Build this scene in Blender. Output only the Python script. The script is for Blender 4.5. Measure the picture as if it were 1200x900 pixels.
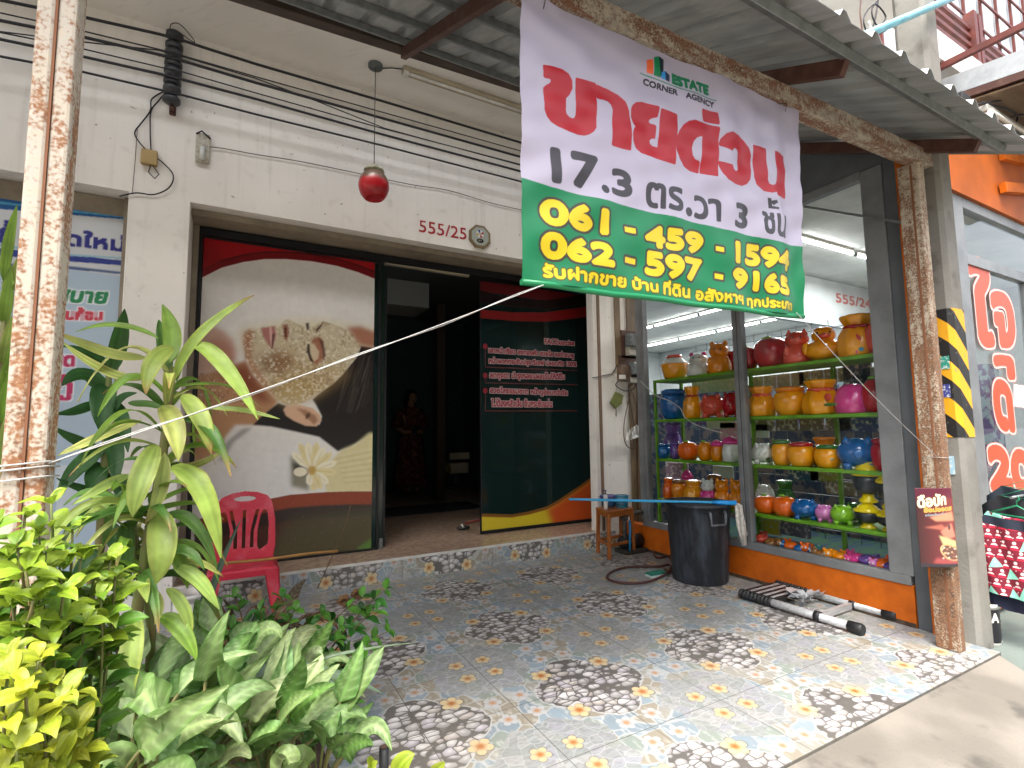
import bpy, bmesh, math, random
import numpy as np
from mathutils import Vector, Matrix
random.seed(7)
rng = np.random.default_rng(7)
for _o in list(bpy.data.objects): bpy.data.objects.remove(_o)
SC = bpy.context.scene
COL = SC.collection
rad = math.radians

# ------------------------------------------------------------------ camera
F_PX, YAW, PITCH, ROLL, CAM_H = 595.909, rad(28.682), rad(5.158), rad(-0.660), 1.6
_fw = Vector((math.sin(YAW)*math.cos(PITCH), math.cos(YAW)*math.cos(PITCH), math.sin(PITCH)))
_r = _fw.cross(Vector((0, 0, 1))).normalized(); _u = _r.cross(_fw)
_r2 = _r*math.cos(ROLL)+_u*math.sin(ROLL); _u2 = -_r*math.sin(ROLL)+_u*math.cos(ROLL)
CAM = Vector((0, 0, CAM_H))
cd = bpy.data.cameras.new('camera'); cam = bpy.data.objects.new('camera', cd); COL.objects.link(cam)
cd.sensor_width = 36; cd.lens = F_PX/1200*36; cd.clip_start = .05; cd.clip_end = 1000
_m = Matrix((_r2, _u2, -_fw)).transposed().to_4x4(); _m.translation = CAM
cam.matrix_world = _m; SC.camera = cam
def at(ax, v, x, y):
    """survey helper: where the sight line of a photo point meets the plane axis=v"""
    d = (x-600)/F_PX*_r2 - (y-450)/F_PX*_u2 + _fw
    return CAM + d*((v-CAM[ax])/d[ax])
def px_m(P, n):
    """size in metres of n photo pixels at point P"""
    return n/F_PX*(Vector(P)-CAM).dot(_fw)

# ------------------------------------------------------------------ light
W = bpy.data.worlds.new('World'); SC.world = W; W.use_nodes = True
SUN_EL, SUN_AZ = rad(63), rad(222)          # sun high, from the street side, behind thin cloud
nt = W.node_tree; nt.nodes.clear()
sky = nt.nodes.new('ShaderNodeTexSky'); sky.sky_type = 'NISHITA'; sky.sun_disc = False
sky.sun_elevation = SUN_EL; sky.sun_rotation = SUN_AZ; sky.air_density = 1.0; sky.dust_density = 6.0; sky.ozone_density = .6
bg = nt.nodes.new('ShaderNodeBackground'); bg.inputs[1].default_value = .15
wo = nt.nodes.new('ShaderNodeOutputWorld')
hs = nt.nodes.new('ShaderNodeHueSaturation'); hs.inputs['Saturation'].default_value = .45; hs.inputs['Value'].default_value = 1.1   # thin white cloud
nt.links.new(sky.outputs[0], hs.inputs['Color']); nt.links.new(hs.outputs[0], bg.inputs[0]); nt.links.new(bg.outputs[0], wo.inputs[0])
sl = bpy.data.lights.new('sun', 'SUN'); sl.energy = .85; sl.angle = rad(20); sl.color = (1, .95, .87)
so = bpy.data.objects.new('sun', sl); COL.objects.link(so)
_sd = Vector((math.sin(SUN_AZ)*math.cos(SUN_EL), math.cos(SUN_AZ)*math.cos(SUN_EL), math.sin(SUN_EL)))
so.rotation_euler = _sd.to_track_quat('Z', 'Y').to_euler(); so.location = (0, -6, 9)
SC.view_settings.view_transform = 'Standard'; SC.view_settings.look = 'None'
SC.view_settings.gamma = 1; SC.view_settings.use_curve_mapping = False
SC.view_settings.exposure = 1.95
SC.render.engine = 'CYCLES'
SC.cycles.max_bounces = 8; SC.cycles.transparent_max_bounces = 12; SC.cycles.caustics_reflective = False; SC.cycles.caustics_refractive = False

# ------------------------------------------------------------------ colours and materials
def lin(c):
    if isinstance(c, str):
        c = c.lstrip('#'); c = [int(c[i:i+2], 16)/255 for i in (0, 2, 4)]
        return tuple(x/12.92 if x <= .04045 else ((x+.055)/1.055)**2.4 for x in c)
    return tuple(c)
def new_mat(name):
    m = bpy.data.materials.new(name); m.use_nodes = True
    n = m.node_tree; n.nodes.clear()
    out = n.nodes.new('ShaderNodeOutputMaterial'); b = n.nodes.new('ShaderNodeBsdfPrincipled')
    n.links.new(b.outputs[0], out.inputs[0])
    return m, n, b, out
_mc = {}
def mat(name, col, rough=.6, metal=0., col2=None, scale=6., lo=.4, hi=.65, stretch=(1, 1, 1), bump=0., bscale=None, coat=0., spec=.5, detail=5):
    """principled surface; col2 shows in noise patches (wear, stain, rust)"""
    if name in _mc: return _mc[name]
    m, n, b, out = new_mat(name)
    b.inputs['Roughness'].default_value = rough; b.inputs['Metallic'].default_value = metal
    b.inputs['Coat Weight'].default_value = coat; b.inputs['Specular IOR Level'].default_value = spec
    c = lin(col); b.inputs['Base Color'].default_value = (*c, 1)
    tc = n.nodes.new('ShaderNodeTexCoord'); mp = n.nodes.new('ShaderNodeMapping'); mp.inputs['Scale'].default_value = stretch
    n.links.new(tc.outputs['Object'], mp.inputs[0])
    if col2 is not None:
        tx = n.nodes.new('ShaderNodeTexNoise'); tx.inputs['Scale'].default_value = scale; tx.inputs['Detail'].default_value = detail
        tx.inputs['Roughness'].default_value = .62
        n.links.new(mp.outputs[0], tx.inputs[0])
        mr = n.nodes.new('ShaderNodeMapRange'); mr.inputs[1].default_value = lo; mr.inputs[2].default_value = hi
        n.links.new(tx.outputs[0], mr.inputs[0])
        mx = n.nodes.new('ShaderNodeMix'); mx.data_type = 'RGBA'
        mx.inputs[6].default_value = (*c, 1); mx.inputs[7].default_value = (*lin(col2), 1)
        n.links.new(mr.outputs[0], mx.inputs[0]); n.links.new(mx.outputs[2], b.inputs['Base Color'])
    if bump:
        t2 = n.nodes.new('ShaderNodeTexNoise'); t2.inputs['Scale'].default_value = bscale or scale*4; t2.inputs['Detail'].default_value = 4
        n.links.new(mp.outputs[0], t2.inputs[0])
        bp = n.nodes.new('ShaderNodeBump'); bp.inputs['Strength'].default_value = bump; bp.inputs['Distance'].default_value = .01
        n.links.new(t2.outputs[0], bp.inputs['Height']); n.links.new(bp.outputs[0], b.inputs['Normal'])
    _mc[name] = m
    return m
def glass(name, tint=(1, 1, 1), refl=1.0, ior=1.5, body=None, rough=.01):
    if name in _mc: return _mc[name]
    m, n, b, out = new_mat(name); n.nodes.remove(b)
    tr = n.nodes.new('ShaderNodeBsdfTransparent'); tr.inputs[0].default_value = (*tint, 1)
    gl = n.nodes.new('ShaderNodeBsdfGlossy'); gl.inputs['Roughness'].default_value = rough
    gl.inputs[0].default_value = (refl, refl, refl, 1)
    fr = n.nodes.new('ShaderNodeFresnel'); ge = n.nodes.new('ShaderNodeNewGeometry'); mr = n.nodes.new('ShaderNodeMapRange')
    mr.inputs[3].default_value = ior; mr.inputs[4].default_value = 1/ior      # same reflectance on both faces of the pane
    n.links.new(ge.outputs['Backfacing'], mr.inputs[0]); n.links.new(mr.outputs[0], fr.inputs[0])
    mx = n.nodes.new('ShaderNodeMixShader')
    src = tr.outputs[0]
    if body:                                     # tinted film: part of the light stops in the pane
        df = n.nodes.new('ShaderNodeBsdfDiffuse'); df.inputs[0].default_value = (*body, 1); m0 = n.nodes.new('ShaderNodeMixShader'); m0.inputs[0].default_value = .55
        n.links.new(src, m0.inputs[1]); n.links.new(df.outputs[0], m0.inputs[2]); src = m0.outputs[0]
    n.links.new(fr.outputs[0], mx.inputs[0]); n.links.new(src, mx.inputs[1]); n.links.new(gl.outputs[0], mx.inputs[2])
    n.links.new(mx.outputs[0], out.inputs[0])
    _mc[name] = m
    return m
def emit(name, col, s):
    m, n, b, out = new_mat(name)
    b.inputs['Base Color'].default_value = (.8, .8, .8, 1)
    b.inputs['Emission Color'].default_value = (*col, 1); b.inputs['Emission Strength'].default_value = s
    return m
def attr_mat(name, attr='print', rough=.5, coat=0., transl=0., bump=0., noise=0., spec=.5):
    """surface whose own colour is stored per vertex (printed or grown pattern)"""
    m, n, b, out = new_mat(name)
    a = n.nodes.new('ShaderNodeAttribute'); a.attribute_name = attr
    src = a.outputs['Color']
    tc = n.nodes.new('ShaderNodeTexCoord')
    if noise:
        tx = n.nodes.new('ShaderNodeTexNoise'); tx.inputs['Scale'].default_value = 14; tx.inputs['Detail'].default_value = 6
        n.links.new(tc.outputs['Object'], tx.inputs[0])
        mr = n.nodes.new('ShaderNodeMapRange'); mr.inputs[1].default_value = .3; mr.inputs[2].default_value = .7
        mr.inputs[3].default_value = 1-noise; mr.inputs[4].default_value = 1+noise*.6
        n.links.new(tx.outputs[0], mr.inputs[0])
        mx = n.nodes.new('ShaderNodeMix'); mx.data_type = 'RGBA'; mx.blend_type = 'MULTIPLY'; mx.inputs[0].default_value = 1
        n.links.new(src, mx.inputs[6]); n.links.new(mr.outputs[0], mx.inputs[7]); src = mx.outputs[2]
    if bump:
        t2 = n.nodes.new('ShaderNodeTexNoise'); t2.inputs['Scale'].default_value = 70; t2.inputs['Detail'].default_value = 4; n.links.new(tc.outputs['Object'], t2.inputs[0])
        bp = n.nodes.new('ShaderNodeBump'); bp.inputs['Strength'].default_value = bump; bp.inputs['Distance'].default_value = .006
        n.links.new(t2.outputs[0], bp.inputs['Height']); n.links.new(bp.outputs[0], b.inputs['Normal'])
    n.links.new(src, b.inputs['Base Color'])
    b.inputs['Roughness'].default_value = rough; b.inputs['Coat Weight'].default_value = coat; b.inputs['Specular IOR Level'].default_value = spec
    if transl:
        t = n.nodes.new('ShaderNodeBsdfTranslucent'); n.links.new(src, t.inputs[0])
        ms = n.nodes.new('ShaderNodeMixShader'); ms.inputs[0].default_value = transl
        n.links.new(b.outputs[0], ms.inputs[1]); n.links.new(t.outputs[0], ms.inputs[2]); n.links.new(ms.outputs[0], out.inputs[0])
    return m

# ------------------------------------------------------------------ scene graph
def tag(o, label=None, cat=None, group=None, kind=None):
    if label: o['label'] = label
    if cat: o['category'] = cat
    if group: o['group'] = group
    if kind: o['kind'] = kind
    return o
def thing(name, label, cat, loc=(0, 0, 0), group=None):
    o = bpy.data.objects.new(name, None); COL.objects.link(o); o.location = loc; o.empty_display_size = .1
    return tag(o, label, cat, group)
def world_loc(o):
    v = Vector((0, 0, 0))
    while o is not None: v += Vector(o.location); o = o.parent
    return v
def copy_tree(o, parent=None):
    c = o.copy(); COL.objects.link(c); c.parent = parent
    for ch in list(o.children): copy_tree(ch, c)
    return c
def link_mesh(name, me, parent, off):
    o = bpy.data.objects.new(name, me); COL.objects.link(o)
    o.location = off
    if parent is not None: o.parent = parent
    return o
class MB:
    """collects shapes (in world metres) and links them as one mesh object"""
    def __init__(s): s.v = []; s.f = []; s.mi = []; s.sm = []; s.cur = 0; s.smooth = False
    def add(s, vs, fs, smooth=None):
        o = len(s.v); s.v += [tuple(p) for p in vs]
        for f in fs: s.f.append([i+o for i in f]); s.mi.append(s.cur); s.sm.append(s.smooth if smooth is None else smooth)
        return s
    def box(s, a, b, M=None):
        (x0, y0, z0), (x1, y1, z1) = a, b
        x0, x1 = min(x0, x1), max(x0, x1); y0, y1 = min(y0, y1), max(y0, y1); z0, z1 = min(z0, z1), max(z0, z1)
        vs = [Vector(p) for p in ((x0, y0, z0), (x1, y0, z0), (x1, y1, z0), (x0, y1, z0), (x0, y0, z1), (x1, y0, z1), (x1, y1, z1), (x0, y1, z1))]
        if M is not None: vs = [M @ p for p in vs]
        return s.add(vs, [(0, 3, 2, 1), (4, 5, 6, 7), (0, 1, 5, 4), (1, 2, 6, 5), (2, 3, 7, 6), (3, 0, 4, 7)], False)
    def bar(s, p, q, w, h, up=(0, 0, 1)):
        """rectangular bar from p to q, width w sideways, height h along up"""
        p, q = Vector(p), Vector(q); d = (q-p).normalized(); side = d.cross(Vector(up)).normalized(); u = side.cross(d)
        vs = []
        for c in (p, q):
            for a, b in ((-1, -1), (1, -1), (1, 1), (-1, 1)): vs.append(c+side*(a*w/2)+u*(b*h/2))
        return s.add(vs, [(0, 1, 2, 3), (7, 6, 5, 4), (0, 4, 5, 1), (1, 5, 6, 2), (2, 6, 7, 3), (3, 7, 4, 0)], False)
    def tube(s, pts, r, n=8, caps=True, smooth=True):
        pts = [Vector(p) for p in pts]; rs = r if isinstance(r, (list, tuple)) else [r]*len(pts)
        vs = []; prev = None
        for i, p in enumerate(pts):
            t = (pts[min(i+1, len(pts)-1)]-pts[max(i-1, 0)])
            t = t.normalized() if t.length > 1e-9 else Vector((0, 0, 1))
            if prev is None:
                a = t.cross(Vector((0, 0, 1)));
                if a.length < 1e-3: a = t.cross(Vector((1, 0, 0)))
                a.normalize()
            else:
                a = prev - t*prev.dot(t); a = a.normalized() if a.length > 1e-6 else t.orthogonal().normalized()
            prev = a; b = t.cross(a)
            for k in range(n):
                th = 2*math.pi*k/n; vs.append(p+(a*math.cos(th)+b*math.sin(th))*rs[i])
        fs = []
        for i in range(len(pts)-1):
            for k in range(n):
                k2 = (k+1) % n; fs.append((i*n+k, i*n+k2, (i+1)*n+k2, (i+1)*n+k))
        s.add(vs, fs, smooth)
        if caps:
            o = len(s.v)-len(vs)
            s.f.append([o+k for k in range(n)][::-1]); s.mi.append(s.cur); s.sm.append(False)
            e = o+(len(pts)-1)*n
            s.f.append([e+k for k in range(n)]); s.mi.append(s.cur); s.sm.append(False)
        return s
    def lathe(s, prof, c=(0, 0, 0), n=24, M=None, sx=1, sy=1, smooth=True, flute=0, nfl=8):
        """prof: (radius, z) rings round the axis through c"""
        vs = []; c = Vector(c)
        for (r, z) in prof:
            for k in range(n):
                th = 2*math.pi*k/n; rr = r*(1+flute*math.cos(nfl*th))
                p = Vector((rr*math.cos(th)*sx, rr*math.sin(th)*sy, z))
                vs.append(c+(M @ p if M is not None else p))
        fs = []
        for i in range(len(prof)-1):
            for k in range(n):
                k2 = (k+1) % n; fs.append((i*n+k, i*n+k2, (i+1)*n+k2, (i+1)*n+k))
        fs.append([k for k in range(n)][::-1]); fs.append([(len(prof)-1)*n+k for k in range(n)])
        return s.add(vs, fs, smooth)
    def ball(s, c, r, n=14, m=9, M=None):
        r = (r, r, r) if isinstance(r, (int, float)) else r; c = Vector(c); vs = []
        for i in range(m+1):
            ph = math.pi*i/m - math.pi/2
            rr = max(math.cos(ph), 1e-3)
            for k in range(n):
                th = 2*math.pi*k/n; p = Vector((r[0]*rr*math.cos(th), r[1]*rr*math.sin(th), r[2]*math.sin(ph)))
                vs.append(c+(M @ p if M is not None else p))
        fs = [(i*n+k, i*n+(k+1) % n, (i+1)*n+(k+1) % n, (i+1)*n+k) for i in range(m) for k in range(n)]
        return s.add(vs, fs, True)
    def prism(s, poly, fn, t):
        """flat outline poly [(a,b)] mapped by fn(a,b,depth) and given thickness t"""
        n = len(poly); vs = [fn(a, b, 0) for a, b in poly]+[fn(a, b, t) for a, b in poly]
        s.add(vs, [list(range(n)), list(range(2*n-1, n-1, -1))]+[(i, i+n, (i+1) % n+n, (i+1) % n) for i in range(n)], False)
        return s
    def build(s, name, m, parent=None, bevel=0, base=None, sub=0):
        v = np.array(s.v, dtype=float)
        if parent is not None: o0 = world_loc(parent); org = o0
        else: org = Vector(base) if base else Vector(((v[:, 0].min()+v[:, 0].max())/2, (v[:, 1].min()+v[:, 1].max())/2, v[:, 2].min()))
        v = v - np.array(org)
        me = bpy.data.meshes.new(name); me.from_pydata(v.tolist(), [], s.f)
        for k in (m if isinstance(m, (list, tuple)) else [m]): me.materials.append(k)
        me.polygons.foreach_set('material_index', s.mi); me.polygons.foreach_set('use_smooth', s.sm)
        bm = bmesh.new(); bm.from_mesh(me); bmesh.ops.recalc_face_normals(bm, faces=bm.faces); bm.to_mesh(me); bm.free()
        me.update()
        o = link_mesh(name, me, parent, (0, 0, 0) if parent is not None else org)
        if bevel:
            b = o.modifiers.new('bevel', 'BEVEL'); b.width = bevel; b.segments = 2; b.limit_method = 'ANGLE'; b.angle_limit = rad(50)
        if sub:
            b = o.modifiers.new('sub', 'SUBSURF'); b.levels = sub; b.render_levels = sub
        return o
def box(name, a, b, m, parent=None, bevel=0.): return MB().box(a, b).build(name, m, parent, bevel)
def structure(o): o['kind'] = 'structure'; return o
def bez(p0, p1, p2, n):
    p0, p1, p2 = Vector(p0), Vector(p1), Vector(p2); c = p1*2-(p0+p2)*.5
    return [p0*(1-t)**2+c*2*t*(1-t)+p2*t*t for t in [i/n for i in range(n+1)]]
def sag(p, q, s, n=16):
    p, q = Vector(p), Vector(q)
    return [p.lerp(q, i/n)-Vector((0, 0, 4*s*(i/n)*(1-i/n))) for i in range(n+1)]

# ------------------------------------------------------------------ printing: a flat sheet with a fine grid of coloured points
def fill_mask(contours, w, h, ss=2):
    """non-zero winding fill of closed contours given in pixels (y down) -> coverage"""
    allp = np.concatenate([np.asarray(c, float) for c in contours])
    x0 = max(int(np.floor(allp[:, 0].min()))-1, 0); x1 = min(int(np.ceil(allp[:, 0].max()))+1, w)
    y0 = max(int(np.floor(allp[:, 1].min()))-1, 0); y1 = min(int(np.ceil(allp[:, 1].max()))+1, h)
    if x1 <= x0 or y1 <= y0: return None
    W_, H_ = (x1-x0)*ss, (y1-y0)*ss
    acc = np.zeros((H_, W_+2), np.int32)
    for c in contours:
        c = (np.asarray(c, float)-[x0, y0])*ss
        for (ax, ay), (bx, by) in zip(c, np.roll(c, -1, 0)):
            if ay == by: continue
            sg = 1
            if ay > by: ax, ay, bx, by, sg = bx, by, ax, ay, -1
            r0 = max(int(math.ceil(ay-.5)), 0); r1 = min(int(math.ceil(by-.5)), H_)
            if r1 <= r0: continue
            rows = np.arange(r0, r1); xs = ax+(rows+.5-ay)*(bx-ax)/(by-ay)
            ci = np.clip(np.ceil(xs-.5).astype(int), 0, W_+1)
            np.add.at(acc, (rows, ci), sg)
    m = (np.cumsum(acc, 1)[:, :W_] != 0).astype(np.float32)
    m = m.reshape(y1-y0, ss, x1-x0, ss).mean((1, 3))
    full = np.zeros((h, w), np.float32); full[y0:y1, x0:x1] = m
    return full
def dilate(m, r):
    if r <= 0: return m
    ys, xs = np.nonzero(m > .01)
    if len(ys) == 0: return m
    R = int(math.ceil(r))+1
    y0, y1, x0, x1 = max(ys.min()-R, 0), min(ys.max()+R+1, m.shape[0]), max(xs.min()-R, 0), min(xs.max()+R+1, m.shape[1])
    a = m[y0:y1, x0:x1]; o = a.copy()
    offs = set()
    for rr in np.arange(1, r+.01, 1).tolist()+[r]:
        for k in range(24): offs.add((int(round(rr*math.sin(k*math.pi/12))), int(round(rr*math.cos(k*math.pi/12)))))
    H, W_ = a.shape
    for dy, dx in offs:
        if abs(dy) >= H or abs(dx) >= W_: continue
        src = a[max(-dy, 0):H-max(dy, 0), max(-dx, 0):W_-max(dx, 0)]
        dst = o[max(dy, 0):H-max(-dy, 0), max(dx, 0):W_-max(-dx, 0)]
        np.maximum(dst, src, out=dst)
    full = m.copy(); full[y0:y1, x0:x1] = o
    return full
def blur(a, r):
    k = np.exp(-.5*(np.arange(-int(3*r), int(3*r)+1)/r)**2); k /= k.sum(); p = len(k)//2
    for ax in (0, 1):
        pad = [(0, 0)]*a.ndim; pad[ax] = (p, p); b = np.pad(a, pad, mode='edge'); o = 0
        for i, w in enumerate(k): o = o+w*np.take(b, range(i, i+a.shape[ax]), axis=ax)
        a = o
    return a
def snoise(h, w, cell, seed=0, octv=3):
    r = np.random.default_rng(seed); o = np.zeros((h, w)); amp = 1; tot = 0
    for k in range(octv):
        c = max(cell/2**k, 1.5); gh, gw = int(h/c)+3, int(w/c)+3; g = r.random((gh, gw))
        y = np.arange(h)/c; x = np.arange(w)/c; yi = y.astype(int); xi = x.astype(int); fy = (y-yi)[:, None]; fx = (x-xi)[None]
        fy = fy*fy*(3-2*fy); fx = fx*fx*(3-2*fx)
        v = g[yi][:, xi]*(1-fy)*(1-fx)+g[yi+1][:, xi]*fy*(1-fx)+g[yi][:, xi+1]*(1-fy)*fx+g[yi+1][:, xi+1]*fy*fx
        o += v*amp; tot += amp; amp *= .5
    return (o/tot).astype(np.float32)
_tc = {}
def text_contours(s):
    """outlines of a line of text at em 1, baseline at 0"""
    if s in _tc: return _tc[s]
    c = bpy.data.curves.new('t', 'FONT'); c.body = s; c.size = 1; c.resolution_u = 4
    o = bpy.data.objects.new('t', c); COL.objects.link(o)
    dg = bpy.context.evaluated_depsgraph_get(); dg.update()
    cu = o.to_curve(dg); out = []
    for sp in cu.splines:
        P = []; bp = sp.bezier_points; n = len(bp)
        for i in range(n):
            a, b = bp[i], bp[(i+1) % n]
            for t in (0, .25, .5, .75):
                u = 1-t; p = a.co*u**3+a.handle_right*3*u*u*t+b.handle_left*3*u*t*t+b.co*t**3
                P.append((p.x, p.y))
        if len(P) > 2: out.append(np.array(P))
    o.to_curve_clear(); bpy.data.objects.remove(o); bpy.data.curves.remove(c)
    _tc[s] = out
    return out
class Sheet:
    """w x h metres, origin lower left; colours linear"""
    def __init__(s, w, h, ppm, col): 
        s.w, s.h = w, h; s.W, s.H = max(int(w*ppm), 4), max(int(h*ppm), 4); s.k = s.W/w; s.k2 = s.H/h
        s.a = np.empty((s.H, s.W, 3), np.float32); s.a[:] = lin(col); s.alpha = np.zeros((s.H, s.W), np.float32)
    def px(s, pts): p = np.asarray(pts, float); return np.stack([p[:, 0]*s.k, (s.h-p[:, 1])*s.k2], 1)
    def put(s, m, col, al=1.):
        if m is None: return
        m = np.clip(m*al, 0, 1); s.alpha = np.maximum(s.alpha, m)
        c = col if isinstance(col, np.ndarray) else np.array(lin(col), np.float32)
        s.a = s.a*(1-m[..., None])+c*m[..., None]
    def mask(s, pts, soft=0):
        m = fill_mask([s.px(pts)], s.W, s.H)
        if m is not None and soft: m = blur(m, soft)
        return m
    def poly(s, pts, col, al=1., soft=0): s.put(s.mask(pts, soft), col, al)
    def ell(s, c, rx, ry, col, al=1., ang=0, soft=0):
        t = np.linspace(0, 2*math.pi, 29)[:-1]; x = rx*np.cos(t); y = ry*np.sin(t)
        s.poly(np.stack([c[0]+x*math.cos(ang)-y*math.sin(ang), c[1]+x*math.sin(ang)+y*math.cos(ang)], 1), col, al, soft)
    def line(s, pts, wd, col, al=1., soft=0):
        p = [Vector((*q, 0)) for q in pts]; L = []; R = []
        for i, q in enumerate(p):
            t = (p[min(i+1, len(p)-1)]-p[max(i-1, 0)]).normalized(); n = Vector((-t.y, t.x, 0))*wd/2
            L.append((q+n)[:2]); R.append((q-n)[:2])
        s.poly(L+R[::-1], col, al, soft)
    def text(s, t, x, y, size, col, width=None, thick=0., edge=0., edge_col=None, shear=0., align='L', slope=0.):
        """baseline start x,y in metres; size em; width squeezes the line; thick, edge in metres"""
        cs = text_contours(t); al = np.concatenate(cs); x0, x1 = al[:, 0].min(), al[:, 0].max()
        sx = size if width is None else width/(x1-x0)
        off = {'L': 0, 'C': (x1-x0)/2, 'R': (x1-x0)}[align]
        pc = []
        for c in cs:
            X = (c[:, 0]-x0-off)*sx + c[:, 1]*size*shear
            pc.append(s.px(np.stack([x+X, y+c[:, 1]*size+X*slope], 1)))
        m = fill_mask(pc, s.W, s.H)
        if m is None: return
        m = dilate(m, thick*s.k)
        if edge: s.put(dilate(m, edge*s.k), edge_col)
        s.put(m, col)
    def build(s, name, m, fn, parent=None, cut=False, thick=0.):
        """fn(u,v) arrays in metres -> x,y,z arrays"""
        W_, H_ = s.W, s.H
        uu = (np.arange(W_)+.5)/s.k; uu[0] = 0; uu[-1] = s.w
        vv = s.h-(np.arange(H_)+.5)/s.k2; vv[0] = s.h; vv[-1] = 0
        U, V = np.meshgrid(uu, vv); X, Y, Z = fn(U, V)
        P = np.stack([X+0*U, Y+0*U, Z+0*U], -1).reshape(-1, 3)
        idx = np.arange(W_*H_).reshape(H_, W_)
        q = np.stack([idx[1:, :-1], idx[1:, 1:], idx[:-1, 1:], idx[:-1, :-1]], -1).reshape(-1, 4)
        cols = s.a.reshape(-1, 3)
        if cut:
            al = s.alpha.reshape(-1); q = q[al[q].max(1) > .5]
            used = np.unique(q); rm = np.zeros(len(P), int); rm[used] = np.arange(len(used)); q = rm[q]; P = P[used]; cols = cols[used]
        org = np.array(world_loc(parent)) if parent is not None else np.array([(P[:, 0].min()+P[:, 0].max())/2, (P[:, 1].min()+P[:, 1].max())/2, P[:, 2].min()])
        P = P-org
        me = bpy.data.meshes.new(name); me.vertices.add(len(P)); me.vertices.foreach_set('co', P.astype(np.float32).ravel())
        me.loops.add(q.size); me.loops.foreach_set('vertex_index', q.astype(np.int32).ravel())
        me.polygons.add(len(q)); me.polygons.foreach_set('loop_start', np.arange(0, q.size, 4, dtype=np.int32))
        try: me.polygons.foreach_set('loop_total', np.full(len(q), 4, np.int32))
        except Exception: pass
        me.polygons.foreach_set('use_smooth', np.ones(len(q), bool))
        me.update(calc_edges=True); me.validate()
        ca = me.color_attributes.new('print', 'FLOAT_COLOR', 'POINT')
        ca.data.foreach_set('color', np.concatenate([cols, np.ones((len(cols), 1))], 1).astype(np.float32).ravel())
        me.materials.append(m)
        o = link_mesh(name, me, parent, (0, 0, 0) if parent is not None else Vector(org))
        if thick:
            b = o.modifiers.new('solid', 'SOLIDIFY'); b.thickness = thick; b.offset = 0
        return o
# ------------------------------------------------------------------ printed pebble-and-frangipani tile (one pattern, floor and riser)
class E:
    """tiny arithmetic on shader sockets"""
    T = None
    def __init__(s, v): s.v = v
    @staticmethod
    def op(o, *a):
        n = E.T.nodes.new('ShaderNodeMath'); n.operation = o
        for i, x in enumerate(a):
            x = x.v if isinstance(x, E) else x
            if isinstance(x, (int, float)): n.inputs[i].default_value = x
            else: E.T.links.new(x, n.inputs[i])
        return E(n.outputs[0])
    def __add__(s, o): return E.op('ADD', s, o)
    __radd__ = __add__
    def __sub__(s, o): return E.op('SUBTRACT', s, o)
    def __rsub__(s, o): return E.op('SUBTRACT', o, s)
    def __mul__(s, o): return E.op('MULTIPLY', s, o)
    __rmul__ = __mul__
    def __truediv__(s, o): return E.op('DIVIDE', s, o)
    def __rtruediv__(s, o): return E.op('DIVIDE', o, s)
    def abs(s): return E.op('ABSOLUTE', s)
    def ss(s, a, b):
        """smooth step from a to b"""
        n = E.T.nodes.new('ShaderNodeMapRange'); n.interpolation_type = 'SMOOTHSTEP'
        n.inputs[1].default_value = a; n.inputs[2].default_value = b; E.T.links.new(s.v, n.inputs[0]); return E(n.outputs[0])
def e_len(x, y): return E.op('SQRT', x*x+y*y)
def e_vec(x, y, z=0.):
    n = E.T.nodes.new('ShaderNodeCombineXYZ')
    for i, q in enumerate((x, y, z)):
        if isinstance(q, E): E.T.links.new(q.v, n.inputs[i])
        else: n.inputs[i].default_value = q
    return n.outputs[0]
def e_vor(vec, scale, feature='F1', rnd=1.):
    n = E.T.nodes.new('ShaderNodeTexVoronoi'); n.feature = feature; n.inputs['Scale'].default_value = scale
    n.inputs['Randomness'].default_value = rnd; E.T.links.new(vec, n.inputs['Vector']); return n
def e_noise(vec, scale, detail=3):
    n = E.T.nodes.new('ShaderNodeTexNoise'); n.inputs['Scale'].default_value = scale; n.inputs['Detail'].default_value = detail
    E.T.links.new(vec, n.inputs['Vector']); return E(n.outputs[0])
def e_mix(f, a, b, mode='MIX'):
    n = E.T.nodes.new('ShaderNodeMix'); n.data_type = 'RGBA'; n.blend_type = mode
    for i, q in ((0, f), (6, a), (7, b)):
        q = q.v if isinstance(q, E) else q
        if isinstance(q, (int, float)): n.inputs[i].default_value = q
        elif isinstance(q, tuple): n.inputs[i].default_value = (*q, 1)
        else: E.T.links.new(q, n.inputs[i])
    return n.outputs[2]
def e_ramp(f, stops, mode='CONSTANT'):
    n = E.T.nodes.new('ShaderNodeValToRGB'); n.color_ramp.interpolation = mode; r = n.color_ramp
    while len(r.elements) < len(stops): r.elements.new(.5)
    for e, (p, c) in zip(r.elements, stops): e.position = p; e.color = (*c, 1)
    E.T.links.new(f.v, n.inputs[0]); return n.outputs[0]
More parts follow.
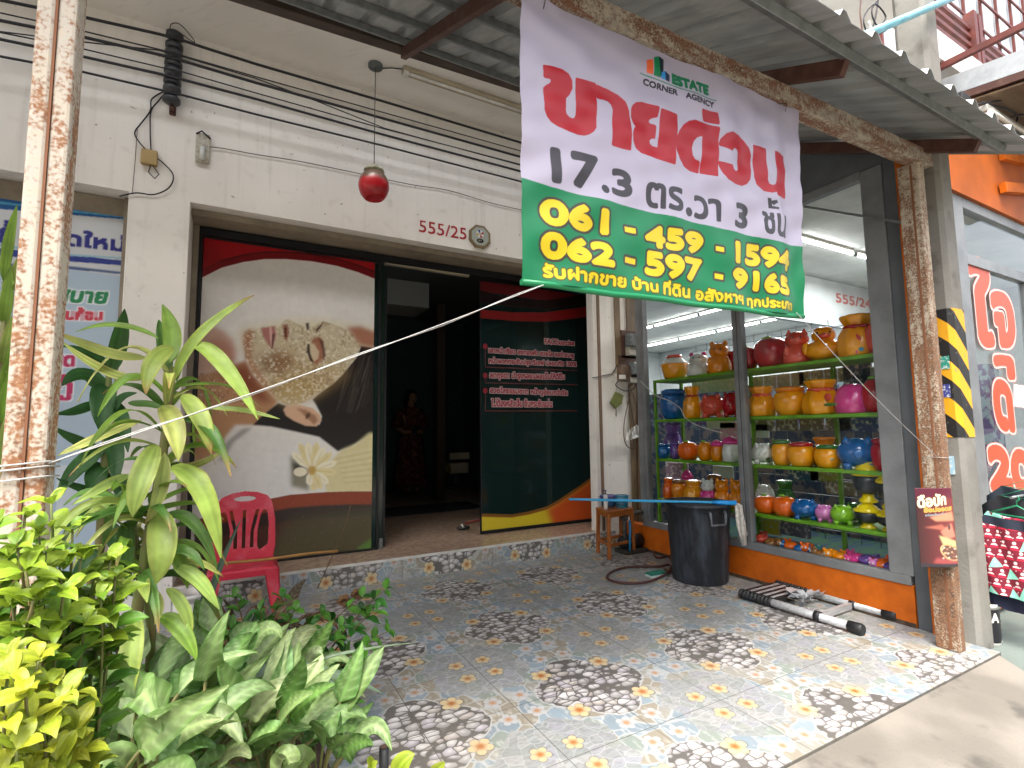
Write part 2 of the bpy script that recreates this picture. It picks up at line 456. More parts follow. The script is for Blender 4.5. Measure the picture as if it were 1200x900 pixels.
def tile_mat(name, axes, dim=1.):
    m, n, b, out = new_mat(name); E.T = n
    g = n.nodes.new('ShaderNodeNewGeometry'); sp = n.nodes.new('ShaderNodeSeparateXYZ'); n.links.new(g.outputs['Position'], sp.inputs[0])
    X, Y = E(sp.outputs[axes[0]]), E(sp.outputs[axes[1]])
    P = 1.09; H = P/2
    def wrap(v, c): u = (v-c)/P; return (u-E.op('FLOOR', u+.5))*P
    CX, CY = (2.03, 2.73) if axes == (0, 1) else (2.2, .30)
    x, y = wrap(X, CX), wrap(Y, CY); r = e_len(x, y)
    pos = e_vec(X, Y)
    wob = e_noise(pos, 9., 2)
    wx, wy = X+(wob-.5)*.05, Y+(e_noise(pos, 8., 2)-.5)*.05
    c4 = 1-8*(x*x*y*y)/(r*r*r*r+1e-6)
    rp = r-c4*.035-(wob-.5)*.05                     # quatrefoil outline of the pebble bed
    # pebbles
    pv = e_vec(wx*.8, wy*1.15)
    v1 = e_vor(pv, 17., 'F1', .68); v1e = e_vor(pv, 17., 'DISTANCE_TO_EDGE', .68)
    rnd = n.nodes.new('ShaderNodeSeparateColor'); n.links.new(v1.outputs['Color'], rnd.inputs[0])
    pcol = e_ramp(E(rnd.outputs[0]), [(0, lin('#b9b7b5')), (.2, lin('#cbc9c7')), (.4, lin('#aaa8a7')), (.55, lin('#bab3ac')), (.7, lin('#d3d1d0')), (.85, lin('#b6b2b8'))])
    d = E(v1.outputs['Distance'])
    rel = n.nodes.new('ShaderNodeVectorMath'); rel.operation = 'SUBTRACT'; n.links.new(pv, rel.inputs[0]); n.links.new(v1.outputs['Position'], rel.inputs[1])
    rs = n.nodes.new('ShaderNodeSeparateXYZ'); n.links.new(rel.outputs[0], rs.inputs[0]); ry_ = E(rs.outputs[1])*17.; rx_ = E(rs.outputs[0])*17.
    pcol = e_mix((d-ry_*.45).ss(.15, .75)*.55, pcol, lin('#747170'))          # the printed roundness of each pebble
    pcol = e_mix(e_len(rx_, ry_-.18).ss(.3, .0)*.35, pcol, lin('#e6e4e2'))
    pcol = e_mix(E.op('MAXIMUM', E(v1e.outputs['Distance']).ss(.07, .02)*.95, d.ss(.55, .66)*.95), pcol, lin('#5d5a57'))
    # coloured stones round the bed and round the small white flowers
    sv = e_vec(wx, wy)
    v2 = e_vor(sv, 8.2, 'F1', .75); v2e = e_vor(sv, 8.2, 'DISTANCE_TO_EDGE', .75)
    rnd2 = n.nodes.new('ShaderNodeSeparateColor'); n.links.new(v2.outputs['Color'], rnd2.inputs[0])
    scol = e_ramp(E(rnd2.outputs[1]), [(0, lin('#83919a')), (.25, lin('#938c7e')), (.45, lin('#87928b')), (.62, lin('#98968e')), (.8, lin('#8c9ba4'))])
    vein = e_noise(e_vec(wx*6, wy*2), 6., 4)
    scol = e_mix(vein.ss(.5, .68)*.5, scol, lin('#c4c5c0'))
    scol = e_mix(E(v2e.outputs['Distance']).ss(.055, .015)*.7, scol, lin('#b4b8b7'))
    # slate crackle
    v3 = e_vor(sv, 13., 'F1', 1.); v3e = e_vor(sv, 13., 'DISTANCE_TO_EDGE', 1.)
    rnd3 = n.nodes.new('ShaderNodeSeparateColor'); n.links.new(v3.outputs['Color'], rnd3.inputs[0])
    kcol = e_ramp(E(rnd3.outputs[0]), [(0, lin('#939596')), (.3, lin('#a0a1a0')), (.5, lin('#8e9392')), (.7, lin('#999aa0')), (.88, lin('#949894'))])
    kcol = e_mix(e_noise(e_vec(wx*2.2+wy, wy*6), 9., 5).ss(.45, .62)*.45, kcol, lin('#757b7d'))
    kcol = e_mix(E(v3e.outputs['Distance']).ss(.05, .01)*.4, kcol, lin('#b9bebe'))
    col = kcol
    x3, y3 = wrap(X, CX+H), wrap(Y, CY); x4, y4 = wrap(X, CX), wrap(Y, CY+H)
    rc = E.op('MINIMUM', e_len(x3, y3), e_len(x4, y4))
    ring = E.op('MAXIMUM', rp.ss(.47, .455), (rc+(wob-.5)*.1).ss(.235, .225))
    col = e_mix(ring, col, scol)
    col = e_mix(rp.ss(.349, .343), col, lin('#b5b6b4'))
    col = e_mix(rp.ss(.34, .332), col, pcol)
    # flowers
    def flower(fx, fy, R, ph, base, core, col, halo):
        rr = e_len(fx, fy); th = E.op('ARCTAN2', fy, fx)
        pet = E.op('ABSOLUTE', E.op('COSINE', th*2.5+ph))
        edge = R*(.52+.48*E.op('POWER', pet, .55))
        q = rr/edge
        if halo: col = e_mix(q.ss(1.22, 1.0)*.5, col, lin('#4b4a45'))
        f = e_mix((rr/R).ss(.05, .62), lin(core), base)
        f = e_mix(E.op('POWER', pet, 1.)*-1.+1., f, lin(core)) if False else f
        f = e_mix((pet.ss(.45, .0))*.35, f, lin(core))
        return e_mix(q.ss(1.02, .96), col, f)
    for ox, oy, ph in ((.24, .215, .2), (-.215, .24, 1.), (-.24, -.215, .7), (.215, -.24, 1.5)):
        col = flower(x-ox, y-oy, .07, ph, lin('#c9b68e'), '#a8642c', col, True)
    xq, yq = wrap(X, CX+H), wrap(Y, CY+H)
    sx = E.op('SIGN', xq)
    col = flower(xq.abs()-.1, yq.abs()-.1, .058, .3, lin('#c3b08a'), '#a5672f', col, True)
    for (a, c) in ((x3, y3), (x4, y4)):
        col = flower(a.abs()-.092, c.abs()-.1, .058, .9, lin('#b0b2b3'), '#b08560', col, False)
    # joints and foot traffic
    j = E.op('MINIMUM', E.op('MINIMUM', x.abs(), (x.abs()-H).abs()), E.op('MINIMUM', y.abs(), (y.abs()-H).abs()))
    jm = j.ss(.0034, .0018)
    col = e_mix(jm*.85, col, lin('#5d5a55'))
    dirt = e_noise(pos, 1.3, 6).ss(.35, .75); dirt2 = e_noise(pos, 14., 6).ss(.5, .8)
    col = e_mix(dirt*.24+dirt2*.12, col, lin('#8a8477'))
    if dim != 1: col = e_mix(1., col, (dim, dim, dim), 'MULTIPLY')
    n.links.new(col, b.inputs['Base Color'])
    rg = dirt*.2+.36; n.links.new(rg.v, b.inputs['Roughness'])
    b.inputs['Specular IOR Level'].default_value = .3
    bp = n.nodes.new('ShaderNodeBump'); bp.inputs['Strength'].default_value = .25; bp.inputs['Distance'].default_value = .004
    hgt = (1-jm)*1.+e_noise(pos, 5., 2)*.4
    n.links.new(hgt.v, bp.inputs['Height']); n.links.new(bp.outputs[0], b.inputs['Normal'])
    return m
def plaster(name, c1, c2, speck=True, seed=0.):
    """old painted render: clouds, vertical run marks, chips"""
    m, n, b, out = new_mat(name); E.T = n
    g = n.nodes.new('ShaderNodeNewGeometry'); sp = n.nodes.new('ShaderNodeSeparateXYZ'); n.links.new(g.outputs['Position'], sp.inputs[0])
    X, Y, Z = E(sp.outputs[0]), E(sp.outputs[1]), E(sp.outputs[2])
    pos = g.outputs['Position']
    col = e_mix(e_noise(pos, .9, 6).ss(.38, .68)*.7, lin(c1), lin(c2))
    runs = e_noise(e_vec(X*9+Y*9, X*3, Z*.55), 1.6, 6).ss(.52, .8)
    col = e_mix(runs*.15, col, lin('#6f675b'))
    if speck:
        ch = e_noise(pos, 21., 2).ss(.72, .77); col = e_mix(ch*.7, col, lin('#5a5148'))
        fine = e_noise(pos, 7., 8).ss(.55, .75); col = e_mix(fine*.16, col, lin('#79705f'))
    n.links.new(col, b.inputs['Base Color']); b.inputs['Roughness'].default_value = .8
    bp = n.nodes.new('ShaderNodeBump'); bp.inputs['Strength'].default_value = .3; bp.inputs['Distance'].default_value = .006
    n.links.new(e_noise(pos, 26., 4).v, bp.inputs['Height']); n.links.new(bp.outputs[0], b.inputs['Normal'])
    return m
def rusty(name, paint, amt=.5, vertical=True, rc=('#8a5a3a', '#a87c58', '#6f4630')):
    m, n, b, out = new_mat(name); E.T = n
    g = n.nodes.new('ShaderNodeNewGeometry'); sp = n.nodes.new('ShaderNodeSeparateXYZ'); n.links.new(g.outputs['Position'], sp.inputs[0])
    X, Y, Z = E(sp.outputs[0]), E(sp.outputs[1]), E(sp.outputs[2]); pos = g.outputs['Position']
    st = e_vec(X*3, Y*3, Z*.7) if vertical else e_vec(X*.7, Y*3, Z*3)
    a = e_noise(st, 5., 8); fine = e_noise(pos, 95., 5); f2 = e_noise(pos, 30., 6)
    k = a*.4+fine*.36+f2*.24+((Z-1.9)*.022 if vertical else 0.)
    rust = e_mix(fine.ss(.35, .65), lin(rc[0]), lin(rc[1]))
    rust = e_mix(f2.ss(.45, .7), rust, lin(rc[2]))
    pc = e_mix(f2.ss(.4, .7)*.6, lin(paint), lin('#b9ad98'))
    m1 = k.ss(amt-.06, amt+.06)
    col = e_mix(m1, rust, pc)
    n.links.new(col, b.inputs['Base Color']); b.inputs['Roughness'].default_value = .75
    bp = n.nodes.new('ShaderNodeBump'); bp.inputs['Strength'].default_value = .5; bp.inputs['Distance'].default_value = .004
    n.links.new(k.v, bp.inputs['Height']); n.links.new(bp.outputs[0], b.inputs['Normal'])
    return m
def terrazzo(name):
    m, n, b, out = new_mat(name); E.T = n
    g = n.nodes.new('ShaderNodeNewGeometry'); pos = g.outputs['Position']
    v = e_vor(pos, 22., 'F1', 1.); sc = n.nodes.new('ShaderNodeSeparateColor'); n.links.new(v.outputs['Color'], sc.inputs[0])
    col = e_ramp(E(sc.outputs[0]), [(0, lin('#8d6a58')), (.25, lin('#9d8672')), (.5, lin('#74503f')), (.7, lin('#a8957f')), (.87, lin('#6a4a3d'))])
    v2 = e_vor(pos, 60., 'F1', 1.); col = e_mix(E(v2.outputs['Distance']).ss(.15, .4)*.35, col, lin('#a79a88'))
    n.links.new(col, b.inputs['Base Color']); b.inputs['Roughness'].default_value = .3
    return m
def concrete(name, c1, c2, c3, sc=1.2):
    m, n, b, out = new_mat(name); E.T = n
    g = n.nodes.new('ShaderNodeNewGeometry'); pos = g.outputs['Position']
    col = e_mix(e_noise(pos, sc, 7).ss(.36, .64), lin(c1), lin(c2))
    col = e_mix(e_noise(pos, sc*2.1, 9).ss(.56, .7)*.75, col, lin(c3))
    col = e_mix(e_noise(pos, 130., 3).ss(.55, .7)*.25, col, lin('#4e4a44'))
    n.links.new(col, b.inputs['Base Color']); b.inputs['Roughness'].default_value = .85
    bp = n.nodes.new('ShaderNodeBump'); bp.inputs['Strength'].default_value = .5; bp.inputs['Distance'].default_value = .006
    n.links.new(e_noise(pos, 45., 6).v, bp.inputs['Height']); n.links.new(bp.outputs[0], b.inputs['Normal'])
    return m

M_TILE = tile_mat('pebble_tile', (0, 1), .84); M_RISER = tile_mat('riser_tile', (0, 2), 1.1)
M_WALL = plaster('old_white_render', '#e8e5df', '#dcd8d1')
M_WALL2 = plaster('soffit_render', '#eae8e3', '#dedad3', False)
M_RUST = rusty('rusty_white_steel', '#b3aca0', .487, True, ('#84593a', '#9d7450', '#6b4830'))
M_RUSTB = rusty('rusty_beam_steel', '#8f897f', .50, False, ('#6a4632', '#7d5a44', '#4d3324'))
M_RUSTR = rusty('rusty_post_steel', '#a79b89', .525, True, ('#6e4e38', '#86654b', '#543c2b'))
M_TERR = terrazzo('terrazzo')
M_CONC = concrete('worn_concrete', '#827c73', '#6c675f', '#494641', 1.7)
M_POLE = concrete('pole_concrete', '#85837c', '#73706a', '#615d56', 2.2)
M_ASPH = concrete('asphalt', '#444444', '#3a3a3a', '#4e4c49', 2.)
M_SOIL = mat('soil', '#3d3024', .95, col2='#59483a', scale=18, bump=1., bscale=60)
M_ALU = mat('aluminium', '#a7a9ab', .38, .75, col2='#8b8d8f', scale=3, stretch=(1, 1, .3))
M_ALUF = mat('grey_frame_paint', '#838688', .45, .25, col2='#717476', scale=4)
M_DGREY = mat('dark_grey_panel', '#5b6064', .5, .0, col2='#4e5357', scale=3)
M_ORANGE = mat('orange_paint', '#c4620f', .55, col2='#a9500b', scale=5, lo=.4, hi=.7, bump=.15, spec=.3)
M_ORANGED = mat('orange_steel_paint', '#c8660f', .5, col2='#a6520c', scale=8, spec=.3)
M_BROWN = mat('brown_oxide_steel', '#4a2a20', .65, col2='#5f4438', scale=9, lo=.45, hi=.7)
M_BROWN2 = mat('maroon_rail_paint', '#64291f', .5, col2='#4f2019', scale=6)
M_DARKST = mat('dark_brown_timber', '#3b302a', .7, col2='#52463e', scale=7, stretch=(.3, 1, 1))
M_GALV = mat('galvanised_steel', '#7f8585', .45, .55, col2='#6a6f6f', scale=16, lo=.35, hi=.65)
M_ZINC = mat('zinc_sheet', '#a8acac', .55, .25, col2='#8d9293', scale=4, stretch=(3, .4, 1))
M_BLACKF = mat('black_frame', '#14161a', .4, .1)
M_BEIGEF = mat('beige_door_frame', '#8f8574', .6, col2='#7d7364', scale=5)
M_WOODBR = mat('brown_wood_trim', '#7a6451', .6, col2='#67523f', scale=5, stretch=(1, 1, .2))
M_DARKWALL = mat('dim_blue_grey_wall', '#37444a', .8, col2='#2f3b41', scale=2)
M_WHITEP = mat('white_ceiling_paint', '#cfd1cf', .8, col2='#bfc1bf', scale=2)
M_SHOPW = mat('shop_wall_paint', '#b9bec0', .8, col2='#a9aeb0', scale=2)
M_CLEAR = glass('clear_glass', (.96, .98, .98), .75, 1.27); M_DKGL = glass('dark_green_glass', (.10, .2, .19), .5, 1.5, (.012, .036, .034), .06)
M_WHITE = mat('white_plastic', '#d9d8d2', .4, col2='#c3c1b8', scale=8)
M_BLACK = mat('black_rubber', '#17181a', .55, col2='#222325', scale=10)
M_WIRE = mat('black_cable', '#15151a', .6)

# ------------------------------------------------------------------ the setting
def slab(name, pts, z, m, t=.0):
    b = MB(); n = len(pts)
    P = [(p[0], p[1], p[2] if len(p) > 2 else z) for p in pts]
    b.add(P, [list(range(n))], False); return structure(b.build(name, m))
slab('ground', [(-300, -300), (300, -300), (300, 300), (-300, 300)], -.32, M_ASPH)
slab('road', [(-60, -9.5), (60, -9.5), (60, -1.3), (-60, -1.3)], -.26, concrete('road_concrete', '#a39c90', '#948d81', '#7c766c'))  # unseen road, made pale concrete to bounce light up under the awning
b = MB(); b.box((-4, 1.64, -.2), (4.8, 5.55, 0)); structure(b.build('porch_floor', M_TILE))
b = MB(); b.add([(-6, 1.637, -.012), (4.76, 1.637, -.012), (4.15, .9, -.05), (3.4, -1.3, -.15), (-6, -1.3, -.15)], [(0, 1, 2, 3, 4)], False)
b.add([(-6, -1.3, -.15), (3.4, -1.3, -.15), (3.4, -1.3, -.3), (-6, -1.3, -.3)], [(0, 1, 2, 3)], False)
b.add([(3.4, -1.3, -.15), (4.15, .9, -.05), (4.76, 1.637, -.012), (4.76, 1.637, -.3), (4.15, .9, -.3), (3.4, -1.3, -.3)], [(0, 1, 2, 3, 4, 5)], False)
structure(b.build('concrete_apron', M_CONC))
M_NF = concrete('neighbour_floor_paint', '#6f7a74', '#606a64', '#555d58')
slab('neighbour_floor', [(4.8, 5.6), (4.8, 1.7), (4.76, 1.64), (4.1, .7), (14, .7), (14, 5.6)], -.05, M_NF)
slab('planter_soil', [(-4, 1.7, .02), (.38, 1.75, .012), (.46, 2.6, .012), (.4, 4.2, .012), (-.6, 4.5, .014), (-4, 4.5, .02)], .02, M_SOIL)

# shophouse: walls, pillars, slab overhead
house = thing('shophouse', 'old white plastered shophouse front with the open salon doorway numbered 555/25', 'building', (1.95, 5.56, 0))
b = MB(); b.box((-8, 5.56, 3.80), (14, 5.74, 5.46)); b.build('lintel_wall', M_WALL, house)
b = MB(); b.box((-.905, 5.555, 0), (-.43, 6.2, 3.80)); b.build('pillar', M_WALL, house, .006)
b = MB(); b.box((4.33, 5.555, 0), (5.28, 5.70, 3.80)); b.box((4.89, 5.701, 0), (5.28, 6.3, 3.80)); b.build('pillar', M_WALL, house, .006)
b = MB(); b.box((-8, 4.42, 5.46), (5.45, 5.8, 5.75)); b.box((4.05, 1.95, 5.46), (5.45, 4.419, 5.75)); b.box((5.451, 5.56, 5.46), (14, 5.8, 5.75)); b.build('balcony_slab', M_WALL2, house)  # front edge set back, shaped to let sky light onto the upper wall
b = MB(); b.box((-8, 5.6, 5.75), (34, 5.8, 17)); b.build('upper_wall', M_WALL, house)
b = MB(); b.box((-.43, 5.742, 3.80), (4.888, 6.35, 3.95)); b.build('door_soffit', M_BEIGEF, house)
# doorway trim
b = MB(); b.box((-.43, 5.702, 3.735), (4.888, 5.98, 3.798)); b.box((-.428, 5.98, .235), (-.375, 6.05, 3.80)); b.box((4.84, 5.705, .236), (4.888, 6.25, 3.734)); b.build('door_frame', M_BEIGEF, house, .004)
b = MB(); b.box((-.374, 6.0, 3.655), (4.839, 6.04, 3.734)); b.box((-.373, 6.0, .24), (-.343, 6.04, 3.655)); b.build('black_track', M_BLACKF, house)
b = MB(); b.box((4.395, 5.535, .24), (4.435, 5.554, 3.79)); b.build('wood_strip', M_WOODBR, house)
# step
b = MB(); b.box((-.43, 5.552, 0), (4.62, 5.56, .212)); structure(b.build('step_riser', M_RISER))
b = MB(); b.box((-.43, 5.548, .2122), (4.62, 5.575, .236)); structure(b.build('step_edge_trim', M_WHITE))
b = MB(); b.box((-.429, 5.576, .05), (4.889, 11.5, .235)); structure(b.build('salon_floor', M_TERR))
# salon room
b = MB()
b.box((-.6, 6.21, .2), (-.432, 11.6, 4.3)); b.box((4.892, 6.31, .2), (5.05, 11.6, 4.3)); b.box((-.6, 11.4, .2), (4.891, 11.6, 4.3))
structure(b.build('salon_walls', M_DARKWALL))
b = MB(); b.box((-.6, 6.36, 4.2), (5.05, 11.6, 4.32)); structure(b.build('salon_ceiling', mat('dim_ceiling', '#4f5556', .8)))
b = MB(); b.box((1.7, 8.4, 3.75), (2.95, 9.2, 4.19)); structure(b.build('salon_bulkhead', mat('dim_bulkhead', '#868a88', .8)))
b = MB(); b.box((3.55, 9.6, .236), (3.72, 9.75, 4.19)); structure(b.build('salon_partition_edge', mat('dark_wood_edge', '#4a3a2e', .7)))
b = MB(); b.bar(at(1, 6.4, 451, 307.5), at(1, 6.4, 549, 322.5), .06, .055); b.build('curtain_rail', mat('cream_rail', '#b5b09a', .5), house)

# left neighbour: shop front behind a pillar, with sign panels
nb = thing('left_shop_front', 'recessed shop front on the left covered by a blue and white sign', 'shop front', (-2, 5.8, 0))
b = MB(); b.box((-6, 5.85, 0), (-.906, 5.95, 3.96)); b.box((-6, 5.741, 3.80), (-.906, 5.849, 3.96)); b.build('shutter_wall', M_WALL2, nb)
b = MB(); b.box((-.955, 5.70, 0), (-.907, 5.84, 3.79)); b.build('side_frame', M_BEIGEF, nb)
b = MB(); b.box((-6, 5.76, 3.60), (-.956, 5.84, 3.79)); b.build('head_frame', M_BEIGEF, nb)

# awning: posts, beam, rafters, purlins, corrugated sheet
SL = .496
def zr(y): return 3.83+SL*(y-1.75)
awn = thing('awning', 'lean-to awning of grey corrugated metal on rusty steel over the tiled porch', 'awning', (2, 1.8, 0))
b = MB()
e0 = at(1, 1.75, 647, 0); e1 = at(1, 1.75, 1092, 194); dx = (e1-e0)/(e1.x-e0.x)
pL = e0+dx*(-4.4-e0.x); pR = e0+dx*(4.73-e0.x); up = Vector((0, 0, .06))
b.bar(pL+up+Vector((0, .05, 0)), pR+up+Vector((0, .05, 0)), .10, .12); bm_ = b.build('front_beam', M_RUSTB, awn, .004)
for x in (-3.9, -2.2, -.47, 1.22, 2.93, 4.62):
    b = MB(); b.bar((x, 1.44, zr(1.44)-.085), (x, 4.16, zr(4.16)-.085), .05, .09); b.build('rafter', M_BROWN, awn, .003)
for y in (1.42, 2.2, 2.9, 3.5, 4.02):
    b = MB(); b.bar((-4.5, y, zr(y)-.018), (4.98, y, zr(y)-.018), .045, .05, (0, -SL, 1)); b.build('purlin', M_GALV, awn, .004)
b = MB(); q1, q2 = at(2, 4.99, 300, 11), at(2, 4.99, 600, 106); q3 = q2+(q2-q1)*1.0; q0 = q1+(q1-q2)*1.75; b.bar(q0+Vector((0, -.05, .065)), q3+Vector((0, -.05, .065)), .10, .13); b.build('back_beam', M_DARKST, awn, .004)
b = MB(); b.tube([q0.lerp(q3, i/40)+Vector((0, -.125, .075+.012*math.sin(i*1.9)+.008*math.sin(i*4.1))) for i in range(41)], [.022+.008*math.sin(i*2.7) for i in range(41)], 6); b.build('foam_seal', mat('old_foam', '#b8ac8c', .9, col2='#8d8065', scale=30), awn)
# sheet
xs = []; prof = []
pit = .29; x = -4.6
while x < 5.02:
    for dxx, h in ((0, 0), (.09, .002), (.17, 0), (.205, .048), (.235, .048), (.27, 0)):
        xs.append(x+dxx); prof.append(h)
    x += pit
b = MB(); ny = 14; vs = []; fs = []
ys = [1.25+i*(4.30-1.25)/ny for i in range(ny+1)]
for y in ys:
    for xx, h in zip(xs, prof): vs.append((xx, y, zr(y)+.008+h+.004*math.sin(y*3+xx*1.7)))
nx = len(xs)
for i in range(ny):
    for k in range(nx-1): fs.append((i*nx+k, i*nx+k+1, (i+1)*nx+k+1, (i+1)*nx+k))
b.add(vs, fs, False); sh = b.build('corrugated_sheet', M_ZINC, awn)
sd = sh.modifiers.new('t', 'SOLIDIFY'); sd.thickness = .0025; sd.offset = 1

# posts (two lipped channels welded face to face)
def channel_post(name, label, x0, x1, y0, y1, ztop, m, zbase=0., lean=0.):
    t = thing(name, label, 'post', ((x0+x1)/2, (y0+y1)/2, zbase)); xm = (x0+x1)/2
    for a, c in ((x0, xm-.002), (xm+.002, x1)):
        b = MB(); b.box((a, y0, zbase), (c, y1, ztop)); b.build('channel', m, t, .009)
    return t
pl = channel_post('steel_post', 'tall steel post at the left with blotchy rust over white paint', -.512, -.424, 1.75, 1.84, 3.42, M_RUST)
b = MB(); b.box((-.471, 1.7475, .02), (-.465, 1.752, 3.4)); b.build('weld_seam', mat('weld_rust', '#7a5138', .9), pl)

# right post
XP = at(2, 0, 1114, 763).x
rp_ = thing('steel_post', 'brown rusty steel post at the right holding the end of the beam', 'post', (XP+.06, 1.85, 0))
yb = at(0, XP, 1097, 762).y
b = MB(); b.box((XP, 1.77, 0), (XP+.10, max(yb, 1.89), 3.62)); b.build('channel', M_RUSTR, rp_, .008)
b = MB(); b.box((XP-.004, 1.81, .02), (XP, 1.825, 3.6)); b.build('weld_seam', mat('weld_rust', '#7a5138', .9), rp_)

# concrete utility pole with hazard band
PX0, PX1, PY0, PY1 = 4.80, 5.03, 1.745, 1.97
pole = thing('utility_pole', 'square concrete utility pole with a black and yellow hazard band', 'pole', ((PX0+PX1)/2, PY0, -.05))
b = MB(); ch = .03
ring = [(PX0+ch, PY0), (PX1-ch, PY0), (PX1, PY0+ch), (PX1, PY1-ch), (PX1-ch, PY1), (PX0+ch, PY1), (PX0, PY1-ch), (PX0, PY0+ch)]
b.prism(ring, lambda p, q, d: Vector((p, q, -.05+d)), 8.5); b.build('shaft', M_POLE, pole, .004)
zt, zb = at(1, PY0, 1135, 365).z, at(1, PY0, 1142, 512).z
def hazard():
    m, n, b, out = new_mat('hazard_band'); E.T = n
    g = n.nodes.new('ShaderNodeNewGeometry'); sp = n.nodes.new('ShaderNodeSeparateXYZ'); n.links.new(g.outputs['Position'], sp.inputs[0])
    k = (E(sp.outputs[2])+E(sp.outputs[0])*.9-E(sp.outputs[1])*.9)/.30
    f = k-E.op('FLOOR', k); sc = e_noise(g.outputs['Position'], 30., 5).ss(.62, .72)
    col = e_mix(f.ss(.49, .51), lin('#1b1b1b'), lin('#e3a41c')); col = e_mix(sc*.5, col, lin('#7b766c'))
    n.links.new(col, b.inputs['Base Color']); b.inputs['Roughness'].default_value = .55; return m
b = MB(); o_ = .004
ring2 = [(PX0+ch, PY0-o_), (PX1-ch, PY0-o_), (PX1+o_, PY0+ch), (PX1+o_, PY1-ch), (PX1-ch, PY1+o_), (PX0+ch, PY1+o_), (PX0-o_, PY1-ch), (PX0-o_, PY0+ch)]
b.prism(ring2, lambda p, q, d: Vector((p, q, zb+d)), zt-zb); b.build('hazard_band', hazard(), pole)
for (px, py, s_, c_) in ((1107, 425, .05, '#1f8f7c'), (1108, 458, .05, '#3b3f8c'), (1113, 545, .07, '#9cc3d6')):
    p = at(0, PX0-.006, px, py)
    b = MB(); b.box((PX0-.008, p.y-.03, p.z-s_), (PX0-.0055, p.y+.03, p.z+s_)); b.build('sticker', mat('sticker_'+c_[1:], c_, .5, col2='#cfd8d8', scale=40, lo=.5, hi=.6), pole)

# ------------------------------------------------------------------ neighbour shop: glass box with display
XG = 4.8; YF = 2.03; YE = 5.06
ns = thing('gift_shop', 'neighbouring gift shop with a grey framed glass side over an orange base', 'shop', (6.5, 2.2, 0))
b = MB(); b.box((XG-.01, YF+.11, 0), (XG+.12, 5.54, .325)); b.build('base_wall', M_ORANGE, ns, .004)
b = MB(); b.box((XG-.013, YF+.11, 0), (XG-.0105, 5.3, .035)); b.build('skirting_strip', M_SOIL, ns)  # narrow soil-coloured strip along the foot of the base wall
b = MB()
b.box((XG-.02, YF+.12, .326), (XG+.06, YE+.12, .402))            # bottom rail
b.box((XG-.02, YF+.10, .4025), (XG+.06, 2.30, 3.83))              # near jamb
ym = at(0, XG, 870, 500).y
b.box((XG-.02, ym-.055, .4025), (XG+.06, ym-.006, 3.76)); b.box((XG-.02, ym+.006, .4025), (XG+.06, ym+.055, 3.76))
b.box((XG-.02, YE, .4025), (XG+.06, YE+.055, 3.76)); b.box((XG-.02, YE+.062, .4025), (XG+.06, YE+.15, 3.76))
b.box((XG-.02, 2.301, 3.765), (XG+.06, YE+.15, 3.84))
wf_ = b.build('window_frame', M_ALUF, ns, .004)
b = MB(); b.box((XG-.01, ym-.0055, .41), (XG+.04, ym+.0055, 3.75)); b.box((XG-.01, YE+.056, .41), (XG+.04, YE+.061, 3.75)); b.build('frame_gasket', M_BLACK, wf_)
for (y0, y1) in ((2.301, ym-.056), (ym+.056, YE-.001)):
    b = MB(); b.box((XG+.015, y0, .403), (XG+.021, y1, 3.764)); b.build('window_pane', M_CLEAR, ns)
b = MB(); b.box((XG-.005, YF-.03, 0), (XG+.10, YF+.098, 4.0)); b.build('corner_panel', M_DGREY, ns)
b = MB(); b.box((XG-.03, YF-.05, 0), (XG-.006, YF-.005, 4.0)); b.build('corner_trim', M_ORANGED, ns)
# gable above the glass, under the awning
b = MB(); b.add([(XG+.02, YF-.02, 3.842), (XG+.02, 5.54, 3.842), (XG+.02, 5.54, 5.455), (XG+.02, 4.3, zr(4.3)-.03), (XG+.02, YF-.02, zr(YF)-.03)], [(0, 1, 2, 3, 4)], False)
o = b.build('gable_panel', M_DGREY, ns); sd = o.modifiers.new('t', 'SOLIDIFY'); sd.thickness = .06; sd.offset = 0
# front wall: frame, door, orange fascia
FW = YF-.02
b = MB()
for (xa, xb, za, zb_) in ((4.905, 5.70, 0, 3.72),): b.box((xa, FW, za), (xb, FW+.06, zb_))
b.build('front_panel', M_DGREY, ns)
b = MB()
b.box((5.702, FW-.02, 0), (5.90, FW+.06, 3.72)); b.box((5.901, FW-.02, 3.62), (9.5, FW+.06, 3.72)); b.box((5.901, FW-.02, 3.08), (7.45, FW+.05, 3.18))
b.box((7.25, FW-.015, .35), (7.45, FW+.05, 3.079)); b.box((5.901, FW-.02, .30), (9.5, FW+.06, .38)); b.build('door_frame', M_ALUF, ns, .004)
b = MB(); b.box((5.70, FW-.012, 0), (9.5, FW+.05, .299)); b.build('front_base_wall', M_ORANGE, ns)
b = MB(); b.box((5.901, FW+.01, .381), (7.249, FW+.016, 3.079)); b.box((7.451, FW+.01, .381), (9.5, FW+.016, 3.619)); b.box((5.901, FW+.01, 3.181), (7.449, FW+.016, 3.619)); b.build('door_pane', M_CLEAR, ns)
b = MB(); b.box((4.92, FW-.05, 3.722), (10, FW+.07, 4.5)); b.build('fascia', mat('deep_orange_fascia', '#a9530c', .6, col2='#8f4509', scale=2, bump=.1), ns)
b = MB(); b.bar((6.75, FW-.08, 4.32), (9.5, FW-.08, 4.75), .05, .10); b.bar((6.65, FW-.09, 3.95), (9.5, FW-.09, 4.5), .05, .10); b.build('fascia_brace', M_ORANGED, ns)
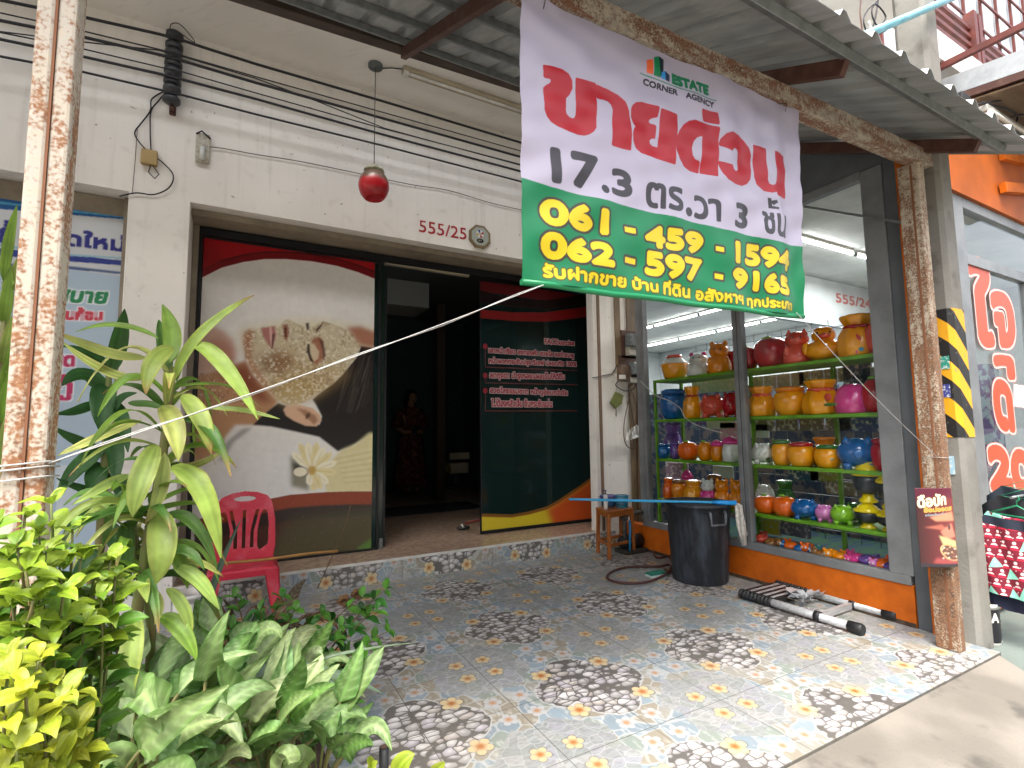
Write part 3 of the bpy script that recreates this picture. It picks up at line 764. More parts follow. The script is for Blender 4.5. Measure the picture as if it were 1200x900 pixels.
# interior
b = MB(); b.box((XG+.13, FW+.08, -.04), (14, 14, .02)); structure(b.build('gift_shop_floor', M_NF))
b = MB(); b.box((XG+.07, FW+.09, 4.40), (14, 14, 4.50)); b.build('ceiling', M_WHITEP, ns)
b = MB(); b.box((13.9, FW+.1, .03), (14, 14, 4.39)); b.box((XG+.5, 13.9, .03), (13.89, 14, 4.39)); b.box((XG+.49, 6.31, .03), (XG+.6, 13.89, 4.39)); b.build('inner_wall', M_SHOPW, ns)
b = MB(); b.box((8.2, 5.45, 3.5), (13.89, 5.55, 4.39)); b.box((11.2, 5.4, .03), (11.7, 5.56, 3.49)); b.build('inner_beam', M_SHOPW, ns)
# ------------------------------------------------------------------ printed things
def fit(s, t, lb, rb, lt, col, thick=0., edge=0., edge_col=None, shear=0.):
    """line of text stretched so its ink box runs from lb to rb along the foot and up to lt (sheet metres)"""
    cs = text_contours(t); al = np.concatenate(cs); x0, x1, y0, y1 = al[:, 0].min(), al[:, 0].max(), al[:, 1].min(), al[:, 1].max()
    ux, uy = rb[0]-lb[0], rb[1]-lb[1]; h = lt[1]-lb[1]; pc = []
    for c in cs:
        a = (c[:, 0]-x0)/(x1-x0); v = (c[:, 1]-y0)/(y1-y0)
        pc.append(s.px(np.stack([lb[0]+a*ux+v*h*shear, lb[1]+a*uy+v*h], 1)))
    m = fill_mask(pc, s.W, s.H)
    if m is None: return
    m = dilate(m, thick*s.k)
    if edge: s.put(dilate(m, edge*s.k), edge_col)
    s.put(m, col)
def z1(L, ox, oy, k): return [(ox+x/k, oy+y/k) for x, y in L]

# ---- the for-sale banner
BY = 1.72
c00, c10, c11, c01 = [at(1, BY, *q) for q in ((611.5, 329), (942, 371), (937.5, 129), (608, -14))]   # BL BR TR TL
def bl(u, v, P=(c00, c10, c11, c01)):
    return P[0]*((1-u)*(1-v))+P[1]*(u*(1-v))+P[2]*(u*v)+P[3]*((1-u)*v)
BW, BH = 1.93, 1.29
def ban(px, py):
    p = at(1, BY, px, py); u, v = .5, .5
    for _ in range(12):
        q = bl(u, v); e = 1e-4; du = (bl(u+e, v)-q)/e; dv = (bl(u, v+e)-q)/e
        A = np.array([[du.x, dv.x], [du.z, dv.z]]); d = np.linalg.solve(A, [p.x-q.x, p.z-q.z]); u += d[0]; v += d[1]
    return (u*BW, v*BH)
def bpts(L): return [ban(*q) for q in L]
s = Sheet(BW, BH, 470, '#a8a3b6')
n_ = snoise(s.H, s.W, 60, 3)
G = [(600, 206), (613.8, 209.4), (644, 219.8), (689, 231), (780, 251), (846, 268), (893, 280), (923.6, 286), (945, 290), (950, 385), (600, 345)]
s.poly(bpts(G), '#127047')
RED = '#a01421'
def redp(P, c): s.put(dilate(s.mask(P), .0095*s.k), c)
A1 = lambda L: bpts(z1(L, 610, 60, 5.294)); A2 = lambda L: bpts(z1(L, 770, 100, 5.294))
redp(A1([(140,105),(200,112),(250,125),(285,150),(305,185),(310,225),(292,262),(270,285),(268,370),(276,395),(300,415),(330,424),(346,420),(353,400),(345,178),(465,200),(460,465),(445,490),(420,505),(390,512),(350,508),(300,492),(230,462),(190,435),(165,405),(150,370),(145,240),(155,230),(183,215),(192,198),(185,178),(170,168),(142,164)]), RED)
redp(A1([(483,210),(540,235),(600,275),(645,320),(668,370),(682,440),(688,598),(575,575),(582,360),(570,325),(550,300),(520,285),(482,280)]), RED)
redp(A1([(697,360),(705,340),(725,325),(765,320),(857,346),(850,393),(825,395),(805,405),(800,425),(812,445),(843,458),(838,525),(820,522),(803,540),(808,570),(830,590),(868,600),(880,360),(969,392),(958,690),(847,656),(760,620),(730,590),(712,545),(708,510),(718,480),(735,468),(715,440),(700,400)]), RED)
redp(A2([(127,330),(145,285),(170,250),(205,225),(245,217),(375,270),(362,560),(280,535),(290,310),(270,302),(245,310),(225,335),(216,380),(222,430),(240,460),(265,475),(262,530),(220,515),(180,490),(150,450),(133,400)]), RED)
redp(A2([(285,150),(365,178),(371,238),(297,210)]), '#9c0f1b')
redp(A2([(385,370),(395,340),(420,315),(460,305),(500,318),(535,350),(560,390),(575,440),(578,520),(570,580),(550,605),(520,615),(480,605),(430,580),(400,545),(385,510),(378,483),(455,505),(460,530),(475,545),(492,545),(500,530),(500,420),(490,395),(470,385),(455,388),(450,405)]), RED)
redp(A2([(593,380),(660,400),(672,590),(685,620),(710,632),(732,625),(738,600),(725,418),(795,438),(800,692),(738,680),(735,655),(700,662),(660,650),(620,610),(605,570)]), RED)
GR = '#37353a'
def bf(t, lb, rb, lt, col, **k): fit(s, t, ban(*lb), ban(*rb), ban(*lt), col, **k)
bf('17', (647, 213), (699, 221), (647, 176), GR, thick=.012)
bf('.', (706, 224.5), (713, 226), (706, 217), GR, thick=.006)
bf('3', (719, 227), (740, 231), (719, 198), GR, thick=.008)
bf('ตร', (760, 240), (801, 247), (760, 213), GR, thick=.007)
bf('.', (806, 251), (812, 252), (806, 243), GR, thick=.006)
bf('วา', (816, 254), (844, 259), (816, 229), GR, thick=.007)
bf('3', (861, 265), (876, 267.5), (861, 239), GR, thick=.008)
bf('ชน', (893, 273), (921, 278), (893, 248.5), GR, thick=.007)
for L in ([(900, 241), (911, 243.5), (911, 246.5), (900, 244)], [(898, 232), (902, 233), (904, 243), (900, 242)], [(901, 236), (908, 235), (910, 238), (905, 241)]): s.poly(bpts(L), GR)
YL = '#c9b21e'; DK = '#39362e'
for t, lb, rb, lt in (('061', (635, 261), (711, 273.5), (635, 234)), ('459', (758, 286.5), (824.5, 295), (758, 264)), ('1594', (862, 306.5), (925, 316.5), (862, 284.5)),
                      ('062', (635, 299), (717, 312), (635, 273.5)), ('597', (759, 320), (824.5, 328), (759, 295)), ('9165', (860, 335.5), (924.5, 345.5), (860, 315))):
    bf(t, lb, rb, lt, YL, thick=.0105, edge=.0115, edge_col=DK)
for x0_, x1_, ya, yb_ in ((732, 745, 273, 266.5), (838.5, 847, 295, 289.5), (732.5, 746, 308.5, 302), (838.5, 847.5, 327, 321)):
    m_ = s.mask(bpts([(x0_, ya-1.2), (x1_, ya+1.2), (x1_, yb_+1.2), (x0_, yb_-1.2)])); s.put(dilate(m_, .012*s.k), DK); s.put(m_, YL)
for t, lb, rb, lt in (('รับฝากขาย', (637, 324), (733, 337), (637, 308)), ('บ้าน', (741.5, 338.5), (771, 342.5), (741.5, 324)), ('ที่ดิน', (779, 344), (810, 348.5), (779, 328)), ('อสังหาฯ', (818.5, 350), (871, 356.5), (818.5, 336)), ('ทุกประเภท', (877, 361), (929, 367), (877, 346.5))):
    bf(t, lb, rb, lt, YL, thick=.0036, edge=.0055, edge_col='#4a4a22')
A3 = lambda L: bpts(z1(L, 600, 0, 4))
s.poly(A3([(632, 278), (655, 270), (663, 274), (661, 346), (632, 336)]), '#d9602f')
s.poly(A3([(667, 260), (690, 253), (697, 258), (694, 360), (664, 348)]), '#0f7a4a'); s.poly(A3([(690, 253), (712, 270), (708, 330), (694, 360)]), '#15262e')
s.poly(A3([(700, 334), (716, 326), (722, 330), (720, 370), (697, 361)]), '#2a86c9'); s.poly(A3([(716, 326), (740, 345), (738, 378), (720, 370)]), '#1b2d4d')
s.poly(A3([(603, 335), (955, 470), (955, 475), (603, 340)]), '#2f7d63')
bf('ESTATE', (788.5, 95.5), (829.5, 110), (788.5, 84.5), '#12724c', thick=.006)
bf('CORNER', (756, 96.5), (794, 110.5), (756, 90), '#1c1c22', thick=.0025); bf('AGENCY', (803, 114), (836, 126), (803, 107.5), '#1c1c22', thick=.0025)
s.a *= (1-.05*(n_-.5))[..., None]
def banfn(U, V):
    u, v = U/BW, V/BH
    P = [np.array(c) for c in (c00, c10, c11, c01)]
    q = sum(w[..., None]*p for w, p in zip(((1-u)*(1-v), u*(1-v), u*v, (1-u)*v), P))
    fold = .012*np.sin(u*31+.6*v)*np.clip(u*1.6-.35, 0, 1)*(.35+.65*(1-v))+.008*np.sin(u*9+2*v)+.006*np.sin(u*57+v*3)*np.clip(u*2-1, 0, 1)
    crease = .014*np.exp(-((v-.92+.55*u)/.05)**2)*np.clip(1-u*2.2, 0, 1)+.012*np.exp(-((v-1.02+.35*u)/.04)**2)*np.clip(1-u*1.5, 0, 1)
    small = np.zeros_like(u)
    for k, (a, b_, p_) in enumerate(((19, 27, .3), (33, -21, 1.4), (-26, 43, 2.2), (51, 12, .9))): small += .0026*np.sin(a*u+b_*v+p_+2*np.sin(7*v+k))
    sagz = -.016*np.abs(np.sin(u*math.pi*3))*v**6
    return q[..., 0], q[..., 1]-fold-crease-small, q[..., 2]+sagz
M_BAN = attr_mat('vinyl_print', rough=.38, spec=.4, transl=.12)
ban_t = thing('sale_banner', 'white and green vinyl banner with big red Thai letters hung on the awning beam', 'banner', (c00+c10)/2)
s.build('printed_sheet', M_BAN, banfn, ban_t)
b = MB(); b.tube([c00.lerp(c10, i/12)+Vector((0, .004, -.004+.004*math.sin(i*1.7))) for i in range(13)], .014, 8); b.build('hem_rod', mat('banner_green', '#0c7a4b', .4), ban_t)
for (px, py) in ((637, 5), (920, 127)):
    p = at(1, BY-.012, px, py); b = MB(); b.tube([p+Vector((0, 0, -.02)), p+Vector((.008, -.006, .03)), p+Vector((.0, .05, .06))], .002, 5); b.build('wire_tie', M_WIRE, ban_t)

# ---- salon sliding doors
dl = thing('sliding_door', 'glass sliding door wearing a spa poster of a woman lying with a scrub mask', 'door', (.59, 6.06, .24))
LY = 6.06; lx0, lx1, lz0, lz1 = -.335, at(1, LY, 437, 480).x, .262, 3.635
b = MB(); b.box((lx0, LY+.006, lz0), (lx1+.05, LY+.014, lz1)); b.build('pane', M_DKGL, dl)
b = MB(); b.box((lx0-.001, LY-.004, .237), (lx1+.08, LY+.03, lz0-.001)); b.box((lx0, LY-.004, lz1+.001), (lx1+.08, LY+.03, 3.654)); b.box((lx1+.052, LY-.004, lz0), (lx1+.08, LY+.03, lz1)); b.build('frame', M_BLACKF, dl)
s = Sheet(lx1-lx0, lz1-lz0, 215, '#c9c7c0')
def lp(L): return [((p.x-lx0), (p.z-lz0)) for p in (at(1, LY, *q) for q in L)]
k5 = lambda L: lp(z1(L, 230, 360, 5))
gy, gx = np.mgrid[0:s.H, 0:s.W]/np.array([s.H, s.W])[:, None, None]
s.a[:] = np.array(lin('#eceae5'))*(1-.05*gy[..., None]); s.a *= (.96+.08*snoise(s.H, s.W, 50, 1))[..., None]
s.poly(k5([(250, 130), (400, 100), (560, 70), (760, 70), (1060, 130), (1060, 260), (250, 260)]), '#d9cf9a', .5, 10)
# shoulder, neck
s.poly(k5([(-10, 120), (60, 100), (150, 130), (215, 190), (235, 260), (225, 340), (100, 380), (-10, 400)]), '#c4937a', .8, 5)
s.poly(k5([(60, 190), (150, 185), (220, 240), (225, 330), (120, 350), (70, 270)]), '#a8583f', .55, 7)
s.poly(k5([(-10, 400), (100, 375), (190, 345), (290, 315), (330, 400), (480, 550), (440, 610), (360, 690), (230, 690), (160, 770), (130, 850), (20, 900), (-10, 900)]), '#b98b66', 1, 3)
s.poly(k5([(120, 400), (290, 320), (360, 430), (450, 560), (380, 560), (250, 470)]), '#7d3416', .9, 8)
s.poly(k5([(-10, 640), (180, 660), (160, 770), (130, 850), (20, 900), (-10, 900)]), '#b98a63', .8, 6)
# hair behind, towel
HAIR = [(960, 225), (1060, 240), (1060, 740), (1000, 760), (900, 820), (830, 845), (720, 760), (560, 725), (440, 700), (330, 690), (380, 640), (480, 560), (560, 590), (720, 690), (735, 640), (700, 570), (680, 540), (740, 490), (850, 400), (940, 290)]
s.poly(k5(HAIR), '#1d1716', 1, 1.5)
rr = np.random.default_rng(5)
for i in range(60):
    x = rr.uniform(860, 1050); y = rr.uniform(250, 480); s.line(k5([(x, y), (x-15, y+60), (x-45, y+150)]), .006, '#5f564e' if i % 3 else '#8a8076', .22, .8)
s.poly(k5([(140, 900), (180, 790), (270, 715), (330, 705), (420, 720), (500, 740), (560, 770), (590, 800), (560, 900), (580, 1120), (100, 1160), (90, 1000)]), '#e4e3e1', 1, 2)
s.poly(k5([(130, 900), (175, 790), (270, 712), (330, 705), (300, 730), (220, 790), (160, 900)]), '#5b564c', .6, 3)
# face
FACE = [(272, 175), (284, 140), (312, 126), (345, 132), (368, 126), (390, 113), (415, 117), (440, 106), (462, 108), (480, 120), (498, 100), (520, 76), (545, 70), (562, 80), (590, 98), (640, 116), (690, 112), (720, 92), (745, 82), (800, 100), (880, 130), (945, 180), (965, 230), (940, 290), (900, 340), (850, 400), (800, 450), (740, 490), (700, 510), (660, 545), (600, 570), (540, 580), (480, 550), (400, 470), (330, 390), (290, 310), (280, 240)]
s.poly(k5(FACE), '#cfc3a4', 1, 1.2)
s.poly(k5([(520, 200), (640, 330), (860, 330), (880, 400), (720, 500), (560, 560), (440, 480), (420, 380)]), '#b3945c', .55, 14)
s.poly(k5([(275, 170), (300, 135), (335, 130), (330, 200), (320, 300), (400, 420), (480, 540), (400, 470), (290, 310)]), '#a85a2d', .85, 5)
s.poly(k5([(400, 280), (470, 250), (560, 280), (570, 350), (500, 390), (400, 380), (350, 300)]), '#7d4a22', .75, 9)
s.poly(k5([(430, 430), (560, 420), (700, 420), (760, 470), (660, 540), (540, 575), (480, 545)]), '#b89c5e', .6, 10)
def inside(L):
    m = s.mask(k5(L)); return m if m is not None else np.zeros((s.H, s.W), np.float32)
fm = inside(FACE)
n1 = snoise(s.H, s.W, 5, 11, 2); n2 = snoise(s.H, s.W, 26, 12, 2)
s.put(fm*np.clip((n1-.55)*6, 0, 1)*np.clip((n2-.3)*3, 0, 1), '#7d5c38', .45); s.put(fm*np.clip((.42-n1)*7, 0, 1), '#eee8d8', .5)
for i in range(200):
    x, y = rr.uniform(280, 930), rr.uniform(130, 560); a = rr.uniform(0, 3.14); L = rr.uniform(8, 18)
    q = s.mask(k5([(x, y), (x+L*math.cos(a), y+L*math.sin(a)), (x+L*math.cos(a)+4, y+L*math.sin(a)+2.5), (x+2.5, y+3)]))
    if q is not None: s.put(q*fm, '#4d2d14' if i % 2 else '#efe6d0', .7)
for i in range(130):
    x, y = rr.uniform(20, 330), rr.uniform(380, 620); a = rr.uniform(0, 3.14); L = rr.uniform(10, 30)
    s.poly(k5([(x, y), (x+L*math.cos(a), y+L*math.sin(a)), (x+L*math.cos(a)+4, y+L*math.sin(a)+4), (x+4, y+5)]), '#6e3a1a' if i % 3 else '#e5d5b8', .6)
s.poly(k5([(380, 122), (462, 112), (468, 170), (445, 250), (415, 210), (390, 170)]), '#b0706a', .95, 1.5); s.poly(k5([(428, 118), (440, 114), (448, 200), (443, 250), (432, 190)]), '#e3bdb2', .8, 1)
s.poly(k5([(445, 160), (460, 150), (448, 245), (440, 240)]), '#4a1d1b', .9, 1)
s.poly(k5([(505, 105), (535, 95), (545, 150), (530, 200), (515, 180)]), '#8a3a22', .85, 2); s.poly(k5([(515, 120), (530, 120), (527, 185), (518, 170)]), '#3f150e', .8, 1)
s.poly(k5([(640, 95), (660, 90), (662, 130), (648, 135)]), '#3a1c12', .9, 1); s.poly(k5([(700, 130), (745, 85), (735, 110), (705, 150)]), '#452417', .9, 1)
s.poly(k5([(670, 190), (720, 170), (745, 200), (750, 300), (700, 345), (675, 310), (700, 260)]), '#9a4a2b', .8, 3)
s.poly(k5([(665, 215), (690, 215), (720, 260), (715, 300), (690, 320), (672, 290)]), '#d9c7a8', .9, 1.5)
s.poly(k5([(650, 215), (664, 215), (668, 270), (690, 330), (665, 310), (648, 260)]), '#2b1710', .95, 1); s.poly(k5([(715, 175), (745, 200), (757, 280), (745, 320), (738, 250)]), '#4f2a24', .85, 1.5)
# ear, hair strands, orange light behind forehead
s.poly(k5([(510, 600), (525, 580), (600, 572), (680, 590), (725, 630), (733, 665), (705, 698), (640, 695), (570, 665), (525, 635)]), '#d8b295', 1, 1.2)
s.poly(k5([(585, 590), (640, 600), (700, 635), (712, 665), (690, 690), (640, 640)]), '#96664a', .8, 2); s.poly(k5([(640, 630), (665, 615), (668, 640), (640, 660)]), '#3d2015', .8, 1.2)
s.poly(k5([(880, 118), (960, 110), (1060, 150), (1060, 240), (960, 225), (920, 170)]), '#a5593a', .85, 5)
# lower right: cream cloth and lotus
k6 = lambda L: lp(z1(L, 300, 450, 4))
s.poly(k6([(350, 360), (400, 310), (470, 280), (530, 230), (560, 230), (560, 505), (330, 510), (320, 440)]), '#ddd3a2', 1, 3)
for i in range(12): s.line(k6([(370+i*4, 340+i*11), (560, 300+i*14)]), .01, '#b5a05a' if i % 2 else '#ece7c9', .5, 2)
s.poly(k6([(160, 330), (240, 400), (250, 500), (165, 480)]), '#5d5a2c', .8, 4); s.poly(k6([(170, 370), (235, 380), (240, 430), (180, 430)]), '#211b12', .8, 3)
s.ell(lp([(352, 553)])[0], .07, .05, '#efe7cf', 1, 0, 1)
cx, cy = 262, 405
for i, (dx_, dy_) in enumerate(((-95, -85), (-60, -130), (-20, -138), (25, -135), (62, -112), (95, -85), (118, -40), (118, 10), (80, 62), (10, 98), (-15, 70), (45, 90))):
    L = math.hypot(dx_, dy_); nx_, ny_ = -dy_/L*19, dx_/L*19
    s.poly(k6([(cx, cy), (cx+dx_*.45+nx_, cy+dy_*.45+ny_), (cx+dx_*.85+nx_*.8, cy+dy_*.85+ny_*.8), (cx+dx_, cy+dy_), (cx+dx_*.85-nx_*.8, cy+dy_*.85-ny_*.8), (cx+dx_*.45-nx_, cy+dy_*.45-ny_)]), '#e8dca6' if i % 2 else '#f2ecd2', 1, .8)
    s.line(k6([(cx, cy), (cx+dx_*.8, cy+dy_*.8)]), .006, '#b99a4c', .5, .8)
s.ell(lp([(300+cx/4, 450+cy/4)])[0], .045, .05, '#c39b3c', .9, 0, 2)
# red arch on top, brown bands below
ARC = [(228, 330), (239, 324), (260, 313.5), (285, 307), (310, 303.5), (335, 303.5), (365, 306), (395, 311.5), (420, 319), (445, 329)]
s.poly(lp(ARC+[(450, 280), (450, 240), (228, 240)]), '#a9121a', 1, .6)
s.poly(lp(ARC+[(x, y-7) for x, y in ARC[::-1]]), '#7c0e15', 1, .6); s.poly(lp([(x, y-7) for x, y in ARC]+[(x, y-9) for x, y in ARC[::-1]]), '#3a0a0d', .9, .5)
s.ell(lp([(248, 300)])[0], .1, .12, '#8d0d14', .5, 0, 5)
B1 = [(228, 611), (260, 598), (300, 588), (340, 580), (380, 577), (410, 576), (445, 576)]
s.poly(lp(B1+[(445, 700), (228, 700)]), '#4f2f27', 1, .6)
s.poly(lp(B1+[(x, y+17) for x, y in B1[::-1]]), '#8e4028', 1, .8); s.poly(lp([(x, y+15) for x, y in B1]+[(x, y+30) for x, y in B1[::-1]]), '#372a27', 1, 1.5)
s.poly(lp([(340, 610), (445, 596), (445, 660), (300, 670)]), '#55563a', .7, 12); s.poly(lp([(418, 643), (436, 630), (436, 648)]), '#5e8a3c', .8, 3)
for i in range(40): s.ell((rr.uniform(0, s.w), rr.uniform(0, .7)), .004, .004, '#a79f92', .5)
s.build('poster', attr_mat('poster_print', rough=.32, spec=.4, noise=.05), lambda U, V: (lx0+U, LY+0*U, lz0+V), dl)
b = MB(); p = at(1, LY, 446, 640); b.box((p.x-.02, LY-.012, .245), (p.x+.02, LY-.0045, .36)); b.build('latch', M_GALV, dl)

dr = thing('sliding_door', 'dark green glass sliding door with red salon lettering and a yellow swoosh', 'door', (3.6, 6.18, .24))
RY = 6.18; rx0, rx1, rz0, rz1 = at(1, RY, 563, 500).x, 4.835, .285, 3.64
b = MB(); b.box((rx0+.012, RY+.006, rz0), (rx1-.05, RY+.014, rz1)); b.build('pane', M_DKGL, dr)
b = MB(); b.box((rx0, RY-.004, rz0), (rx0+.011, RY+.03, rz1)); b.box((rx1-.049, RY-.004, rz0), (rx1, RY+.03, rz1)); b.box((rx0, RY-.004, .24), (rx1, RY+.03, rz0-.001)); b.box((rx0, RY-.004, rz1+.001), (rx1, RY+.03, 3.654)); b.build('frame', M_BLACKF, dr)
wx1 = rx1-.05
s = Sheet(wx1-rx0-.012, rz1-rz0, 190, '#1d3530')
def rp(L): return [((p.x-rx0-.012), (p.z-rz0)) for p in (at(1, RY, *q) for q in L)]
T_ = [(555, 322), (690, 352)]
s.poly(rp([(555, 300), (700, 320), (700, 352), (660, 355), (620, 350), (555, 340)]), '#5e1216', 1, 1)
s.poly(rp([(555, 338), (600, 350), (640, 352), (683, 345), (700, 342), (700, 352), (683, 357), (640, 363), (600, 360), (555, 354)]), '#1b0c0d', 1, .8)
s.poly(rp([(555, 362), (600, 366), (640, 366), (683, 360), (700, 358), (700, 370), (683, 372), (640, 377), (600, 376), (555, 372)]), '#8d1b1e', 1, .6)
SW = [(560, 602), (600, 603), (620, 599.5), (640, 594), (655, 586), (668, 577), (680, 569), (696, 557)]
s.poly(rp(SW+[(696, 606), (690, 611), (560, 632)]), '#c9b72e', 1, .5)
s.poly(rp([(640, 596), (655, 587), (668, 578), (680, 570), (696, 558), (696, 612), (650, 620)]), '#b9341f', .9, 8)
s.poly(rp(SW+[(x, y+3.5) for x, y in SW[::-1]]), '#7a4a1e', 1, .5)
PK = '#dfc9cb'; TX = '#8e2f3c'
z5 = lambda x, y: (560+x/8.571, 380+y/8.571)
def rt(t, l, r_, yb, yt, yb2=None):
    a, b2, c2 = z5(l, yb), z5(r_, yb2 or yb), z5(l, yt); q = rp([a, b2, c2]); fit(s, t, q[0], q[1], q[2], TX, thick=.0045, edge=.0062, edge_col=PK)
rt('FACExercise', 672, 968, 195, 145, 212)
rt('เอาหน้าเรียว ลงทองคำ สวยใส ออร่าชมพู', 110, 965, 300, 225, 350); rt('หน้าผากกระชับปรุง รีเซฟ ปลอดภัย 100%', 112, 990, 405, 332, 437)
rt('ลดถุงตา บำรุงรอยแผลเป็นให้ดีขึ้น', 120, 872, 555, 470, 570); rt('สวยใสธรรมชาติ หน้าดูอ่อนกว่าวัย', 122, 900, 705, 625, 730); rt('ไม่ต้องกลัวเจ็บ ยิ้มกระชับแน่น', 138, 745, 825, 745, 830)
for y in (222, 515, 668): s.ell(rp([z5(74, y)])[0], .034, .040, '#8a2030')
for (y0, y1, y2) in ((240, 430, 465), (525, 588, 608), (690, 870, 870)):
    s.line(rp([z5(76, y0), z5(76, y1)]), .010, '#5e222a'); s.line(rp([z5(76, y1), z5(1000, y2)]), .012, '#6a2028')
s.build('lettering', attr_mat('sticker_print', rough=.35, spec=.4), lambda U, V: (rx0+.012+U, RY+0*U, rz0+V), dr, cut=True)
# a spare glass leaf parked behind the poster door
sp_ = thing('sliding_door', 'narrow visible edge of a spare green glass door behind the poster door', 'door', (1.3, 6.18, .24))
b = MB(); b.box((.55, 6.186, .285), (1.60, 6.194, 3.64)); b.build('pane', mat('green_glass_edge', '#0d2a22', .15), sp_)
b = MB(); b.box((1.601, 6.176, .24), (1.625, 6.21, 3.65)); b.build('frame', M_BLACKF, sp_)

# ---- signs of the left neighbour
SY = 5.755; sx0, sx1, sz0, sz1 = -2.6, -.958, .25, 3.62
def sg(L): return [(p.x-sx0, p.z-sz0) for p in (at(1, SY, *q) for q in L)]
s = Sheet(sx1-sx0, sz1-sz0, 120, '#c5c9cc')
s.poly(sg([(-200, 312), (40, 312), (75, 315), (150, 325), (150, 700), (-200, 700)]), '#a9bccd')
gy = np.mgrid[0:s.H, 0:s.W][0]/s.H
s.poly(sg([(-200, 212), (0, 232), (75, 242), (150, 251.5), (150, 257.5), (75, 251), (0, 245), (-200, 228)]), '#1c5a9a'); s.poly(sg([(-200, 216), (0, 236), (75, 245.5), (150, 254), (150, 255.5), (75, 247.5), (0, 239), (-200, 220)]), '#59a3c9')
s.poly(sg([(-200, 284), (0, 291), (75, 298), (150, 306), (150, 311.5), (75, 306), (0, 300), (-200, 292)]), '#2a3a86'); s.poly(sg([(-200, 276), (0, 286), (75, 297), (150, 302), (150, 304), (75, 299.5), (0, 289), (-200, 280)]), '#8fb6c6')
s.poly(sg([(-200, 308), (40, 309), (75, 311), (150, 319.5), (150, 322), (75, 315), (-200, 311)]), '#4a5d86')
def sf(t, a, b2, c2, col, th=.007, **k): q = sg([a, b2, c2]); fit(s, t, q[0], q[1], q[2], col, thick=th, **k)
sf('ดใหม่', (77, 287), (145, 294.5), (77, 268), '#252a7c', .012); sf('จัดกู้', (-30, 290), (11, 292), (-30, 256), '#252a7c', .012)
sf('สบาย', (64, 353), (123, 355.5), (64, 339), '#1f7d4f', .012, edge=.012, edge_col='#dfe6ea', shear=.15); sf('เงินก้อน', (62, 374), (119, 375), (62, 360), '#c23b4f', .006, edge=.009, edge_col='#dfe3ea')
sf('สุด', (60, 435), (86, 434), (60, 417), '#b3275c', .011, edge=.010, edge_col='#dfe3ea'); sf('กู้', (60, 470), (84, 468), (60, 440), '#b3275c', .011, edge=.010, edge_col='#dfe3ea')
s.poly(sg([(92, 545), (87, 615), (66, 615), (66, 545)]), '#c3cdd6')
s.build('sign_panel', attr_mat('sign_print', rough=.45), lambda U, V: (sx0+U, SY+0*U, sz0+V), nb)

# ---- painted house numbers
def decal(name, t, y, lb, rb, lt, col, m, thick=.004, label=None, cat=None, ppm=220):
    a, b2, c2 = [at(1, y, *q) for q in (lb, rb, lt)]
    x0, x1 = min(a.x, c2.x)-.03, b2.x+.03; zz0, zz1 = min(a.z, b2.z)-.03, max(c2.z, b2.z+c2.z-a.z)+.03
    s = Sheet(x1-x0, zz1-zz0, ppm, col); fit(s, t, (a.x-x0, a.z-zz0), (b2.x-x0, b2.z-zz0), (c2.x-x0, c2.z-zz0), col, thick=thick)
    return s.build(name, m, lambda U, V: (x0+U, y+0*U, zz0+V), None if label else house, cut=True)
decal('painted_number', '555/25', 5.556, (491, 271.5), (546.5, 281), (491, 257.5), '#a31f28', attr_mat('number_paint', rough=.6), .0)
p = at(1, 5.448, 980, 354)
s = Sheet(1.5, .3, 150, '#a8625e'); fit(s, '555/24', (.1, .06), (1.35, .06), (.1, .24), '#a8625e', thick=.008)
s.build('painted_number', attr_mat('number_paint_faded', rough=.6), lambda U, V: (p.x+U-.1, 5.448+0*U, p.z+V-.06), ns, cut=True)

# ---- orange lettering on the shop front
s = Sheet(1.7, 3.0, 130, '#d9501f'); ox, oz = 5.85, .5
def gl_(L): return [(p.x-ox, p.z-oz) for p in (at(1, FW-.004, *q) for q in L)]
for t, a, b2, c2 in (('ใ', (1144, 402), (1165, 402.5), (1144, 309)), ('จ', (1168, 402), (1190, 404), (1168, 346)), ('า', (1168, 440), (1188, 440), (1168, 421)), ('ด', (1169, 498), (1188, 503), (1169, 447)), ('20', (1163, 570), (1210, 574), (1163, 525))):
    q = gl_([a, b2, c2]); fit(s, t, q[0], q[1], q[2], '#c2441f', thick=.044, edge=.018, edge_col='#c9c2bc')
s.poly(gl_([(1188, 450), (1201, 452), (1201, 478), (1188, 476)]), '#d5d9dc')
s.build('window_lettering', attr_mat('vinyl_letter', rough=.4), lambda U, V: (ox+U, FW-.004+0*U, oz+V), ns, cut=True)

# ---- small advert wired to the right post
cc_ = Vector((XP-.012, 1.752, 1.2)); yv = (cc_-CAM).dot(_fw)
def adp(px, py): return CAM+((px-600)/F_PX*_r2-(py-450)/F_PX*_u2+_fw)*yv
pa = adp(1071.5, 572); pb = adp(1114, 569); h_ = pa.z-adp(1076, 662).z; w_ = (pb-pa).length
s = Sheet(w_, h_, 420, '#3f1a1a')
yy, xx = np.mgrid[0:s.H, 0:s.W]/np.array([s.H, s.W])[:, None, None]
s.a[:] = np.array(lin('#35171a'))*(1-xx[..., None])+np.array(lin('#7a2f33'))*xx[..., None]
U_ = lambda x, y: (x*w_, (1-y)*h_)
s.poly([U_(0, 0), U_(1, 0), U_(1, .14), U_(.5, .08), U_(0, .18)], '#571f33', .8, 3)
fit(s, 'ดือบัก', U_(.05, .25), U_(.78, .21), U_(.05, .10), '#ead9b0', thick=.004); fit(s, 'ช้อปออดส', U_(.18, .31), U_(.95, .285), U_(.18, .245), '#c79a4a', thick=.003); fit(s, 'อร่อยถึงเครื่อง', U_(.2, .36), U_(.8, .34), U_(.2, .325), '#9fc0c8', thick=.001)
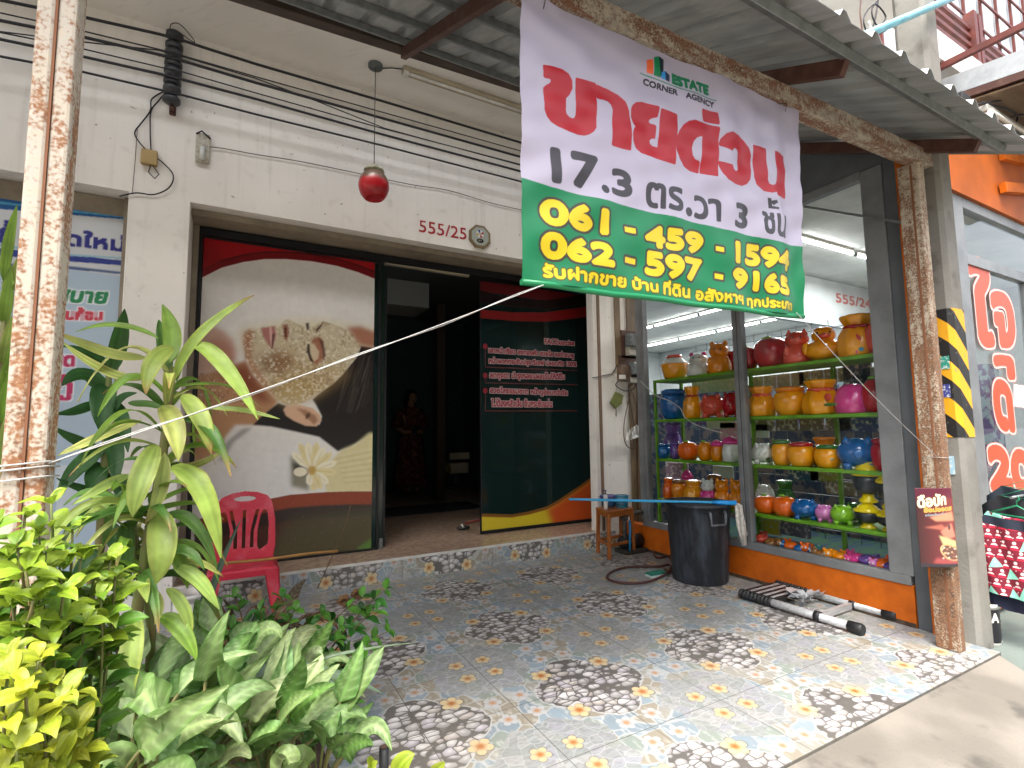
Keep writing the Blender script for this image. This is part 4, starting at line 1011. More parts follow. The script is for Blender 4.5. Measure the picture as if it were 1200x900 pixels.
s.poly([U_(.3, .37), U_(.95, .3), U_(1, .42), U_(.45, .42)], '#c98a6a', .9, 2); s.poly([U_(.15, .5), U_(.6, .46), U_(.8, .55), U_(.45, .52)], '#a8604e', .9, 2)
s.poly([U_(.55, .55), U_(.9, .45), U_(1, .62), U_(.7, .66)], '#c77d66', .9, 2); s.ell(U_(.82, .5), .012, .02, '#2b2320', .9, 0, 1)
s.poly([U_(.5, .6), U_(1, .68), U_(1, .84), U_(.6, .72)], '#b9b27c', .95, 2)
s.ell(U_(.8, .82), .085, .052, '#c79b6a', 1, -.5); s.ell(U_(.8, .82), .072, .042, '#5e3d35', 1, -.5)
for i in range(22): s.ell(U_(.8+rr.uniform(-.25, .2), .82+rr.uniform(-.07, .07)), .008, .006, ['#c5a07a', '#8d5b4a', '#e2d3bd'][i % 3], .9, 0, .6)
s.poly([U_(.4, .88), U_(1, .93), U_(1, .96), U_(.3, .95)], '#a34b4b', .8, 3); s.poly([U_(0, .955), U_(1, .965), U_(1, 1), U_(0, 1)], '#2a2730')
dvec = (pb-pa); dvec.z = 0; dvec.normalize(); nrm = Vector((dvec.y, -dvec.x, 0))
if nrm.dot(CAM-pa) < 0: nrm = -nrm
ad = s.build('advert_board', attr_mat('advert_print', rough=.3, coat=.3), lambda U, V: (pa.x+dvec.x*U+nrm.x*.02*np.sin(U/w_*3.1), pa.y+dvec.y*U+nrm.y*.02*np.sin(U/w_*3.1), pa.z-h_+V-.1*U*0), None, thick=.002)
tag(ad, 'small dark red food advert with yellow Thai lettering fixed to the rusty right post', 'advert')
# ------------------------------------------------------------------ objects on the porch
M_RED = mat('red_plastic', '#b8243a', .42, col2='#c65a68', scale=7, lo=.5, hi=.75, bump=.05)
M_WOOD = mat('varnished_wood', '#a8622a', .45, col2='#7f4418', scale=9, stretch=(6, 6, .8))
M_BIN = mat('scuffed_black_plastic', '#20242a', .5, col2='#4d5661', scale=5, lo=.48, hi=.8, stretch=(1.6, 1.6, .45))
M_BLUE = mat('blue_plastic', '#1c6f9e', .4, col2='#2a86b5', scale=10)
M_CYAN = mat('sky_blue_pipe', '#3aa6dd', .35)
M_CLOTH = mat('white_rag', '#c9c6bf', .9, col2='#a8a49b', scale=30)

# red plastic chair
x0 = at(2, 0, 246, 738); x0, y0 = x0.x-.04, x0.y-.02
ch = thing('plastic_chair', 'faded red plastic chair with a slatted back standing by the step', 'chair', (x0+.27, y0+.22, 0))
x1 = x0+.545; y1 = y0+.44; zs = .455
b = MB()
n = 12; vs = []; fs = []
for j in range(n+1):
    for i in range(n+1):
        u, v = i/n, j/n; e = max(abs(u-.5), abs(v-.5))*2
        vs.append((x0+u*(x1-x0), y0+v*(y1-y0), zs-.012*(1-e**3)-(.02*max(0, e-.85)/.15)))
for j in range(n):
    for i in range(n): a = j*(n+1)+i; fs.append((a, a+1, a+n+2, a+n+1))
b.add(vs, fs, True); st = b.build('seat', M_RED, ch); sd = st.modifiers.new('t', 'SOLIDIFY'); sd.thickness = .012; sd.offset = -1
b = MB(); b.box((x0, y0, zs-.075), (x1, y0+.012, zs-.021)); b.box((x0, y1-.012, zs-.075), (x1, y1, zs-.021)); b.box((x0, y0+.0125, zs-.075), (x0+.012, y1-.0125, zs-.021)); b.box((x1-.012, y0+.0125, zs-.075), (x1, y1-.0125, zs-.021)); b.build('seat_skirt', M_RED, ch, .004)
for sx_, sy_ in ((0, 0), (1, 0), (0, 1), (1, 1)):
    cx_ = x0 if sx_ == 0 else x1; cy_ = y0 if sy_ == 0 else y1; ix = 1 if sx_ == 0 else -1; iy = 1 if sy_ == 0 else -1
    b = MB(); ox_, oy_ = -ix*.03, -iy*.03
    for (wx_, wy_) in ((.09, .014), (.014, .09)):
        T = [(cx_, cy_), (cx_+ix*wx_*1.25, cy_), (cx_+ix*wx_*1.25, cy_+iy*wy_*1.25), (cx_, cy_+iy*wy_*1.25)]
        B_ = [(cx_+ox_, cy_+oy_), (cx_+ox_+ix*wx_*.75, cy_+oy_), (cx_+ox_+ix*wx_*.75, cy_+oy_+iy*wy_*.75), (cx_+ox_, cy_+oy_+iy*wy_*.75)]
        b.add([(p[0], p[1], zs-.03) for p in T]+[(p[0], p[1], 0) for p in B_], [(0, 1, 2, 3), (7, 6, 5, 4), (0, 4, 5, 1), (1, 5, 6, 2), (2, 6, 7, 3), (3, 7, 4, 0)], False)
    b.build('leg', M_RED, ch, .003)
s = Sheet(.50, .62, 260, '#c2213c')
mk = s.mask([(.03, 0), (.47, 0), (.49, .12), (.485, .35), (.46, .50), (.42, .565), (.34, .60), (.25, .612), (.16, .60), (.08, .565), (.04, .50), (.015, .35), (.01, .12)])
def hole(P):
    global mk
    h = s.mask(P)
    if h is not None: mk = mk*(1-h)
t = np.linspace(0, 2*math.pi, 25)[:-1]; hole(np.stack([.25+.085*np.cos(t), .545+.025*np.sin(t)], 1))
hole([(.065, .12), (.13, .07), (.15, .11), (.15, .25), (.125, .40), (.105, .44), (.075, .43), (.06, .3)]); hole([(.435, .12), (.37, .07), (.35, .11), (.35, .25), (.375, .40), (.395, .44), (.425, .43), (.44, .3)])
for c in (.187, .25, .313):
    d = (c-.25)*.6; hole([(c-.014, .10), (c+.014, .10), (c+.014, .25), (c+.016+d, .44), (c-.016+d, .44), (c-.014, .25)])
s.put(mk, '#c2213c')
M_CH = M_RED
bk = s.build('backrest', M_CH, lambda U, V: (x0-.005+U*1.11, y1-.015+.10*(V/.62)+.05*(1-((U-.25)/.25)**2)*.6, zs-.02+V), ch, cut=True, thick=.014)

stick = MB(); p = at(1, y0+.03, 226, 665); q = at(1, y0+.12, 396, 645.5); p.z = max(p.z, .46)
stick.tube([p.lerp(q, i/10)+Vector((0, 0, .004*math.sin(i))) for i in range(11)], [.013]*10+[.012], 8)
tag(stick.build('bamboo_stick', mat('bamboo', '#a57a3f', .55, col2='#8a6232', scale=14, stretch=(.4, 3, 3))), 'long bamboo stick laid across the seat of the red plastic chair', 'stick')

# wooden stool and the things on it
Fp, Lp, Rp = at(2, 0, 714, 655.5), at(2, 0, 700, 647), at(2, 0, 748, 647.5)
Lp = Fp+(Lp-Fp).normalized()*.36; Rp = Fp+(Rp-Fp).normalized()*.46; Bp = Lp+Rp-Fp
st = thing('wooden_stool', 'small varnished wooden stool against the white pillar', 'stool', (Fp+Bp)/2)
ctr = (Fp+Bp)/2; ZT = .575; up1 = (Lp-Fp).normalized()
for c in (Fp, Lp, Rp, Bp):
    b = MB(); t_ = c.lerp(ctr, .06); b.bar(c, t_+Vector((0, 0, ZT-.03)), .042, .042, up1); b.build('leg', M_WOOD, st, .004)
for a, c in ((Fp, Lp), (Fp, Rp), (Lp, Bp), (Rp, Bp)):
    for z, h in ((.16, .035), (ZT-.055, .05)):
        b = MB(); a2 = a.lerp(ctr, .05); c2 = c.lerp(ctr, .05); d = (c2-a2).normalized()*.022; b.bar(a2+d+Vector((0, 0, z)), c2-d+Vector((0, 0, z)), .022, h); b.build('rail', M_WOOD, st, .003)
b = MB(); C4 = [ctr+(c-ctr)*1.08 for c in (Fp, Rp, Bp, Lp)]; b.prism([(c.x, c.y) for c in C4], lambda p_, q_, d: Vector((p_, q_, ZT-.03+d)), .032); b.build('seat', M_WOOD, st, .005)
ZT += .003
def on_stool(px, py): return at(2, ZT, px, py)
c = Fp*.42+Lp*.33+ctr*.25; c.z = ZT
bo = thing('pump_bottle', 'white pump bottle with a dark blue pump head on the wooden stool', 'bottle', c)
b = MB(); b.lathe([(.026, 0), (.028, .01), (.028, .165), (.022, .178), (.012, .186)], c); bb_ = b.build('body', M_WHITE, bo)
b = MB(); b.lathe([(.014, .187), (.014, .20), (.006, .203), (.005, .225), (.015, .227), (.015, .24)], c, 14); b.tube([c+Vector((0, 0, .234)), c+Vector((-.045, -.01, .236)), c+Vector((-.05, -.011, .22))], .006, 6); b.build('pump_head', mat('navy_plastic', '#1b2a5c', .4), bb_)
c = Lp*.42+Bp*.28+ctr*.30; c.z = ZT
bs = thing('wash_basin', 'dark blue plastic basin with a purple rim on the stool behind the bottle', 'basin', c)
b = MB(); b.lathe([(.085, 0), (.09, .01), (.118, .145), (.114, .145), (.086, .015), (.01, .012)], c, 28); bb_ = b.build('bowl', mat('deep_blue_plastic', '#16446b', .4), bs)
b = MB(); b.lathe([(.118, .118), (.122, .12), (.123, .132), (.1165, .134)], c, 28); b.build('rim_band', mat('purple_plastic', '#5a3a78', .4), bb_)
c = Rp*.38+Bp*.12+ctr*.5; c.z = ZT
bk_ = thing('plastic_basket', 'turquoise plastic mesh basket on the right of the stool top', 'basket', c)
for k in range(22):
    pass
b = MB()
for k in range(24):
    th = 2*math.pi*k/24; b.tube([c+Vector((.07*math.cos(th), .07*math.sin(th), .002)), c+Vector((.085*math.cos(th), .085*math.sin(th), .15))], .0045, 5)
for z in (.004, .05, .09, .13, .15): b.tube([c+Vector(((.07+.1*z)*math.cos(i*math.pi/14), (.07+.1*z)*math.sin(i*math.pi/14), z)) for i in range(29)], .005 if z < .14 else .008, 6, False)
b.lathe([(.069, .001), (.069, .006)], c, 24); b.build('mesh_side', mat('turquoise_plastic', '#1b7f9c', .4), bk_)

# black bin
BX = at(2, 0, 818, 691); yb0 = BX.y+.24; BC = Vector((at(1, yb0, 819, 640).x, yb0, 0)); rt_ = px_m(BC, 37.5); hb = at(1, yb0, 820, 587).z
bn = thing('rubbish_bin', 'large scuffed black plastic bin in front of the gift shop window', 'bin', BC)
b = MB(); b.lathe([(rt_*.80, 0), (rt_*.82, .012), (rt_*.95, hb-.11), (rt_*.965, hb-.105), (rt_*.975, hb-.04), (rt_*1.03, hb-.035), (rt_*1.04, hb), (rt_*.97, hb), (rt_*.94, hb-.06), (rt_*.8, .05), (.01, .03)], BC, 40, flute=.004, nfl=20); tub_ = b.build('tub', M_BIN, bn)
for ang in (-.75, 2.4):
    b = MB(); d = Vector((math.cos(ang-1.1), math.sin(ang-1.1), 0)); tt = Vector((-d.y, d.x, 0)); r0 = rt_*.985
    pts = [d*r0+tt*-.085+Vector((0, 0, hb-.06)), d*(r0+.03)+tt*-.085+Vector((0, 0, hb-.075)), d*(r0+.035)+tt*-.08+Vector((0, 0, hb-.19)), d*(r0+.03)+tt*.08+Vector((0, 0, hb-.19)), d*(r0+.03)+tt*.085+Vector((0, 0, hb-.075)), d*r0+tt*.085+Vector((0, 0, hb-.06))]
    b.tube([BC+p_ for p_ in pts], .014, 8); b.build('handle', mat('worn_black_handle', '#3a3d42', .45, col2='#6a6e74', scale=12), tub_)
# mop lying over the bin
mp_ = thing('mop', 'blue handled mop laid across the top of the black bin with a white rag end', 'mop', (BC.x, BC.y, hb))
pr_ = at(1, BC.y-.40, 861, 591); pr_.z = hb+.022; pl_ = at(1, BC.y+.75, 667, 585)
b = MB(); b.tube([pl_.lerp(pr_, i/8) for i in range(9)], .0135, 8); b.build('handle', M_CYAN, mp_)
b = MB(); b.tube([pl_.lerp(pr_, .87), pl_.lerp(pr_, .90), pl_.lerp(pr_, .905), pl_.lerp(pr_, 1.01)], [.016, .021, .024, .024], 10); b.build('clamp', mat('clamp_blue', '#1d8fd8', .35), mp_)
b = MB(); rr2 = random.Random(3)
for k in range(14):
    a = pr_+Vector((rr2.uniform(-.02, .02), rr2.uniform(-.03, .02), -.005)); L = rr2.uniform(.30, .44)
    b.tube([a, a+Vector((.03, -.015, -.02)), a+Vector((.04+rr2.uniform(-.02, .03), -.02, -L*.5)), a+Vector((.055+rr2.uniform(-.035, .035), -.02+rr2.uniform(-.02, .02), -L))], [.009, .012, .014, .008], 6)
b.build('rag', M_CLOTH, mp_)
# hose, sponge, water pump
hs = [(779, 667), (790, 672), (785, 662), (772, 664), (755, 664), (735, 665), (720, 669), (712, 675), (716, 681), (735, 684), (757, 683), (772, 678), (783, 671), (788, 661), (783, 653), (770, 655), (764, 645)]
P = [at(2, .016, *q) for q in hs]
b = MB(); pts = []
for i in range(len(P)-1):
    for k in range(4):
        t_ = k/4; a, b1, c1, d1 = P[max(i-1, 0)], P[i], P[i+1], P[min(i+2, len(P)-1)]
        pts.append(.5*((2*b1)+(c1-a)*t_+(2*a-5*b1+4*c1-d1)*t_**2+(3*b1-a-3*c1+d1)*t_**3)+Vector((0, 0, .003*i/4)))
b.tube(pts, .013, 8); tag(b.build('garden_hose', mat('brown_hose', '#4a2a26', .5)), 'dark brown garden hose looped on the tiles beside the bin', 'hose')
p = at(2, 0, 769, 675); b = MB(); b.box((p.x-.11, p.y-.05, 0), (p.x+.11, p.y+.06, .022)); sp1 = b.build('scrub_pad', mat('pale_sponge', '#b9c6c2', .9, col2='#9fb0aa', scale=60), None, .006)
b = MB(); b.box((p.x-.105, p.y-.045, .0225), (p.x+.105, p.y+.055, .045)); b.build('green_face', mat('green_sponge', '#1f6f5c', .9), sp1, .005); tag(sp1, 'flat green and white scrubbing pad on the tiles by the hose', 'sponge')
p = Vector((4.60, 5.25, 0)); wp_ = thing('water_pump', 'grimy black water pump with pipework tucked between bin and pillar', 'pump', (p.x, 5.25, 0))
b = MB(); b.tube([(p.x-.1, 5.22, .14), (p.x+.15, 5.22, .14)], [.085, .085], 16); b.ball((p.x-.12, 5.22, .14), .085); b.build('motor', M_BLACK, wp_)
b = MB(); b.tube([(p.x-.12, 5.2, .2), (p.x-.12, 5.2, .45), (p.x-.02, 5.2, .5), (p.x+.17, 5.18, .5)], .03, 8); b.lathe([(.05, 0), (.05, .05)], (p.x-.12, 5.2, .42), 12); b.build('pipework', mat('grimy_pipe', '#3a3a38', .7, col2='#6b675f', scale=20), wp_)
b = MB(); b.tube([(p.x-.12, 5.12, .0), (p.x-.1, 5.12, .3), (p.x-.08, 5.15, .42)], .016, 8); b.build('blue_pipe', M_BLUE, wp_)
b = MB(); b.box((p.x-.18, 5.1, 0.001), (p.x+.18, 5.34, .05)); b.build('base', mat('pump_base', '#35332f', .8), wp_, .005)

# folded telescopic ladder
A0, A1 = at(2, .045, 868, 695), at(2, .045, 1012, 738.5); D0, D1 = at(2, .045, 910, 684), at(2, .045, 1052, 722.5)
ld = thing('telescopic_ladder', 'folded aluminium telescopic ladder with black collars lying along the orange wall', 'ladder', (A0+D1)/2-Vector((0, 0, .045)))
M_LAD = mat('brushed_aluminium', '#c2c4c6', .35, .35, col2='#a9abad', scale=12, stretch=(.4, 4, 4))
for a, c in ((A0, A1), (D0, D1)):
    b = MB(); b.tube([a.lerp(c, .05), a.lerp(c, .965)], .034, 18); rail_ = b.build('rail', M_LAD, ld)
    for k in range(9):
        t_ = k*.034; b = MB(); b.tube([a.lerp(c, t_), a.lerp(c, t_+.006), a.lerp(c, t_+.026), a.lerp(c, t_+.031)], [.036, .044, .044, .036], 16); b.build('collar', M_BLACK, rail_)
    b = MB(); b.tube([a.lerp(c, .655), a.lerp(c, .70)], .042, 16); b.build('collar', M_BLACK, rail_)
    b = MB(); b.tube([a.lerp(c, .90), a.lerp(c, .985), a.lerp(c, 1)], [.042, .045, .038], 16); b.build('foot_cap', M_BLACK, rail_)
for k in range(9):
    t_ = k*.034+.016; b = MB(); b.bar(A0.lerp(A1, t_).lerp(D0.lerp(D1, t_), .1), A0.lerp(A1, t_).lerp(D0.lerp(D1, t_), .9), .03, .05); b.build('rung', M_LAD if k % 2 else M_BLACK, ld, .003)
b = MB(); b.bar(A0.lerp(A1, .68).lerp(D0.lerp(D1, .68), .1), A0.lerp(A1, .68).lerp(D0.lerp(D1, .68), .9), .03, .055); b.build('rung', M_LAD, ld, .003)
b = MB(); rr2 = random.Random(8); cpt = A0.lerp(D0, .55)+(A1-A0)*.36+Vector((0, 0, .01))
for k in range(16):
    d = Vector((rr2.uniform(-.14, .2), rr2.uniform(-.12, .14), rr2.uniform(-.02, .05))); e_ = Vector((rr2.uniform(-.2, .2), rr2.uniform(-.16, .16), rr2.uniform(-.02, .05)))
    b.add([cpt+d, cpt+d+e_*.5+Vector((0, 0, .03)), cpt+e_, cpt+e_*.3+d*.4+Vector((.02, .03, -.01))], [(0, 1, 2), (0, 2, 3)], False)
b.build('plastic_wrap', mat('crumpled_clear_plastic', '#b9bcbf', .15, .2, spec=.9), ld)

# brown sandals by the step
for k, (px, py) in enumerate(((402, 707), (418, 699))):
    c = at(2, 0, px, py); sd_ = thing('sandal', 'brown woven sandal lying by the step, the nearer of the pair' if k == 0 else 'brown woven sandal lying by the step, the farther of the pair', 'sandal', c, 'pair of brown sandals')
    b = MB(); b.prism([(c.x+.045*math.cos(t)*(1+.25*math.sin(t)), c.y+.12*math.sin(t)) for t in np.linspace(0, 6.0, 18)], lambda p_, q_, d: Vector((p_, q_, d+.001)), .022); b.build('sole', mat('sandal_sole', '#6b4a2e', .8), sd_, .004)
    b = MB(); b.tube([c+Vector((-.045, -.02, .015)), c+Vector((-.02, -.03, .065)), c+Vector((.02, -.03, .065)), c+Vector((.045, -.02, .015))], .022, 8); b.build('strap', mat('sandal_strap', '#8a6844', .85, col2='#5f4229', scale=60), sd_)
# paint bucket with stick, on the right
def label_tub(name, label, c, r, h, sheet, cols):
    t = thing(name, label, 'bucket', c)
    b = MB(); b.lathe([(r*.93, 0), (r*.95, .006), (r*1.0, h-.03), (r*1.05, h-.028), (r*1.05, h), (r*.97, h), (r*.94, h-.05), (r*.9, .02), (.01, .018)], c, 28); b.build('tub', M_WHITE, t)
    b = MB(); b.tube([c+Vector((r*1.03*math.cos(a_), r*1.03*math.sin(a_)-.03*math.sin(a_), h-.02-.10*abs(math.sin(a_)))) for a_ in np.linspace(math.pi, 2*math.pi, 13)], .003, 5); b.build('handle', M_GALV, t)
    h1 = h*.78
    sheet.build('printed_label', attr_mat(name+'_label', rough=.4), lambda U, V: (c.x+(r*(.955+.05*V/h)+.002)*np.cos(math.pi*1.15+U/r), c.y+(r*(.955+.05*V/h)+.002)*np.sin(math.pi*1.15+U/r), c.z+.02+V), t)
    return t
c = at(2, -.05, 1172, 756); c.y += .08; r = px_m(c, 14); h = .30
s = Sheet(r*2.9, h*.8, 350, '#1c1a20')
for i, (y, cl) in enumerate(((.07, '#c9407a'), (.10, '#d8b32c'), (.13, '#c9407a'), (.165, '#d8b32c'), (.195, '#b93a6d'))): s.poly([(.11, y), (.25, y+.004), (.25, y+.02), (.13, y+.017)], cl)
s.poly([(.10, 0), (.3, 0), (.3, .05), (.2, .07), (.14, .03)], '#d9d5cc'); fit(s, 'A', (.03, .15), (.085, .15), (.03, .215), '#e3ded6', thick=.004)
for i in range(6): s.ell((.215, .06+i*.03), .010, .010, ['#e6e3da', '#c9c1d6', '#3c7fb5'][i % 3])
pb_ = label_tub('paint_bucket', 'paint bucket with a dark striped label holding a green pole under hanging clothes', c, r, h, s, None)
b = MB(); b.tube([c+Vector((0, 0, .02)), c+Vector((.01, 0, 1.15))], .016, 8); rk = b.build('clothes_stand', mat('green_painted_pole', '#4d6b3a', .6))
tag(rk, 'green pole stood in the paint bucket to hold up the hanging clothes', 'pole')
c = at(2, .014, 222, 742); r = px_m(c, 19); s = Sheet(r*2.9, .24, 300, '#d5d2cb')
s.poly([(0, .10), (r*3, .10), (r*3, .125), (0, .125)], '#d1521f'); s.poly([(0, .0), (r*3, .0), (r*3, .098), (0, .098)], '#1e1e22'); fit(s, '4', (r*1.7, .03), (r*1.95, .03), (r*1.7, .095), '#e6e6e3', thick=.004)
label_tub('paint_bucket', 'white, orange and black paint bucket numbered 4 behind the dracaena', c, r, .32, s, None)

# ------------------------------------------------------------------ clothes for sale at the right edge
def sh_deco(s, q):
    r = random.Random(4); k = s.h/24
    for j in range(9):
        for i in range(9):
            x, y = s.w*(.06+i*.125+(j % 2)*.06), s.h*(.04+j*.115)
            if x > s.w or y > s.h: continue
            if r.random() < .2: s.poly([(x-k*1.4, y-k*1.2), (x+k*1.5, y-k*.6), (x-k*.2, y+k*2)], '#8fd9c4')
            else:
                s.poly([(x-k, y-k*.9), (x+k, y-k), (x+k*.1, y+k*.8)], '#c2213f'); s.poly([(x-k*.75, y-k*.2), (x+k*.75, y-k*.3), (x+k*.4, y+k*.2), (x-k*.4, y+k*.25)], '#e9e2e0')
                s.ell((x, y+k), k*.35, k*.45, '#e8d5d3')
    for i in range(110): s.ell((r.uniform(0, s.w), r.uniform(0, s.h)), k*.16, k*.16, '#d7b8be')
    s.poly([q(1130, 590), q(1150, 602), q(1175, 607), q(1260, 622), q(1260, 638), q(1175, 618), q(1148, 611)], '#1f2636')
for k, (X, poly, col, lab, deco) in enumerate((
    (5.06, [(1149, 609), (1157, 599), (1176, 605), (1235, 618), (1248, 712), (1205, 706), (1148, 689)], '#74162a', 'dark red shorts printed with white figures and mint triangles, nearest on the rack', sh_deco),
    (5.11, [(1148, 640), (1158, 600), (1245, 622), (1256, 730), (1182, 716), (1145, 694)], '#1c1f38', 'navy blue shorts hanging just behind the dark red ones', None),
    (5.19, [(1152, 592), (1170, 580), (1240, 597), (1240, 690), (1160, 660)], '#14161c', 'black shorts showing their waistband behind the navy ones', None),
    (5.27, [(1158, 581), (1174, 569), (1240, 584), (1240, 670), (1160, 640)], '#1d2833', 'dark slate shorts at the back of the rack by the pole', None))):
    a = [at(0, X, *q) for q in poly]; sy_, sz_ = max(p.y for p in a), min(p.z for p in a)
    sh_ = Sheet(sy_-min(p.y for p in a), max(p.z for p in a)-sz_, 520, col)
    def qm(px, py): p = at(0, X, px, py); return (sy_-p.y, p.z-sz_)
    if deco: deco(sh_, qm)
    sh_.alpha = sh_.mask([qm(*q) for q in poly])
    t = thing('shorts', lab, 'shorts', (X, sy_-.2, sz_), 'shorts hanging for sale')
    sh_.build('fabric', attr_mat('shorts_cloth_'+'abcd'[k], rough=.85, noise=.12), lambda U, V: (X+.010*np.sin(U*40+V*6)-.008*np.sin(U*17), sy_-U, sz_+V), t, cut=True, thick=.02)
    b = MB(); a1 = Vector(at(0, X, *poly[1]))+Vector((0, -.01, -.005)); b.tube([a1, a1+Vector((0, -.16, .07)), a1+Vector((0, -.32, -.02)), a1], .0025, 5); b.tube([a1+Vector((0, -.16, .07)), a1+Vector((0, -.16, .10)), a1+Vector((0, -.18, .12)), a1+Vector((0, -.17, .14))], .0022, 5); b.build('hanger', mat('green_hanger_wire', '#2f9a6c', .4), t)
b = MB(); p = at(0, 5.06, 1157, 599); b.tube([(4.98, p.y-.17, p.z+.125), (5.75, p.y-.17, p.z+.125)], .010, 8); tag(b.build('hanging_rail', M_GALV), 'short steel rail carrying the hanging shorts', 'rail')

# ------------------------------------------------------------------ on the facade
WY = 5.556
p = at(2, 5.46, 440, 76); lp_ = at(1, p.y, 438, 218); r = px_m(lp_, 17.5)
pt = thing('pendant_lamp', 'dusty round red pendant lamp hanging on a cord from the soffit', 'lamp', (p.x, p.y, lp_.z))
b = MB(); b.lathe([(.075, -.03), (.075, 0)], p, 16); b.build('ceiling_rose', mat('grey_rose', '#5d6463', .7), pt)
zt_ = at(1, p.y, 438, 197).z
b = MB(); b.tube([p, (p.x, p.y, zt_)], .005, 6); b.build('cord', mat('grey_cord', '#4b4a45', .7), pt)
cc = Vector((p.x, p.y, lp_.z)); zz = zt_-lp_.z
b = MB(); b.lathe([(.03, zz+.03), (.045, zz+.02), (.05, zz-.01), (.10, zz-.02), (.105, zz-.04), (.06, zz-.05)], cc, 20); b.build('cap', mat('pale_green_cap', '#a9ad94', .6, col2='#5f5547', scale=20), pt)
def dusty():
    m, n, b, out = new_mat('dusty_red_glass'); E.T = n
    g = n.nodes.new('ShaderNodeTexCoord'); sp = n.nodes.new('ShaderNodeSeparateXYZ'); n.links.new(g.outputs['Object'], sp.inputs[0])
    z = E(sp.outputs[2])+(e_noise(g.outputs['Object'], 14., 5)-.5)*.08
    n.links.new(e_mix(z.ss(.0, .075), lin('#a8131f'), lin('#5f4d41')), b.inputs['Base Color']); b.inputs['Roughness'].default_value = .35; return m
b = MB(); hh = r*1.12; b.lathe([(r*.30, zz-.051)]+[(r*math.sin(a_), hh*math.cos(a_)) for a_ in np.linspace(.38, 2.5, 16)]+[(r*.55, -hh*.8), (r*.5, -hh*.6), (.01, -hh*.5)], cc, 28); b.build('shade', dusty(), pt)
# unlit tube fitting on the soffit
a, c = at(2, 5.43, 472, 82), at(2, 5.43, 612, 127); c.y = a.y; c = a+(c-a)*1.15
tf = thing('tube_light', 'old unlit fluorescent tube fitting with a yellowed casing under the soffit', 'lamp', (a+c)/2)
b = MB(); b.bar(a+Vector((0, 0, .0)), c, .10, .055); b.build('casing', mat('yellowed_casing', '#b5ab93', .5, col2='#968b72', scale=7, stretch=(.4, 2, 2)), tf, .006)
b = MB(); b.tube([a+Vector((.06, -.03, -.045)), c+Vector((-.06, -.03, -.045))], .017, 10); b.build('tube', M_WHITE, tf)
for e_ in (a+Vector((.03, 0, 0)), c-Vector((.03, 0, 0))): b = MB(); b.box((e_.x-.025, e_.y-.05, e_.z-.068), (e_.x+.025, e_.y+.02, e_.z-.029)); b.build('end_socket', M_WHITE, tf)
b = MB(); b.tube([p+Vector((.07, 0, -.015)), p.lerp(a, .6)+Vector((0, 0, .0)), a+Vector((0, 0, .01))], .006, 5); tag(b.build('lamp_wire', M_WIRE), 'short wire running from the pendant ceiling rose to the tube fitting', 'wire')
# insulator rack and cables
ic, ie = at(1, 5.42, 199, 36), at(1, 5.42, 207, 123); X0 = (ic.x+ie.x)/2
ir = thing('insulator_rack', 'rack of four black spool insulators carrying cables on the upper wall', 'insulator rack', (X0, 5.42, ie.z))
hh = (ic.z-ie.z)
for k in range(4):
    b = MB(); z0 = ie.z+hh*k/4; q_ = hh/4; b.lathe([(.05, z0), (.072, z0+.015), (.072, z0+q_*.28), (.045, z0+q_*.42), (.045, z0+q_*.55), (.072, z0+q_*.68), (.072, z0+q_*.88), (.05, z0+q_-.004)], (X0, 5.42, 0), 18); b.build('spool', mat('glazed_black', '#1d2024', .3, col2='#34373a', scale=12), ir)
b = MB(); b.box((X0-.025, 5.51, ie.z-.04), (X0+.025, 5.556, ic.z+.04)); b.bar((X0, 5.42, ie.z-.02), (X0, 5.556, ie.z-.02), .03, .012); b.bar((X0, 5.42, ic.z+.012), (X0, 5.556, ic.z+.012), .03, .012); b.build('bracket', M_BROWN, ir)
CAB = [('topmost thick black cable crossing the upper wall through the insulators', .013, [(-20, -4), (0, 0), (96, 19.5), (187, 40)], [(213, 47), (240, 56), (300, 75), (450, 119), (600, 164)]),
       ('thin black cable just under the topmost thick one', .006, [(-20, 11), (0, 15), (96, 36), (187, 58)], [(213, 65), (300, 90), (450, 132), (600, 174)]),
       ('second thick black cable from the top on the upper wall', .013, [(-20, 20), (0, 24), (96, 43), (187, 64)], [(213, 71), (300, 97), (450, 139), (600, 181)]),
       ('thin cable that drifts across the others in the middle of the bundle', .0055, [(-20, 34), (0, 37), (96, 49), (187, 59)], [(213, 66), (300, 92), (370, 118), (450, 150), (600, 191)]),
       ('thin black cable between the two lower thick ones', .006, [(-20, 34), (0, 38), (96, 57), (189, 79)], [(213, 84), (300, 109), (450, 151), (600, 190)]),
       ('third thick black cable from the top on the upper wall', .012, [(-20, 43), (0, 46), (96, 66), (189, 87)], [(213, 93), (300, 116), (450, 158), (600, 198)]),
       ('lowest black cable crossing the upper wall through the insulators', .010, [(-20, 62), (0, 66), (96, 84), (191, 106)], [(216, 112), (300, 134), (450, 171), (600, 210)])]
for lab, r, L, R_ in CAB:
    pts = [at(1, 5.345, *q) for q in L]+[at(1, 5.345, *q) for q in R_]; d = (pts[-1]-pts[-2]); pts += [pts[-1]+d*.6, pts[-1]+d*1.3]
    d0 = pts[0]-pts[1]; pts = [pts[0]+d0*40]+pts
    b = MB(); b.tube(pts, r, 6); tag(b.build('power_cable', M_WIRE), lab, 'cable', 'cables along the upper wall')
